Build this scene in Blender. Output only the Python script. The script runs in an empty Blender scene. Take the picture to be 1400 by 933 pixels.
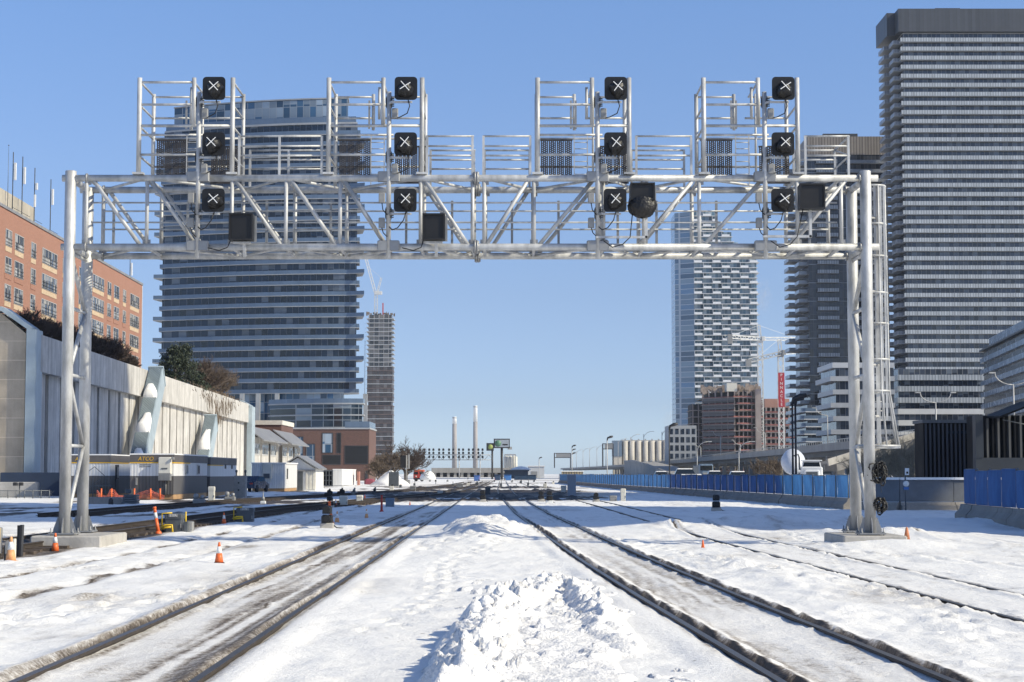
import bpy, math, random
import numpy as np
from mathutils import Vector
R = math.radians
PI = math.pi

# ------------------------------------------------------------------ camera
SC = bpy.context.scene
COL = SC.collection
F, CH, HOR = 2450.0, 1.7, 648.0          # focal length in px of a 1400 px wide frame, eye height, horizon row
PITCH = math.atan((HOR - 466.5) / F)
cam_d = bpy.data.cameras.new('camera')
cam_d.sensor_width = 36.0
cam_d.lens = F / 1400 * 36.0
cam_d.clip_start = 0.2
cam_d.clip_end = 20000
cam = bpy.data.objects.new('camera', cam_d)
COL.objects.link(cam)
cam.location = (0, 0, CH)
cam.rotation_euler = (PI / 2 + PITCH, 0, 0)
SC.camera = cam

# ------------------------------------------------------------------ daylight
SUN_EL, SUN_BACK = 34.0, 19.0            # elevation; degrees behind the camera, from due right
w = bpy.data.worlds.new('World')
SC.world = w
w.use_nodes = True
nt = w.node_tree
sky = nt.nodes.new('ShaderNodeTexSky')
sky.sky_type = 'NISHITA'
sky.sun_disc = False
sky.sun_elevation = R(SUN_EL)
sky.sun_rotation = R(90 + SUN_BACK)
sky.altitude = 100
sky.air_density = 0.65
sky.dust_density = 0.6
sky.ozone_density = 4.0
bg = nt.nodes['Background']
bg.inputs['Strength'].default_value = 0.14
# the winter air this day: a paler blue band low in the sky
gm = nt.nodes.new('ShaderNodeTexCoord')
gs = nt.nodes.new('ShaderNodeSeparateXYZ')
nt.links.new(gm.outputs['Generated'], gs.inputs[0])
gr = nt.nodes.new('ShaderNodeValToRGB')
nt.links.new(gs.outputs[2], gr.inputs[0])
_e = gr.color_ramp.elements
_e[0].position, _e[0].color = 0.0, (1.02, 1.05, 1.19, 1)
_e[1].position, _e[1].color = 0.26, (1.108, 1.141, 1.169, 1)
for _p, _c in ((0.039, (0.83, 0.79, 0.855, 1)), (0.10, (0.90, 0.827, 0.835, 1)), (0.168, (1.038, 0.983, 0.976, 1))):
    _e.new(_p).color = _c
gx = nt.nodes.new('ShaderNodeMix')
gx.data_type = 'RGBA'
gx.blend_type = 'MULTIPLY'
gx.inputs[0].default_value = 1.0
nt.links.new(sky.outputs[0], gx.inputs[6])
nt.links.new(gr.outputs[0], gx.inputs[7])
nt.links.new(gx.outputs[2], bg.inputs[0])
sun_d = bpy.data.lights.new('sun', 'SUN')
sun_d.energy = 4.3
sun_d.angle = R(0.5)
sun_d.color = (1.0, 0.91, 0.70)
sun = bpy.data.objects.new('sun', sun_d)
COL.objects.link(sun)
ts = Vector((math.cos(R(SUN_EL)) * math.cos(R(SUN_BACK)), -math.cos(R(SUN_EL)) * math.sin(R(SUN_BACK)), math.sin(R(SUN_EL))))
sun.rotation_euler = ts.to_track_quat('Z', 'Y').to_euler()
SC.view_settings.view_transform = 'Standard'
SC.view_settings.look = 'None'
SC.view_settings.exposure = 0.3
SC.view_settings.gamma = 1.0
SC.view_settings.use_curve_mapping = False
SC.cycles.use_denoising = True
SC.cycles.max_bounces = 6
SC.cycles.volume_bounces = 0
SC.cycles.transparent_max_bounces = 12


def P(px, py, Y):
    """Point at depth Y along the measured sight line (px, py of the 1400x933 survey frame)."""
    c, s = math.cos(PITCH), math.sin(PITCH)
    u = 466.5 - py
    d = Vector((px - 700.0, F * c - u * s, F * s + u * c))
    t = Y / d.y
    return Vector((d.x * t, Y, CH + d.z * t))


def GX(px, Y):
    return (px - 700.0) / F * Y


def GZ(py, Y):
    return P(700, py, Y).z


def GY(py):
    """Distance of a ground point seen at row py."""
    return CH * F / (py - HOR)


# ------------------------------------------------------------------ mesh builder
ORG = {}


class MB:
    def __init__(s):
        s.v, s.f, s.sm, s.mi, s.m = [], [], [], [], 0

    def add(s, vs, fs, smooth=False):
        b = len(s.v)
        s.v.extend([tuple(p) for p in vs])
        for q in fs:
            s.f.append(tuple(b + i for i in q))
            s.sm.append(smooth)
            s.mi.append(s.m)
        return s

    def box(s, c, size, rz=0.0, rx=0.0, ry=0.0):
        hx, hy, hz = size[0] / 2, size[1] / 2, size[2] / 2
        cz, sz = math.cos(rz), math.sin(rz)
        cx, sx = math.cos(rx), math.sin(rx)
        cy, sy = math.cos(ry), math.sin(ry)
        vs = []
        for x, y, z in ((-hx, -hy, -hz), (hx, -hy, -hz), (hx, hy, -hz), (-hx, hy, -hz), (-hx, -hy, hz), (hx, -hy, hz), (hx, hy, hz), (-hx, hy, hz)):
            y, z = y * cx - z * sx, y * sx + z * cx
            x, z = x * cy + z * sy, -x * sy + z * cy
            x, y = x * cz - y * sz, x * sz + y * cz
            vs.append((c[0] + x, c[1] + y, c[2] + z))
        return s.add(vs, [(0, 3, 2, 1), (4, 5, 6, 7), (0, 1, 5, 4), (1, 2, 6, 5), (2, 3, 7, 6), (3, 0, 4, 7)])

    def span(s, a, b):
        """Axis-aligned box from corner a to corner b."""
        return s.box([(a[i] + b[i]) / 2 for i in range(3)], [abs(b[i] - a[i]) for i in range(3)])

    def cbox(s, c, size, ch=0.02, rz=0.0):
        """Box with chamfered vertical and top edges."""
        hx, hy, hz = size[0] / 2, size[1] / 2, size[2] / 2
        cz, sz = math.cos(rz), math.sin(rz)

        def ring(ex, ey, z):
            k = ch
            pts = [(-ex + k, -ey), (ex - k, -ey), (ex, -ey + k), (ex, ey - k), (ex - k, ey), (-ex + k, ey), (-ex, ey - k), (-ex, -ey + k)]
            return [(c[0] + x * cz - y * sz, c[1] + x * sz + y * cz, c[2] + z) for x, y in pts]
        vs = ring(hx, hy, -hz) + ring(hx, hy, hz - ch) + ring(hx - ch, hy - ch, hz)
        fs = [tuple(range(7, -1, -1)), tuple(range(16, 24))]
        for r in (0, 8):
            for i in range(8):
                j = (i + 1) % 8
                fs.append((r + i, r + j, r + 8 + j, r + 8 + i))
        return s.add(vs, fs)

    def bar(s, p0, p1, wd, hg, up=(0, 0, 1)):
        p0, p1 = Vector(p0), Vector(p1)
        d = (p1 - p0).normalized()
        u = Vector(up)
        if abs(d.dot(u)) > 0.98:
            u = Vector((0, 1, 0))
        r = d.cross(u).normalized()
        u = r.cross(d).normalized()
        vs = []
        for p in (p0, p1):
            for a, b in ((-1, -1), (1, -1), (1, 1), (-1, 1)):
                vs.append(p + r * (a * wd / 2) + u * (b * hg / 2))
        return s.add(vs, [(0, 3, 2, 1), (4, 5, 6, 7), (0, 1, 5, 4), (1, 2, 6, 5), (2, 3, 7, 6), (3, 0, 4, 7)])

    def path(s, pts, r, n=8, caps=True, smooth=True):
        pts = [Vector(p) for p in pts]
        rs = r if isinstance(r, (list, tuple)) else [r] * len(pts)
        vs, prev = [], None
        for i, p in enumerate(pts):
            d = (pts[min(i + 1, len(pts) - 1)] - pts[max(i - 1, 0)]).normalized()
            if prev is None:
                u = Vector((0, 0, 1)) if abs(d.z) < 0.95 else Vector((0, 1, 0))
                a = d.cross(u).normalized()
            else:
                a = (prev - d * prev.dot(d)).normalized()
            prev = a
            b = d.cross(a)
            for k in range(n):
                t = 2 * PI * k / n
                vs.append(p + (a * math.cos(t) + b * math.sin(t)) * rs[i])
        fs = []
        for i in range(len(pts) - 1):
            for k in range(n):
                j = (k + 1) % n
                fs.append((i * n + k, i * n + j, (i + 1) * n + j, (i + 1) * n + k))
        s.add(vs, fs, smooth)
        if caps and n > 2:
            b = len(s.v) - len(vs)
            e = b + (len(pts) - 1) * n
            s.f.append(tuple(b + k for k in range(n - 1, -1, -1)))
            s.f.append(tuple(e + k for k in range(n)))
            s.sm += [False, False]
            s.mi += [s.m, s.m]
        return s

    def tube(s, p0, p1, r, r2=None, n=10):
        return s.path([p0, p1], [r, r if r2 is None else r2], n)

    def prism(s, poly, z0, z1, caps=True):
        n = len(poly)
        vs = [(x, y, z0) for x, y in poly] + [(x, y, z1) for x, y in poly]
        fs = [(i, (i + 1) % n, n + (i + 1) % n, n + i) for i in range(n)]
        if caps:
            fs += [tuple(range(n - 1, -1, -1)), tuple(range(n, 2 * n))]
        return s.add(vs, fs)

    def sheet(s, poly3, t):
        """Polygon in 3D given a thickness vector."""
        n = len(poly3)
        t = Vector(t)
        a = [Vector(p) for p in poly3]
        vs = a + [p + t for p in a]
        fs = [(i, (i + 1) % n, n + (i + 1) % n, n + i) for i in range(n)] + [tuple(range(n - 1, -1, -1)), tuple(range(n, 2 * n))]
        return s.add(vs, fs)

    def lathe(s, prof, c=(0, 0, 0), n=16, axis='z', smooth=True):
        vs, fs = [], []
        for r, z in prof:
            for k in range(n):
                t = 2 * PI * k / n
                a, b = r * math.cos(t), r * math.sin(t)
                vs.append((c[0] + a, c[1] + b, c[2] + z) if axis == 'z' else (c[0] + a, c[1] - z, c[2] + b))
        for i in range(len(prof) - 1):
            for k in range(n):
                j = (k + 1) % n
                fs.append((i * n + k, i * n + j, (i + 1) * n + j, (i + 1) * n + k))
        m = len(prof) - 1
        s.add(vs, fs, smooth)
        b = len(s.v) - len(vs)
        for ring, rev in ((0, True), (m, False)):
            if prof[ring][0] > 1e-4:
                q = [b + ring * n + k for k in range(n)]
                s.f.append(tuple(q[::-1] if rev else q))
                s.sm.append(False)
                s.mi.append(s.m)
        return s

    def build(s, name, mats, parent=None, world=True, loc=None, rz=0.0):
        me = bpy.data.meshes.new(name)
        o = bpy.data.objects.new(name, me)
        COL.objects.link(o)
        org = ORG.get(parent.name, (0, 0, 0)) if parent is not None and world else (0, 0, 0)
        vs = s.v if org == (0, 0, 0) else [(x - org[0], y - org[1], z - org[2]) for x, y, z in s.v]
        me.from_pydata(vs, [], s.f)
        me.polygons.foreach_set('use_smooth', s.sm)
        if not isinstance(mats, (list, tuple)):
            mats = [mats]
        for m in mats:
            me.materials.append(m)
        if len(mats) > 1:
            me.polygons.foreach_set('material_index', s.mi)
        me.update()
        if parent is not None:
            o.parent = parent
            ORG[o.name] = ORG.get(parent.name, (0, 0, 0)) if world else (0, 0, 0)
        if loc is not None:
            o.location = loc
        o.rotation_euler.z = rz
        return o


def tag(o, label=None, cat=None, group=None, kind=None):
    for k, v in (('label', label), ('category', cat), ('group', group), ('kind', kind)):
        if v:
            o[k] = v
    return o


def thing(name, label, cat, loc=(0, 0, 0), rz=0.0, group=None, kind=None, world=False):
    """An Empty at the thing's base; its parts are its children. world=True: the parts are given in world coordinates."""
    o = bpy.data.objects.new(name, None)
    COL.objects.link(o)
    o.location = loc
    o.rotation_euler.z = rz
    ORG[o.name] = tuple(loc) if world else (0, 0, 0)
    return tag(o, label, cat, group, kind)


def dup(root, loc, rz=None, label=None, group=None, scale=None):
    def cp(o, parent):
        c = o.copy()
        COL.objects.link(c)
        c.parent = parent
        for ch in kids.get(o.name, []):
            cp(ch, c)
        return c
    kids = {}
    stack = [root]
    while stack:
        q = stack.pop()
        kids[q.name] = list(q.children)
        stack += kids[q.name]
    r = cp(root, None)
    r.location = loc
    if rz is not None:
        r.rotation_euler.z = rz
    if scale:
        r.scale = (scale,) * 3
    if label:
        r['label'] = label
    if group:
        r['group'] = group
    return r


def text(name, body, size, mat, parent, loc, rot=(PI / 2, 0, 0), extrude=0.004, shear=0.0, align='CENTER', space=1.0):
    cu = bpy.data.curves.new(name, 'FONT')
    cu.body = body
    cu.size = size
    cu.extrude = extrude
    cu.shear = shear
    cu.align_x = align
    cu.space_line = space
    o = bpy.data.objects.new(name, cu)
    COL.objects.link(o)
    cu.materials.append(mat)
    o.parent = parent
    g = ORG.get(parent.name, (0, 0, 0)) if parent else (0, 0, 0)
    o.location = (loc[0] - g[0], loc[1] - g[1], loc[2] - g[2])
    o.rotation_euler = rot
    bpy.context.view_layer.update()
    me = bpy.data.meshes.new_from_object(o.evaluated_get(bpy.context.evaluated_depsgraph_get()))
    q = bpy.data.objects.new(name, me)
    COL.objects.link(q)
    q.parent, q.location, q.rotation_euler = parent, o.location.copy(), rot
    if not me.materials:
        me.materials.append(mat)
    bpy.data.objects.remove(o)
    return q


ORD = ['first', 'second', 'third', 'fourth', 'fifth', 'sixth', 'seventh', 'eighth', 'ninth', 'tenth', 'eleventh', 'twelfth', 'thirteenth', 'fourteenth', 'fifteenth', 'sixteenth', 'seventeenth', 'eighteenth', 'nineteenth', 'twentieth']


# ------------------------------------------------------------------ materials
def lin(c):
    return tuple(c) + (1.0,)


def new_mat(name):
    m = bpy.data.materials.new(name)
    m.use_nodes = True
    t = m.node_tree
    return m, t, t.nodes['Principled BSDF']


def node(t, kind, ins=None, **kw):
    n = t.nodes.new(kind)
    for k, v in kw.items():
        setattr(n, k, v)
    for k, v in (ins or {}).items():
        if hasattr(v, 'is_output') or isinstance(v, bpy.types.NodeSocket):
            t.links.new(v, n.inputs[k])
        else:
            n.inputs[k].default_value = v
    return n


def math_n(t, op, a, b=None, clamp=False):
    n = t.nodes.new('ShaderNodeMath')
    n.operation = op
    n.use_clamp = clamp
    for i, v in enumerate((a, b)):
        if v is None:
            continue
        if isinstance(v, bpy.types.NodeSocket):
            t.links.new(v, n.inputs[i])
        else:
            n.inputs[i].default_value = v
    return n.outputs[0]


def mix_c(t, fac, a, b):
    n = t.nodes.new('ShaderNodeMix')
    n.data_type = 'RGBA'
    for i, v in ((0, fac), (6, a), (7, b)):
        if isinstance(v, bpy.types.NodeSocket):
            t.links.new(v, n.inputs[i])
        else:
            n.inputs[i].default_value = v if i == 0 else (lin(v) if len(v) == 3 else v)
    return n.outputs[2]


def M(name, col, rough=0.6, metal=0.0, var=0.18, scale=2.0, bump=0.0, bscale=25.0, stretch=None, col2=None, spec=0.5, fine=0.0):
    """A plain surface with uneven colour, uneven gloss and a fine bump."""
    m, t, b = new_mat(name)
    tc = node(t, 'ShaderNodeTexCoord')
    vec = tc.outputs['Object']
    if stretch:
        mp = node(t, 'ShaderNodeMapping', {'Vector': vec, 'Scale': stretch})
        vec = mp.outputs[0]
    n1 = node(t, 'ShaderNodeTexNoise', {'Vector': vec, 'Scale': scale, 'Detail': 6.0, 'Roughness': 0.65})
    lo = [c * (1 - var) for c in col]
    hi = [min(1.0, c * (1 + var)) for c in (col2 or col)]
    rp = node(t, 'ShaderNodeMapRange', {'Value': n1.outputs['Fac'], 'From Min': 0.32, 'From Max': 0.68})
    c = mix_c(t, rp.outputs[0], lo, hi)
    t.links.new(c, b.inputs['Base Color'])
    rr = node(t, 'ShaderNodeMapRange', {'Value': n1.outputs['Fac'], 'From Min': 0.3, 'From Max': 0.7, 'To Min': max(0.02, rough - 0.08), 'To Max': min(1, rough + 0.08)})
    t.links.new(rr.outputs[0], b.inputs['Roughness'])
    b.inputs['Metallic'].default_value = metal
    b.inputs['Specular IOR Level'].default_value = spec
    if bump > 0:
        n2 = node(t, 'ShaderNodeTexNoise', {'Vector': vec, 'Scale': bscale, 'Detail': 4.0})
        bp = node(t, 'ShaderNodeBump', {'Strength': bump, 'Distance': 0.05, 'Height': n2.outputs['Fac']})
        t.links.new(bp.outputs[0], b.inputs['Normal'])
    return m


def facade(name, cw, ch, glass=(0.012, 0.017, 0.024), light=(0.16, 0.17, 0.18), share=0.2, frame=(0.2, 0.21, 0.22), fw=0.05, fh=0.0, rough=0.06, tilt=0.035, metal=0.0, v0=0.0, light2=None):
    """Window wall: panes cell by cell (dark glass, drawn blinds), frames between, each pane set at its own slight tilt."""
    m, t, b = new_mat(name)
    tc = node(t, 'ShaderNodeTexCoord')
    sp = node(t, 'ShaderNodeSeparateXYZ', {0: tc.outputs['Object']})
    u = math_n(t, 'DIVIDE', math_n(t, 'ADD', sp.outputs[0], sp.outputs[1]), cw)
    v = math_n(t, 'DIVIDE', math_n(t, 'ADD', sp.outputs[2], v0), ch)
    fu, fv = math_n(t, 'FLOOR', u), math_n(t, 'FLOOR', v)
    cell = node(t, 'ShaderNodeCombineXYZ', {0: fu, 1: fv})
    wn = node(t, 'ShaderNodeTexWhiteNoise', {'Vector': cell.outputs[0]}, noise_dimensions='3D')
    isl = math_n(t, 'LESS_THAN', wn.outputs['Value'], share)
    sub = node(t, 'ShaderNodeSeparateColor', {0: wn.outputs['Color']})
    blind = mix_c(t, sub.outputs[1], light, light2 or [c * 0.45 for c in light])
    dark = mix_c(t, sub.outputs[2], glass, [min(1, c * 2.6) for c in glass])
    # a blind pulled part of the way down
    part = math_n(t, 'GREATER_THAN', math_n(t, 'FRACT', v), math_n(t, 'MULTIPLY', sub.outputs[0], 0.6))
    c1 = mix_c(t, math_n(t, 'MULTIPLY', isl, part), dark, blind)
    mu = math_n(t, 'LESS_THAN', math_n(t, 'FRACT', u), fw)
    mv = math_n(t, 'LESS_THAN', math_n(t, 'FRACT', v), fh)
    fr = math_n(t, 'MAXIMUM', mu, mv)
    c2 = mix_c(t, fr, c1, frame)
    t.links.new(c2, b.inputs['Base Color'])
    rg = math_n(t, 'ADD', math_n(t, 'MULTIPLY', fr, 0.4), rough)
    t.links.new(rg, b.inputs['Roughness'])
    b.inputs['Metallic'].default_value = metal
    b.inputs['IOR'].default_value = 1.6
    g = node(t, 'ShaderNodeNewGeometry')
    off = node(t, 'ShaderNodeVectorMath', {0: wn.outputs['Color'], 1: (0.5, 0.5, 0.5)}, operation='SUBTRACT')
    sc = node(t, 'ShaderNodeVectorMath', {0: off.outputs[0], 'Scale': tilt}, operation='SCALE')
    ad = node(t, 'ShaderNodeVectorMath', {0: g.outputs['Normal'], 1: sc.outputs[0]}, operation='ADD')
    nm = node(t, 'ShaderNodeVectorMath', {0: ad.outputs[0]}, operation='NORMALIZE')
    t.links.new(nm.outputs[0], b.inputs['Normal'])
    return m


def striped(name, a, bcol, wd, duty=0.5, rough=0.4, metal=0.0, axis='u', bump=0.0, noise=0.25):
    """Ribs, pickets or courses: two tones alternating along u (x + y) or z, a little uneven."""
    m, t, b = new_mat(name)
    tc = node(t, 'ShaderNodeTexCoord')
    sp = node(t, 'ShaderNodeSeparateXYZ', {0: tc.outputs['Object']})
    u = math_n(t, 'DIVIDE', math_n(t, 'ADD', sp.outputs[0], sp.outputs[1]) if axis == 'u' else sp.outputs[2], wd)
    wn = node(t, 'ShaderNodeTexWhiteNoise', {'W': math_n(t, 'FLOOR', u)}, noise_dimensions='1D')
    k = math_n(t, 'LESS_THAN', math_n(t, 'FRACT', u), duty)
    nz = node(t, 'ShaderNodeTexNoise', {'Vector': tc.outputs['Object'], 'Scale': 0.6, 'Detail': 5.0})
    c = mix_c(t, k, bcol, a)
    val = math_n(t, 'ADD', math_n(t, 'MULTIPLY', math_n(t, 'ADD', wn.outputs['Value'], nz.outputs['Fac']), noise), 1 - noise)
    mul = node(t, 'ShaderNodeMix', {0: 1.0, 6: c}, data_type='RGBA', blend_type='MULTIPLY')
    cc = node(t, 'ShaderNodeCombineColor', {0: val, 1: val, 2: val})
    t.links.new(cc.outputs[0], mul.inputs[7])
    t.links.new(mul.outputs[2], b.inputs['Base Color'])
    b.inputs['Roughness'].default_value = rough
    b.inputs['Metallic'].default_value = metal
    if bump:
        tri = math_n(t, 'PINGPONG', u, 0.5)
        bp = node(t, 'ShaderNodeBump', {'Strength': bump, 'Distance': wd * 0.4, 'Height': tri})
        t.links.new(bp.outputs[0], b.inputs['Normal'])
    return m


def brick_mat(name, c1, c2, mortar, bw=0.3, rh=0.1, scale=1.0, rough=0.8):
    m, t, b = new_mat(name)
    tc = node(t, 'ShaderNodeTexCoord')
    sp = node(t, 'ShaderNodeSeparateXYZ', {0: tc.outputs['Object']})
    v = node(t, 'ShaderNodeCombineXYZ', {0: math_n(t, 'ADD', sp.outputs[0], sp.outputs[1]), 1: sp.outputs[2]})
    br = node(t, 'ShaderNodeTexBrick', {'Vector': v.outputs[0], 'Color1': lin(c1), 'Color2': lin(c2), 'Mortar': lin(mortar), 'Scale': scale, 'Mortar Size': 0.012, 'Brick Width': bw, 'Row Height': rh})
    nz = node(t, 'ShaderNodeTexNoise', {'Vector': tc.outputs['Object'], 'Scale': 0.25, 'Detail': 6.0})
    c = mix_c(t, math_n(t, 'MULTIPLY', nz.outputs['Fac'], 0.35), br.outputs[0], [x * 0.6 for x in c1])
    t.links.new(c, b.inputs['Base Color'])
    b.inputs['Roughness'].default_value = rough
    return m


def concrete(name, col, stain=0.5, scale=0.35, rough=0.85, bands=0.0):
    """Weathered concrete: patches, streaks running down and faint pour lines."""
    m, t, b = new_mat(name)
    tc = node(t, 'ShaderNodeTexCoord')
    o = tc.outputs['Object']
    n1 = node(t, 'ShaderNodeTexNoise', {'Vector': o, 'Scale': scale, 'Detail': 8.0, 'Roughness': 0.7})
    mp = node(t, 'ShaderNodeMapping', {'Vector': o, 'Scale': (1.6, 1.6, 0.08)})
    n2 = node(t, 'ShaderNodeTexNoise', {'Vector': mp.outputs[0], 'Scale': 1.0, 'Detail': 6.0, 'Roughness': 0.7})
    r1 = node(t, 'ShaderNodeMapRange', {'Value': n1.outputs['Fac'], 'From Min': 0.35, 'From Max': 0.68})
    r2 = node(t, 'ShaderNodeMapRange', {'Value': n2.outputs['Fac'], 'From Min': 0.46, 'From Max': 0.72})
    c = mix_c(t, r1.outputs[0], [x * 0.78 for x in col], [min(1, x * 1.12) for x in col])
    c = mix_c(t, math_n(t, 'MULTIPLY', r2.outputs[0], stain), c, [x * 0.38 for x in col])
    if bands:
        sp = node(t, 'ShaderNodeSeparateXYZ', {0: o})
        wn = node(t, 'ShaderNodeTexWhiteNoise', {'W': math_n(t, 'FLOOR', math_n(t, 'DIVIDE', sp.outputs[2], bands))}, noise_dimensions='1D')
        jn = math_n(t, 'LESS_THAN', math_n(t, 'FRACT', math_n(t, 'DIVIDE', sp.outputs[2], bands)), 0.035)
        c = mix_c(t, math_n(t, 'MULTIPLY', wn.outputs['Value'], 0.3), c, [x * 0.62 for x in col])
        c = mix_c(t, math_n(t, 'MULTIPLY', jn, 0.6), c, [min(1, x * 1.5) for x in col])
    t.links.new(c, b.inputs['Base Color'])
    b.inputs['Roughness'].default_value = rough
    n3 = node(t, 'ShaderNodeTexNoise', {'Vector': o, 'Scale': 9.0, 'Detail': 5.0})
    bp = node(t, 'ShaderNodeBump', {'Strength': 0.25, 'Distance': 0.05, 'Height': n3.outputs['Fac']})
    t.links.new(bp.outputs[0], b.inputs['Normal'])
    return m


STEEL = M('galvanised steel', (0.46, 0.465, 0.465), 0.52, 0.25, 0.34, 3.2, 0.08, 30, stretch=(1, 1, 0.35))
STEEL_D = M('dull galvanised steel', (0.29, 0.295, 0.30), 0.5, 0.4, 0.15, 3)
GRILLE = M('dark perforated steel', (0.055, 0.05, 0.05), 0.6, 0.3, 0.2, 5)
BLACK = M('black painted sheet', (0.007, 0.007, 0.008), 0.5, 0, 0.25, 6)
BAG = M('black plastic bag', (0.006, 0.006, 0.007), 0.42, 0, 0.3, 8, 0.9, 9)
TAPE = M('white tape', (0.8, 0.8, 0.78), 0.5, 0, 0.06, 10)
GREYBOX = M('grey cast box', (0.26, 0.26, 0.255), 0.5, 0.1, 0.15, 4)
CABLE = M('black cable', (0.012, 0.012, 0.013), 0.5, 0, 0.2, 8)
CONC = concrete('footing concrete', (0.44, 0.42, 0.39), 0.25, 1.2)
CONC_D = concrete('barrier concrete', (0.30, 0.275, 0.245), 0.4, 0.8)
SNOW = M('snow', (0.87, 0.86, 0.84), 0.65, 0, 0.03, 3, 0.35, 14)
ORANGE = M('orange plastic', (0.78, 0.15, 0.035), 0.45, 0, 0.2, 6)
ORANGE_F = M('faded orange plastic', (0.72, 0.36, 0.16), 0.6, 0, 0.2, 6)
REFL = M('white reflective sleeve', (0.75, 0.75, 0.73), 0.4, 0, 0.12, 9)
YELLOW = M('yellow paint', (0.72, 0.48, 0.03), 0.45, 0, 0.15, 8)
RAILM = M('worn rail steel', (0.13, 0.115, 0.10), 0.38, 0.7, 0.35, 4)
RUST = M('rusty rail side', (0.05, 0.04, 0.033), 0.75, 0.2, 0.35, 6)
TIMBER = M('old tie timber', (0.085, 0.065, 0.05), 0.85, 0, 0.4, 3, 0.4, 18)
DARKBOX = M('dark grey enamel', (0.075, 0.085, 0.095), 0.45, 0, 0.2, 4)
BLUEBOX = M('blue grey enamel', (0.12, 0.17, 0.23), 0.45, 0, 0.2, 4)
WHITE = M('white painted sheet', (0.74, 0.74, 0.72), 0.5, 0, 0.08, 2)
CREAM = M('cream paint', (0.62, 0.60, 0.53), 0.6, 0, 0.1, 2)
RED = M('red paint', (0.42, 0.045, 0.03), 0.45, 0, 0.2, 4)

# ================================================================== THE GROUND
rng = np.random.default_rng(7)
random.seed(11)


def vnoise(x, y, seed):
    """Smooth value noise on arrays."""
    xi, yi = np.floor(x).astype(np.int64), np.floor(y).astype(np.int64)
    fx, fy = x - xi, y - yi
    fx, fy = fx * fx * (3 - 2 * fx), fy * fy * (3 - 2 * fy)

    def h(a, b):
        n = (a * 374761393 + b * 668265263 + seed * 974711) & 0xFFFFFFFF
        n = ((n ^ (n >> 13)) * 1274126177) & 0xFFFFFFFF
        return ((n ^ (n >> 16)) & 0xFFFF) / 65535.0
    return (h(xi, yi) * (1 - fx) + h(xi + 1, yi) * fx) * (1 - fy) + (h(xi, yi + 1) * (1 - fx) + h(xi + 1, yi + 1) * fx) * fy


def fbm(x, y, seed, oct=4):
    s, a, tot = 0.0, 0.5, 0.0
    for k in range(oct):
        s = s + a * vnoise(x * 2 ** k + 17.3 * k, y * 2 ** k - 9.1 * k, seed + k)
        tot += a
        a *= 0.55
    return s / tot


def lumps(x, y, cell, seed, rmin=0.25, rmax=0.75, dens=0.7):
    """Heaped rounded chunks: a height field of hemispheres scattered on a jittered grid (unit = cell)."""
    out = np.zeros_like(x)
    gx, gy = np.floor(x / cell).astype(np.int64), np.floor(y / cell).astype(np.int64)
    for dx in (-1, 0, 1):
        for dy in (-1, 0, 1):
            a, b = gx + dx, gy + dy

            def h(k):
                n = (a * 374761393 + b * 668265263 + (seed + k) * 974711) & 0xFFFFFFFF
                n = ((n ^ (n >> 13)) * 1274126177) & 0xFFFFFFFF
                return ((n ^ (n >> 16)) & 0xFFFF) / 65535.0
            cx, cy = (a + h(1)) * cell, (b + h(2)) * cell
            r = cell * (rmin + (rmax - rmin) * h(3) ** 2)
            d2 = (x - cx) ** 2 + (y - cy) ** 2
            z = np.sqrt(np.maximum(r * r - d2, 0)) * (h(4) < dens)
            out = np.maximum(out, z)
    return out


def blocks(x, y, cell, seed, dens=0.6, tall=0.6):
    """Broken slabs and clods: tilted flat-topped lumps at random angles on a jittered grid."""
    out = np.zeros_like(x)
    gx, gy = np.floor(x / cell).astype(np.int64), np.floor(y / cell).astype(np.int64)
    for dx in (-1, 0, 1):
        for dy in (-1, 0, 1):
            a, b = gx + dx, gy + dy

            def h(k):
                n = (a * 374761393 + b * 668265263 + (seed + k) * 974711) & 0xFFFFFFFF
                n = ((n ^ (n >> 13)) * 1274126177) & 0xFFFFFFFF
                return ((n ^ (n >> 16)) & 0xFFFF) / 65535.0
            cx, cy, th = (a + h(1)) * cell, (b + h(2)) * cell, h(3) * 6.283
            u = ((x - cx) * np.cos(th) + (y - cy) * np.sin(th)) / cell
            v = (-(x - cx) * np.sin(th) + (y - cy) * np.cos(th)) / cell
            ru, rv = 0.18 + 0.42 * h(4), 0.15 + 0.32 * h(5)
            e = np.maximum(np.abs(u) / ru, np.abs(v) / rv)
            top = (0.35 + 0.65 * h(6)) * tall * cell * (1 + 1.1 * (h(7) - 0.5) * u / ru + 1.1 * (h(8) - 0.5) * v / rv)
            z = top * (1 - S(0.72, 1.0, e)) * (h(9) < dens)
            out = np.maximum(out, z)
    return out


def S(a, b, x):
    t = np.clip((x - a) / (b - a), 0, 1)
    return t * t * (3 - 2 * t)


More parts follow.
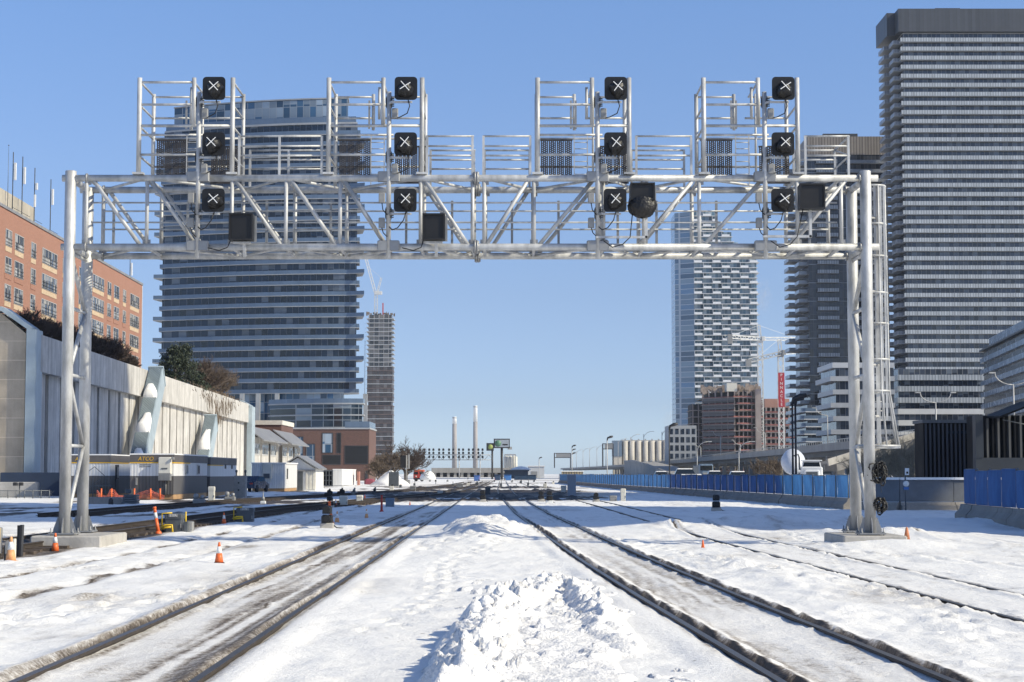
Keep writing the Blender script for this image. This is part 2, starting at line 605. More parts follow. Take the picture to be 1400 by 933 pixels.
# centre lines of the tracks: (y, x) measured from the photograph; gauge
TRK = {
    'left': ([-40, 5, 14.6, 34, 55, 127, 200, 420], [-2.9, -3.2, -3.3, -3.43, -3.6, -4.1, -4.4, -5.0], 1.45),
    'right': ([-40, 5, 14.6, 25, 34.5, 52, 77, 145, 200, 420], [5.0, 3.25, 2.88, 2.43, 2.07, 1.53, 0.85, -0.4, -0.9, -2.2], 1.40),
    'outer': ([-40, 5, 15, 24.8, 45, 62, 94, 150, 240, 420], [8.4, 7.05, 6.75, 6.43, 5.85, 5.6, 5.2, 4.1, 3.0, 1.5], 1.36),
    'timber': ([-40, 5, 40, 56, 83, 107, 126, 160, 230, 420], [-11.9, -11.8, -11.75, -11.7, -11.3, -9.4, -7.6, -5.6, -5.0, -5.6], 1.435),
    'siding': ([-40, 5, 60, 90, 116, 173, 260, 420], [-19.4, -19.0, -18.4, -18.0, -16.6, -10.7, -8.6, -9.0], 1.435),
    'fence side': ([-40, 20, 60, 100, 160, 260, 420], [13.5, 12.6, 11.6, 10.4, 8.2, 6.2, 4.5], 1.4),
}


def tx(name, y):
    return np.interp(y, TRK[name][0], TRK[name][1])


def ground(x, y):
    """Snow height and dirt (0 clean snow, 0.5 grey slush, 1 ballast) at arrays x, y."""
    z = 0.10 * (fbm(x / 9, y / 14, 1) - 0.5) + 0.10 * (fbm(x / 1.3, y / 2.2, 2) - 0.5) + 0.05 * (fbm(x / 0.55, y / 0.8, 8, 3) - 0.5) + 0.035 * (fbm(x / 0.25, y / 0.35, 3, 3) - 0.5)
    # trodden snow: scattered shallow footprints and clods
    rough = S(0.42, 0.62, fbm(x / 5, y / 9, 21)) * (0.35 + 0.65 * (np.abs(x + 0.4) > 2.3))
    z = z + rough * 0.05 * (fbm(x / 0.3, y / 0.5, 22, 3) - 0.5) - 0.05 * rough * np.minimum(lumps(x, y, 0.62, 23, 0.12, 0.3, 0.5) / 0.1, 1) + 0.6 * rough * blocks(x, y, 0.33, 24, 0.16, 0.22)
    z = z + rough * 0.06 * (lumps(x, y, 0.38, 5, 0.15, 0.6, 0.45) / 0.2 - 0.3) * 0.55
    # walked trails: left and right prints a pace apart
    for x0, y0, ang, n_, w_ in ((-6.0, 20, 80, 60, .11), (-9.5, 30, 62, 40, .11), (6.2, 18, 97, 70, .11), (8.5, 26, 70, 40, .12), (4.6, 18, 84, 60, .11), (-1.5, 20, 88, 40, .1), (9.5, 46, 12, 26, .13), (11, 38, 40, 20, .12), (-12.5, 36, 25, 18, .12), (-5.3, 17, 104, 30, .12), (10.5, 30, 110, 26, .12), (7.6, 44, -8, 22, .12)):
        ca, sa = math.cos(math.radians(ang)), math.sin(math.radians(ang))
        s_ = (x - x0) * ca + (y - y0) * sa
        t_ = -(x - x0) * sa + (y - y0) * ca + 0.25 * np.sin(s_ / 3.1)
        k_ = np.round(s_ / 0.62)
        e_ = ((s_ - k_ * 0.62) / 0.17) ** 2 + ((t_ - 0.13 * (1 - 2 * (np.abs(k_) % 2))) / w_) ** 2
        on_ = (k_ >= 0) & (k_ <= n_)
        z = z - 0.075 * on_ * np.exp(-e_ * e_) + 0.025 * on_ * np.exp(-((e_ - 2.2) ** 2))
    dirt_shade = 0.22 * S(0.58, 0.8, fbm(x / 2.4, y / 6, 31)) + 0.18 * S(0.62, 0.8, fbm(x / 0.7, y / 2.5, 33))
    dirt_shade = dirt_shade * (1 - 0.75 * S(-2.2, -1.6, x) * (1 - S(1.0, 1.5, x)) * (1 - S(60, 75, y)))
    away = S(78, 150, y)
    # lane between the rails: packed, scraped, with grey streaks running along it
    for name, inner, low in (('left', 0.46, 0.03), ('right', 0.30, 0.02), ('outer', 0.05, 0.0), ('fence side', 0.04, 0.0)):
        d = x - tx(name, y)
        g = TRK[name][2] / 2
        ins = 1 - S(g - 0.10, g - 0.04, np.abs(d))
        z = np.where(np.abs(d) < g + 0.35, z * 0.5, z) - low * ins
        st = 0.25 + 1.2 * S(0.34, 0.72, fbm(d / 0.11, y / 22, 45, 3)) * S(0.25, 0.6, fbm(x / 1.0, y / 7, 47))
        dirt_shade = np.maximum(dirt_shade * (1 - 0.8 * ins * (inner > 0.2)), ins * inner * st * (1 - 0.5 * S(50, 110, y)))
        z = z + 0.012 * ins * (fbm(d / 0.06, y / 9, 48) - 0.5) * (inner > 0.2)
    # dirty banks thrown up beside the rails, and the dark flange way
    for name, side, bs, hgt, wd, dk in (('left', -1, -1, 0.07, 0.24, 0.74), ('left', 1, -1, 0.065, 0.18, 0.70), ('right', -1, 1, 0.075, 0.17, 1.1), ('right', 1, 1, 0.05, 0.17, 0.85),
                                        ('outer', -1, -1, 0.045, 0.13, 0.42), ('outer', 1, -1, 0.045, 0.13, 0.42), ('fence side', -1, -1, 0.03, 0.2, 0.2), ('fence side', 1, -1, 0.03, 0.2, 0.2)):  # outer rails: shadow of their grooves is mixed into this tone
        xr = tx(name, y) + side * TRK[name][2] / 2
        q = x - xr
        sd = q * bs + 0.07 * (fbm(x / 0.35, y / 0.9, 41) - 0.5) + 0.05 * (fbm(x / 0.12, y / 0.3, 42) - 0.5)
        far_fade = 1 - 0.7 * S(45, 90, y)
        z = z + hgt * S(0.05, 0.11, sd) * (1 - S(wd * 0.5, wd * 2.2, sd)) * far_fade
        z = z + 0.03 * S(0.05, 0.1, sd) * (1 - S(wd, wd * 1.5, sd)) * (fbm(x / 0.06, y / 0.12, 44, 3) - 0.4) * far_fade
        mott = 0.55 + 0.75 * fbm(x / 0.14, y / 0.35, 43, 4)
        bank = dk * S(0.045, 0.09, sd) * (1 - S(wd * 0.55, wd * 1.25, sd)) * mott
        bank = bank * (0.55 + 0.6 * S(0.35, 0.6, fbm(x / 3, y / 11, 46)))
        slot = 1.0 * np.exp(-(((q * bs - 0.062) / 0.030) ** 2)) * (1.2 if dk > 0.4 else 0.75)
        other = 0.5 * np.exp(-(((q * bs + 0.08) / 0.05) ** 2)) * (0.3 + fbm(x / 0.3, y / 2, 49)) * (1 if dk > 0.4 else 0.4)
        z = z - 0.11 * np.exp(-(((q * bs - 0.062) / 0.035) ** 2)) * (1 if dk > 0.4 else 0.45)
        z = np.where(np.abs(q) < 0.045, np.minimum(z, 0.0), z)
        if side * bs < 0:
            w_ = S(0.045, 0.13, q * side) * (1 - S(0.3, 0.5, q * side))
            z = z * (1 - w_) + np.maximum(z, 0.012) * w_
        dirt_shade = np.maximum(dirt_shade, np.maximum(np.maximum(bank, slot), other) * (1 - 0.45 * S(45, 100, y)))
    for name, wdt, y0 in (('timber', 1.75, 36), ('siding', 1.5, 74)):
        c = tx(name, y)
        d = np.abs(x - c) + 0.9 * (fbm(x / 0.8, y / 2.4, 51) - 0.5)
        on = (1 - S(wdt * 0.75, wdt * 1.15, d)) * S(y0 - 6, y0, y)
        keep = (0.55 + 0.45 * S(0.36, 0.55, fbm(x / 1.6, y / 5, 53))) * np.where(y > 60, 0.35 + 0.65 * S(0.36, 0.5, fbm(x / 0.8, y / 5, 54)), 1.0)
        dirt_shade = np.maximum(dirt_shade, on * keep * (1 - 0.35 * S(170, 260, y)))
        z = z * (1 - on) - 0.05 * on
    # switch yard: cleared, dark ballast in bands between snow
    yard = np.exp(-(((x + 2) / 11) ** 2)) * S(112, 126, y) * (1 - S(330, 420, y))
    bands = S(0.50, 0.60, fbm(x / 7, y / 15, 61)) * (0.6 + 0.4 * fbm(x / 1.5, y / 4, 63))
    dirt_shade = np.maximum(dirt_shade, yard * bands * 0.95)
    for yc, ya, xa, xb, th in ((117, 0.30, -9, 4.5, 4.5), (133, -0.25, -10, 6, 5), (152, 0.35, -12, 5, 6), (178, -0.3, -10, 6, 9), (225, 0.2, -12, 4, 14)):
        d = (y - yc - ya * x + 5 * (fbm(x / 2.2, y / 9, 67) - 0.5)) / th
        q = np.exp(-d * d) * S(xa - 2, xa + 1, x) * (1 - S(xb - 1, xb + 2, x)) * (0.35 + 0.9 * S(0.3, 0.55, fbm(x / 0.9, y / 5, 68)))
        dirt_shade = np.maximum(dirt_shade, np.minimum(q * 1.7, 1))
        z = z + 0.4 * q * lumps(x, y, 0.9, 69, 0.2, 0.6, 0.6)
    grit = S(0.50, 0.72, fbm(x / 0.16, y / 0.3, 35, 3)) * S(0.42, 0.62, fbm(x / 3.0, y / 5.0, 36))
    dirt_shade = np.maximum(dirt_shade, 0.24 * grit * (1 - S(60, 100, y)) * (0.35 + 0.65 * (np.abs(x + 0.5) > 2.2)))
    left = S(-34, -22, x) * (1 - S(-9, -6, x)) * S(60, 80, y) * (1 - S(200, 300, y))
    dirt_shade = np.maximum(dirt_shade, left * 0.8 * S(0.56, 0.64, fbm(x / 3, y / 11, 65)))
    # ploughed ridges
    ridge = np.exp(-(((x + 0.85) / 1.15) ** 2 + ((y - 52) / 9.0) ** 2))
    z = z + 0.26 * ridge * (0.45 + 0.9 * fbm(x / 0.9, y / 2.0, 71)) + 0.5 * np.minimum(ridge * 1.6, 1) * lumps(x, y, 0.55, 73, 0.2, 0.6, 0.6) * 0.6
    for cx, cy, sx, sy, hh in ((5.0, 56, 1.5, 3, 0.2), (8.7, 60, 3.2, 3.0, 0.3), (10.2, 50, 2.0, 2.2, 0.22), (16.5, 66, 5, 3, 0.22), (-14, 44, 3, 2, 0.18), (13, 40, 4, 2, 0.12), (4.2, 32, 0.8, 5, 0.1)):
        q = np.exp(-(((x - cx) / sx) ** 2 + ((y - cy) / sy) ** 2))
        z = z + hh * q * (0.4 + fbm(x / 0.7, y / 1.5, 75)) + 0.35 * q * lumps(x, y, 0.5, 77, 0.15, 0.55, 0.6)
    # lanes worn by tyres on the left
    for off in (-7.6, -9.2, -14.6):
        d = x - off - 0.8 * np.sin(y / 26.0)
        q = np.exp(-((d / 0.20) ** 2)) * (1 - S(90, 140, y))
        z = z - 0.06 * q + 0.05 * q * blocks(x, y, 0.2, 82, 0.6, 1.0) / 0.2
        dirt_shade = np.maximum(dirt_shade, 0.62 * q * S(0.42, 0.62, fbm(x / 0.25, y / 1.6, 81)))
    z = z + 0.15 * np.exp(-(((x - 8.8) / 1.5) ** 2 + ((y - 41.4) / 1.1) ** 2))
    # ground falls a little under the fence line
    z = z - 0.12 * S(11, 16, x)
    far = S(300, 600, y)
    z = z * (1 - far)
    dirt_shade = dirt_shade * (1 - far) + far * 0.3 * S(0.45, 0.6, fbm(x / 30, y / 60, 91))
    out = S(70, 160, np.abs(x))
    dirt_shade = np.maximum(dirt_shade * (1 - out), out * 0.35)
    return z, np.clip(dirt_shade, 0, 1)


def gz(x, y):
    z, _ = ground(np.array([float(x)]), np.array([float(y)]))
    return float(z[0])


def axis(parts):
    out = []
    for a, b, n in parts:
        out += list(np.linspace(a, b, n, endpoint=False))
    out.append(parts[-1][1])
    return np.array(out)


def make_ground():
    half = [0.0]
    while half[-1] < 8:
        half.append(half[-1] + 0.075)
    while half[-1] < 5000:
        half.append(half[-1] + 0.075 * (half[-1] / 8) ** 1.12)
    half = np.array(half)
    xs = np.concatenate([-half[:0:-1], half])
    ys = [-300, -120, -60, -30, -12, 0, 4, 8]
    while ys[-1] < 12.5:
        ys.append(ys[-1] + 0.5)
    while ys[-1] < 7000:
        ys.append(ys[-1] * (1.0068 if ys[-1] < 430 else 1.03))
    ys = np.array(ys)
    X, Y = np.meshgrid(xs, ys)
    xf, yf = X.ravel(), Y.ravel()
    near = (yf < 435) & (yf > 7) & (np.abs(xf) < 75)
    z = np.zeros_like(xf)
    dirt_shade = 0.3 * S(0.45, 0.6, fbm(xf / 30, yf / 60, 91))
    z[near], dirt_shade[near] = ground(xf[near], yf[near])
    nx, ny = len(xs), len(ys)
    co = np.column_stack([X.ravel(), Y.ravel(), z]).astype(np.float32)
    i = (np.arange(ny - 1)[:, None] * nx + np.arange(nx - 1)[None, :]).ravel()
    quads = np.column_stack([i, i + 1, i + nx + 1, i + nx]).astype(np.int32)
    me = bpy.data.meshes.new('snowy_ground')
    me.vertices.add(len(co))
    me.vertices.foreach_set('co', co.ravel())
    me.loops.add(quads.size)
    me.loops.foreach_set('vertex_index', quads.ravel())
    me.polygons.add(len(quads))
    me.polygons.foreach_set('loop_start', np.arange(0, quads.size, 4, dtype=np.int32))
    me.polygons.foreach_set('use_smooth', np.ones(len(quads), dtype=bool))
    me.update(calc_edges=True)
    at = me.attributes.new('dirt_shade', 'FLOAT', 'POINT')
    at.data.foreach_set('value', dirt_shade.astype(np.float32))
    o = bpy.data.objects.new('ground', me)
    COL.objects.link(o)
    tag(o, 'snow covered rail yard ground with dirty wheel ruts', None, None, 'structure')
    m, t, b = new_mat('trampled snow')
    tc = node(t, 'ShaderNodeTexCoord')
    a = node(t, 'ShaderNodeAttribute', attribute_name='dirt_shade')
    n1 = node(t, 'ShaderNodeTexNoise', {'Vector': tc.outputs['Object'], 'Scale': 4.0, 'Detail': 8.0, 'Roughness': 0.75})
    n2 = node(t, 'ShaderNodeTexNoise', {'Vector': tc.outputs['Object'], 'Scale': 26.0, 'Detail': 4.0, 'Roughness': 0.6})
    k = math_n(t, 'MULTIPLY', math_n(t, 'SUBTRACT', math_n(t, 'ADD', n1.outputs['Fac'], n2.outputs['Fac']), 1.0), 1.0)
    k = math_n(t, 'MULTIPLY', k, math_n(t, 'MINIMUM', math_n(t, 'MULTIPLY', a.outputs['Fac'], 2.2), 1.0))
    f = math_n(t, 'ADD', a.outputs['Fac'], k, clamp=True)
    rp = node(t, 'ShaderNodeValToRGB', {'Fac': f})
    e = rp.color_ramp.elements
    e[0].position, e[0].color = 0.0, (0.885, 0.875, 0.85, 1)
    e[1].position, e[1].color = 1.0, (0.028, 0.024, 0.021, 1)
    for pos, c in ((0.2, (0.74, 0.725, 0.70, 1)), (0.4, (0.42, 0.385, 0.345, 1)), (0.6, (0.155, 0.125, 0.093, 1)), (0.8, (0.055, 0.044, 0.036, 1))):
        q = e.new(pos)
        q.color = c
    # sparse grit lying on the snow
    vo = node(t, 'ShaderNodeTexVoronoi', {'Vector': tc.outputs['Object'], 'Scale': 4.0, 'Randomness': 1.0})
    n5 = node(t, 'ShaderNodeTexNoise', {'Vector': tc.outputs['Object'], 'Scale': 0.35, 'Detail': 3.0})
    size = node(t, 'ShaderNodeMapRange', {'Value': n5.outputs['Fac'], 'From Min': 0.5, 'From Max': 0.7, 'To Min': 0.0, 'To Max': 0.13})
    grit = math_n(t, 'LESS_THAN', vo.outputs['Distance'], size.outputs[0])
    gc = mix_c(t, math_n(t, 'MULTIPLY', grit, 0.75), rp.outputs[0], (0.14, 0.12, 0.1))
    t.links.new(gc, b.inputs['Base Color'])
    b.inputs['Roughness'].default_value = 0.62
    b.inputs['Specular IOR Level'].default_value = 0.3
    n3 = node(t, 'ShaderNodeTexNoise', {'Vector': tc.outputs['Object'], 'Scale': 9.0, 'Detail': 8.0, 'Roughness': 0.7})
    bp = node(t, 'ShaderNodeBump', {'Strength': 0.6, 'Distance': 0.06, 'Height': n3.outputs['Fac']})
    t.links.new(bp.outputs[0], b.inputs['Normal'])
    me.materials.append(m)
    return o, m


ground_obj, SNOW_G = make_ground()


def snow_pile(name, label, x0, x1, y0, y1, step, hfun):
    nx, ny = int((x1 - x0) / step), int((y1 - y0) / step)
    X, Y = np.meshgrid(np.linspace(x0, x1, nx), np.linspace(y0, y1, ny))
    z = hfun(X, Y)
    sx = 0.35 * step * (rng.random(X.shape) - 0.5)
    mb = MB()
    i = (np.arange(ny - 1)[:, None] * nx + np.arange(nx - 1)[None, :]).ravel()
    c = ((x0 + x1) / 2, (y0 + y1) / 2, 0)
    vs = np.column_stack([X.ravel() + sx.ravel() - c[0], Y.ravel() - c[1], z.ravel()])
    zz = z.ravel()
    q = np.column_stack([i, i + 1, i + nx + 1, i + nx])
    q = q[(zz[q].max(axis=1) > -0.12)]
    mb.add([tuple(v) for v in vs.tolist()], [tuple(r) for r in q.tolist()], True)
    o = mb.build(name, PILE, None, loc=c)
    return tag(o, label, 'snow pile')


PILE = M('ploughed snow', (0.80, 0.79, 0.775), 0.6, 0, 0.09, 6, 0.6, 30)


def near_pile(X, Y):
    wob = 0.28 * (fbm(X / 0.7, Y / 0.8, 101) - 0.5)

    def ridge(pts, wl, wr, h0):
        c = np.interp(Y, [p[0] for p in pts], [p[1] for p in pts])
        hh = np.interp(Y, [p[0] for p in pts], [p[2] for p in pts])
        d = X - c + wob
        return hh * h0 * np.where(d < 0, np.exp(-((d / wl) ** 2)), np.exp(-((d / wr) ** 2)))
    a = ridge([(9, -.55, .6), (14.6, -.42, 1.0), (18, -.38, 1.0), (20.6, -.26, 1.0), (23, .1, 1.0), (25.5, .46, .95), (27.5, .7, .5), (29, .8, 0)], .20, .42, .27)
    b = ridge([(16.5, 1.0, .0), (18, 1.0, .45), (20, 1.0, .9), (22, .96, 1.0), (24, .86, 1.0), (26, .72, .85), (28, .75, 0)], .24, .22, .22)
    fill = 0.11 * np.exp(-(((X - .30) / .62) ** 4)) * S(9, 12, Y) * (1 - S(23, 27, Y))
    base = np.maximum(np.maximum(a, b), fill)
    m = np.clip(base / 0.12, 0, 1)
    z = base * (0.55 + 0.85 * fbm(X / 0.4, Y / 0.5, 103))
    hi = np.clip(np.maximum(a, b) / 0.15, 0, 1)
    z = z + hi * (0.75 * blocks(X, Y, 0.36, 105, 0.62, 0.42) + 0.6 * blocks(X, Y, 0.2, 107, 0.6, 0.5)) + m * (0.5 * blocks(X, Y, 0.11, 109, 0.35, 0.5) * (0.12 + 0.88 * hi) + 0.3 * lumps(X, Y, 0.16, 110, 0.2, 0.6, 0.5) * (0.12 + hi)) - 0.05 * m * (1 - hi) * np.minimum(lumps(X, Y, 0.5, 112, 0.15, 0.4, 0.6) / 0.12, 1)
    z = z + 0.022 * (fbm(X / 0.05, Y / 0.05, 111, 3) - 0.5) * m
    sc = np.exp(-(((X - .4) / 1.15) ** 4)) * S(11, 14, Y) * (1 - S(28, 30, Y))
    z = z + sc * 0.8 * blocks(X, Y, 0.3, 115, 0.16, 0.3)
    m = np.maximum(m, sc * (blocks(X, Y, 0.3, 115, 0.16, 0.3) > 0.02))
    return z * 0.86 - 0.07 * (1 - S(0.0, 0.45, m)) + 0.004


snow_pile('snow_pile', 'broken ridge of ploughed snow clods between the two nearest tracks', -1.4, 2.3, 8.5, 30.5, 0.027, near_pile)


def far_pile(X, Y):
    d = np.sqrt(((X + 0.9) / 1.35) ** 2 + ((Y - 53) / 9.5) ** 2) + 0.5 * (fbm(X / 0.9, Y / 2.2, 121) - 0.5)
    m = 1 - S(0.45, 1.0, d)
    z = 0.22 * m * (0.4 + 0.9 * fbm(X / 0.6, Y / 1.0, 123))
    e = np.minimum(m * 2, 1)
    z = z + e * (0.5 * lumps(X, Y, 0.6, 125, 0.2, 0.6, 0.5) + 0.45 * lumps(X, Y, 0.28, 127, 0.2, 0.7, 0.55)) * 0.6
    return z + 0.20 * np.exp(-(((X + 0.85) / 1.15) ** 2 + ((Y - 52) / 9.0) ** 2)) - 0.3 * (1 - S(0, 0.12, m))


snow_pile('snow_pile', 'low broken snow heap between the tracks under the signal gantry', -2.7, 1.7, 42, 64, 0.07, far_pile)

# ------------------------------------------------------------------ rails and ties


def sweep(mb, pts, prof, m_side=1, m_top=0):
    """Sweep a cross profile [(dx, z)] along points (x, y)."""
    n = len(prof)
    vs = []
    for x, y, z in pts:
        for dx, dz in prof:
            vs.append((x + dx, y, z + dz))
    b = len(mb.v)
    mb.v.extend(vs)
    for i in range(len(pts) - 1):
        for k in range(n - 1):
            mb.f.append((b + i * n + k, b + i * n + k + 1, b + (i + 1) * n + k + 1, b + (i + 1) * n + k))
            mb.sm.append(False)
            mb.mi.append(m_top if prof[k][1] > -0.005 and prof[k + 1][1] > -0.005 else m_side)


PROF = [(-0.07, -0.17), (-0.012, -0.14), (-0.012, -0.05), (-0.036, -0.035), (-0.036, -0.004), (0.036, -0.004), (0.036, -0.035), (0.012, -0.05), (0.012, -0.14), (0.07, -0.17)]
PROF = [(a, b + 0.004) for a, b in PROF]


def rail_track(name, label, y0, y1, ztop, ties=None):
    t = thing('railway_track', label, None, (0, 0, 0), kind='structure')
    ys = [y0]
    while ys[-1] < y1:
        ys.append(min(y1, ys[-1] + max(1.0, abs(ys[-1]) * 0.02)))
    g = TRK[name][2] / 2
    for s in (-1, 1):
        mb = MB()
        sweep(mb, [(float(tx(name, y)) + s * g, y, ztop) for y in ys], PROF)
        mb.build('rail', [RAILM, RUST], t)
    if ties:
        mb = MB()
        y = ties[0]
        while y < ties[1]:
            x = float(tx(name, y))
            a = math.atan2(float(tx(name, y + 1)) - x, 1)
            mb.box((x + random.uniform(-.05, .05), y, ztop - 0.20 + random.uniform(-.01, .015)), (2.6 * random.uniform(.95, 1.05), 0.24, 0.16), -a + random.uniform(-.02, .02))
            y += 0.56
        q = mb.build('timber', TIMBER, t)
        q['kind'] = 'stuff'
    return t


rail_track('left', 'snowed-in track left of the near snow ridge', 4, 400, 0.03)
rail_track('right', 'snowed-in track right of the near snow ridge', 4, 400, 0.03)
rail_track('outer', 'snow covered track beside the right gantry leg', 4, 380, 0.02)
rail_track('timber', 'cleared track with dark timber ties behind the left gantry footing', 36, 380, 0.13, (37, 130))
rail_track('siding', 'cleared siding in front of the office trailers', 72, 360, 0.13, (74, 150))

# ================================================================== SIGNAL GANTRY
FY, RY = 43.0, 44.8
PADZ = 0.24
gantry = thing('signal_gantry', 'galvanised tubular steel signal gantry spanning the tracks, nearest the camera', 'signal gantry', (0, FY, 0), world=True)
XL, XR = GX(92.5, FY), GX(1186.5, FY)        # the legs
XL = P(92.5, 480, FY).x
XR = P(1186.5, 480, FY).x
ZTOP, ZT, ZB = P(700, 234, FY).z, P(700, 244, FY).z, P(700, 338, FY).z


def fz(py):
    return P(700, py, FY).z


def fx(px, py=290, Y=FY):
    return P(px, py, Y).x


for X in (XL, XR):
    for Y in (FY, RY):
        r = 0.135 if Y == FY else 0.14
        top = ZTOP if Y == FY else ZT + 0.05
        mb = MB()
        mb.lathe([(r, PADZ + 0.05), (r, top - 0.01), (r - 0.012, top), (0.001, top)], (X, Y, 0), 24)
        col = mb.build('column', STEEL, gantry)
        mb = MB().box((X, Y, PADZ + 0.04), (0.62, 0.62, 0.035))
        mb.build('base_plate', STEEL_D, col)
        for k in range(4):
            a = PI / 4 + k * PI / 2 - PI / 4
            ca, sa = math.cos(a), math.sin(a)
            q = MB()
            n = Vector((-sa, ca, 0)) * 0.02
            p = [(X + ca * r * .97, Y + sa * r * .97, PADZ + 0.058), (X + ca * 0.27, Y + sa * 0.27, PADZ + 0.058), (X + ca * 0.265, Y + sa * 0.265, PADZ + 0.14), (X + ca * (r + .03), Y + sa * (r + .03), PADZ + 0.42), (X + ca * r * .97, Y + sa * r * .97, PADZ + 0.42)]
            q.sheet([Vector(v) - n / 2 for v in p], n)
            q.build('gusset', STEEL_D, col)
        for sx in (-1, 1):
            for sy in (-1, 1):
                q = MB()
                q.tube((X + sx * .26, Y + sy * .26, PADZ - 0.02), (X + sx * .26, Y + sy * .26, PADZ + 0.17), 0.016, n=6)
                q.tube((X + sx * .26, Y + sy * .26, PADZ + 0.058), (X + sx * .26, Y + sy * .26, PADZ + 0.09), 0.034, n=6)
                q.build('anchor_bolt', STEEL_D, col)
    # leg bracing between front and rear columns (alternating)
    zs = [P(700, q, 44).z for q in (718, 610, 515, 425, 352)]
    up = True
    for a, b in zip(zs, zs[1:]):
        ya, yb = (FY, RY) if up else (RY, FY)
        MB().tube((X, ya + (0.1 if up else -0.1), a), (X, yb - (0.1 if up else -0.1), b), 0.055).build('leg_brace', STEEL, gantry)
        MB().tube((X, FY + .1, b), (X, RY - .1, b), 0.045).build('leg_strut', STEEL, gantry)
        up = not up
    # cross arms carrying the chords
    for z in (ZT, ZB):
        MB().tube((X, FY - .05, z), (X, RY + .05, z), 0.085, n=12).build('cross_arm', STEEL, gantry)

# chords
for Y in (FY, RY):
    for z in (ZT, ZB):
        mb = MB().tube((XL - 0.20, Y, z), (XR + 0.30, Y, z), 0.085, n=16)
        ch = mb.build('chord', STEEL, gantry)
        xm = fx(651)
        q = MB()
        for d in (-0.028, 0.028):
            q.tube((xm + d - .022, Y, z), (xm + d + .022, Y, z), 0.165, n=18)
        for k in range(8):
            a = k * PI / 4
            q.tube((xm - .075, Y + .132 * math.cos(a), z + .132 * math.sin(a)), (xm + .075, Y + .132 * math.cos(a), z + .132 * math.sin(a)), 0.018, n=6)
        q.build('splice_flange', STEEL_D, ch)
        for px in (88 + 30, 1175):
            q = MB().tube((fx(px) - .02, Y, z), (fx(px) + .02, Y, z), 0.12, n=16)
            q.build('end_collar', STEEL_D, ch)

VERT = [118, 201, 317, 391, 465, 575, 646, 662, 730, 825, 880, 956, 1090, 1150]
DIAG = [(127, 192), (206, 268), (322, 384), (398, 459.5), (470, 528), (581, 640), (722, 665), (811, 737), (948, 873), (1041, 963), (1157, 1082)]
for Y in (FY, RY):
    for px in VERT:
        X = fx(px)
        MB().tube((X, Y, ZB + .06), (X, Y, ZT - .06), 0.046 if Y == FY else 0.05).build('truss_post', STEEL, gantry)
        MB().box((X, Y, ZB + .11), (0.19, 0.03, 0.14)).build('node_plate', STEEL_D, gantry)
        MB().box((X + .03, Y, ZT - .10), (0.16, 0.03, 0.12)).build('node_plate', STEEL_D, gantry)
    for a, b in DIAG:
        MB().tube((fx(a), Y, ZT - .05), (fx(b), Y, ZB + .05), 0.05).build('truss_diagonal', STEEL, gantry)
for z in (ZT, ZB):
    mb = MB()
    for i, px in enumerate(VERT):
        X = fx(px)
        MB().tube((X, FY + .06, z), (X, RY - .06, z), 0.04, n=8).build('lateral_strut', STEEL, gantry)
    for i, (a, b) in enumerate(zip(VERT, VERT[1:])):
        if b - a < 30:
            continue
        ya, yb = (FY, RY) if i % 2 else (RY, FY)
        MB().tube((fx(a), ya, z), (fx(b), yb, z), 0.036, n=8).build('lateral_brace', STEEL, gantry)
# walkway grating inside the truss with kick plates and inner handrails
mb = MB()
x0, x1 = fx(122), fx(1148)
x = x0
while x < x1:
    mb.box((x, (FY + RY) / 2 + .1, ZB + 0.11), (0.012, 0.95, 0.03))
    x += 0.1
for y in (-0.38, 0, 0.58):
    mb.box(((x0 + x1) / 2, (FY + RY) / 2 + y, ZB + .10), (x1 - x0, 0.03, 0.06))
mb.build('walkway_grating', STEEL_D, gantry)
for z, Y in ((P(700, 277, FY + .3).z, FY + .35), (P(700, 304, FY + .3).z, FY + .35), (P(700, 289, RY - .2).z, RY - .2), (P(700, 314, RY - .2).z, RY - .2)):
    MB().tube((x0, Y, z), (x1, Y, z), 0.021, n=8).build('inner_handrail', STEEL, gantry)
for px in (135, 240, 352, 443, 550, 615, 700, 766, 850, 905, 990, 1060, 1122):
    X = fx(px)
    MB().bar((X, RY - .16, ZB + .1), (X, RY - .16, ZT - .3), 0.06, 0.06).build('handrail_post', STEEL_D, gantry)

# handrails on top between the cages: (px0, px1, posts)
Z0 = ZT + .05
for a, b, posts, flip in ((326, 440, (327, 382, 440), 0), (583, 648, (584, 646), 0), (660, 726, (661, 725), 0), (869, 946, (870, 945), 0), (1100, 1161, (1101, 1160), 0)):
    for Y, dz in ((FY, 0), (RY, -0.02)):
        mb = MB()
        for px in posts:
            X = fx(px, 215, FY)
            mb.bar((X, Y, Z0), (X, Y, fz(186) + dz), 0.055, 0.055)
        for py in (186.5, 200, 213):
            z = fz(py) + dz
            mb.tube((fx(a, py), Y, z), (fx(b, py), Y, z), 0.024, n=8)
        mb.build('top_handrail', STEEL, gantry)
    if a == 1100:
        mb = MB()
        X = fx(b, 200)
        for py in (186.5, 213):
            mb.tube((X, FY, fz(py)), (X, RY, fz(py)), 0.024, n=8)
        mb.tube((X, FY, fz(213)), (X, RY, fz(188)), 0.02, n=8)
        mb.build('end_handrail', STEEL, gantry)


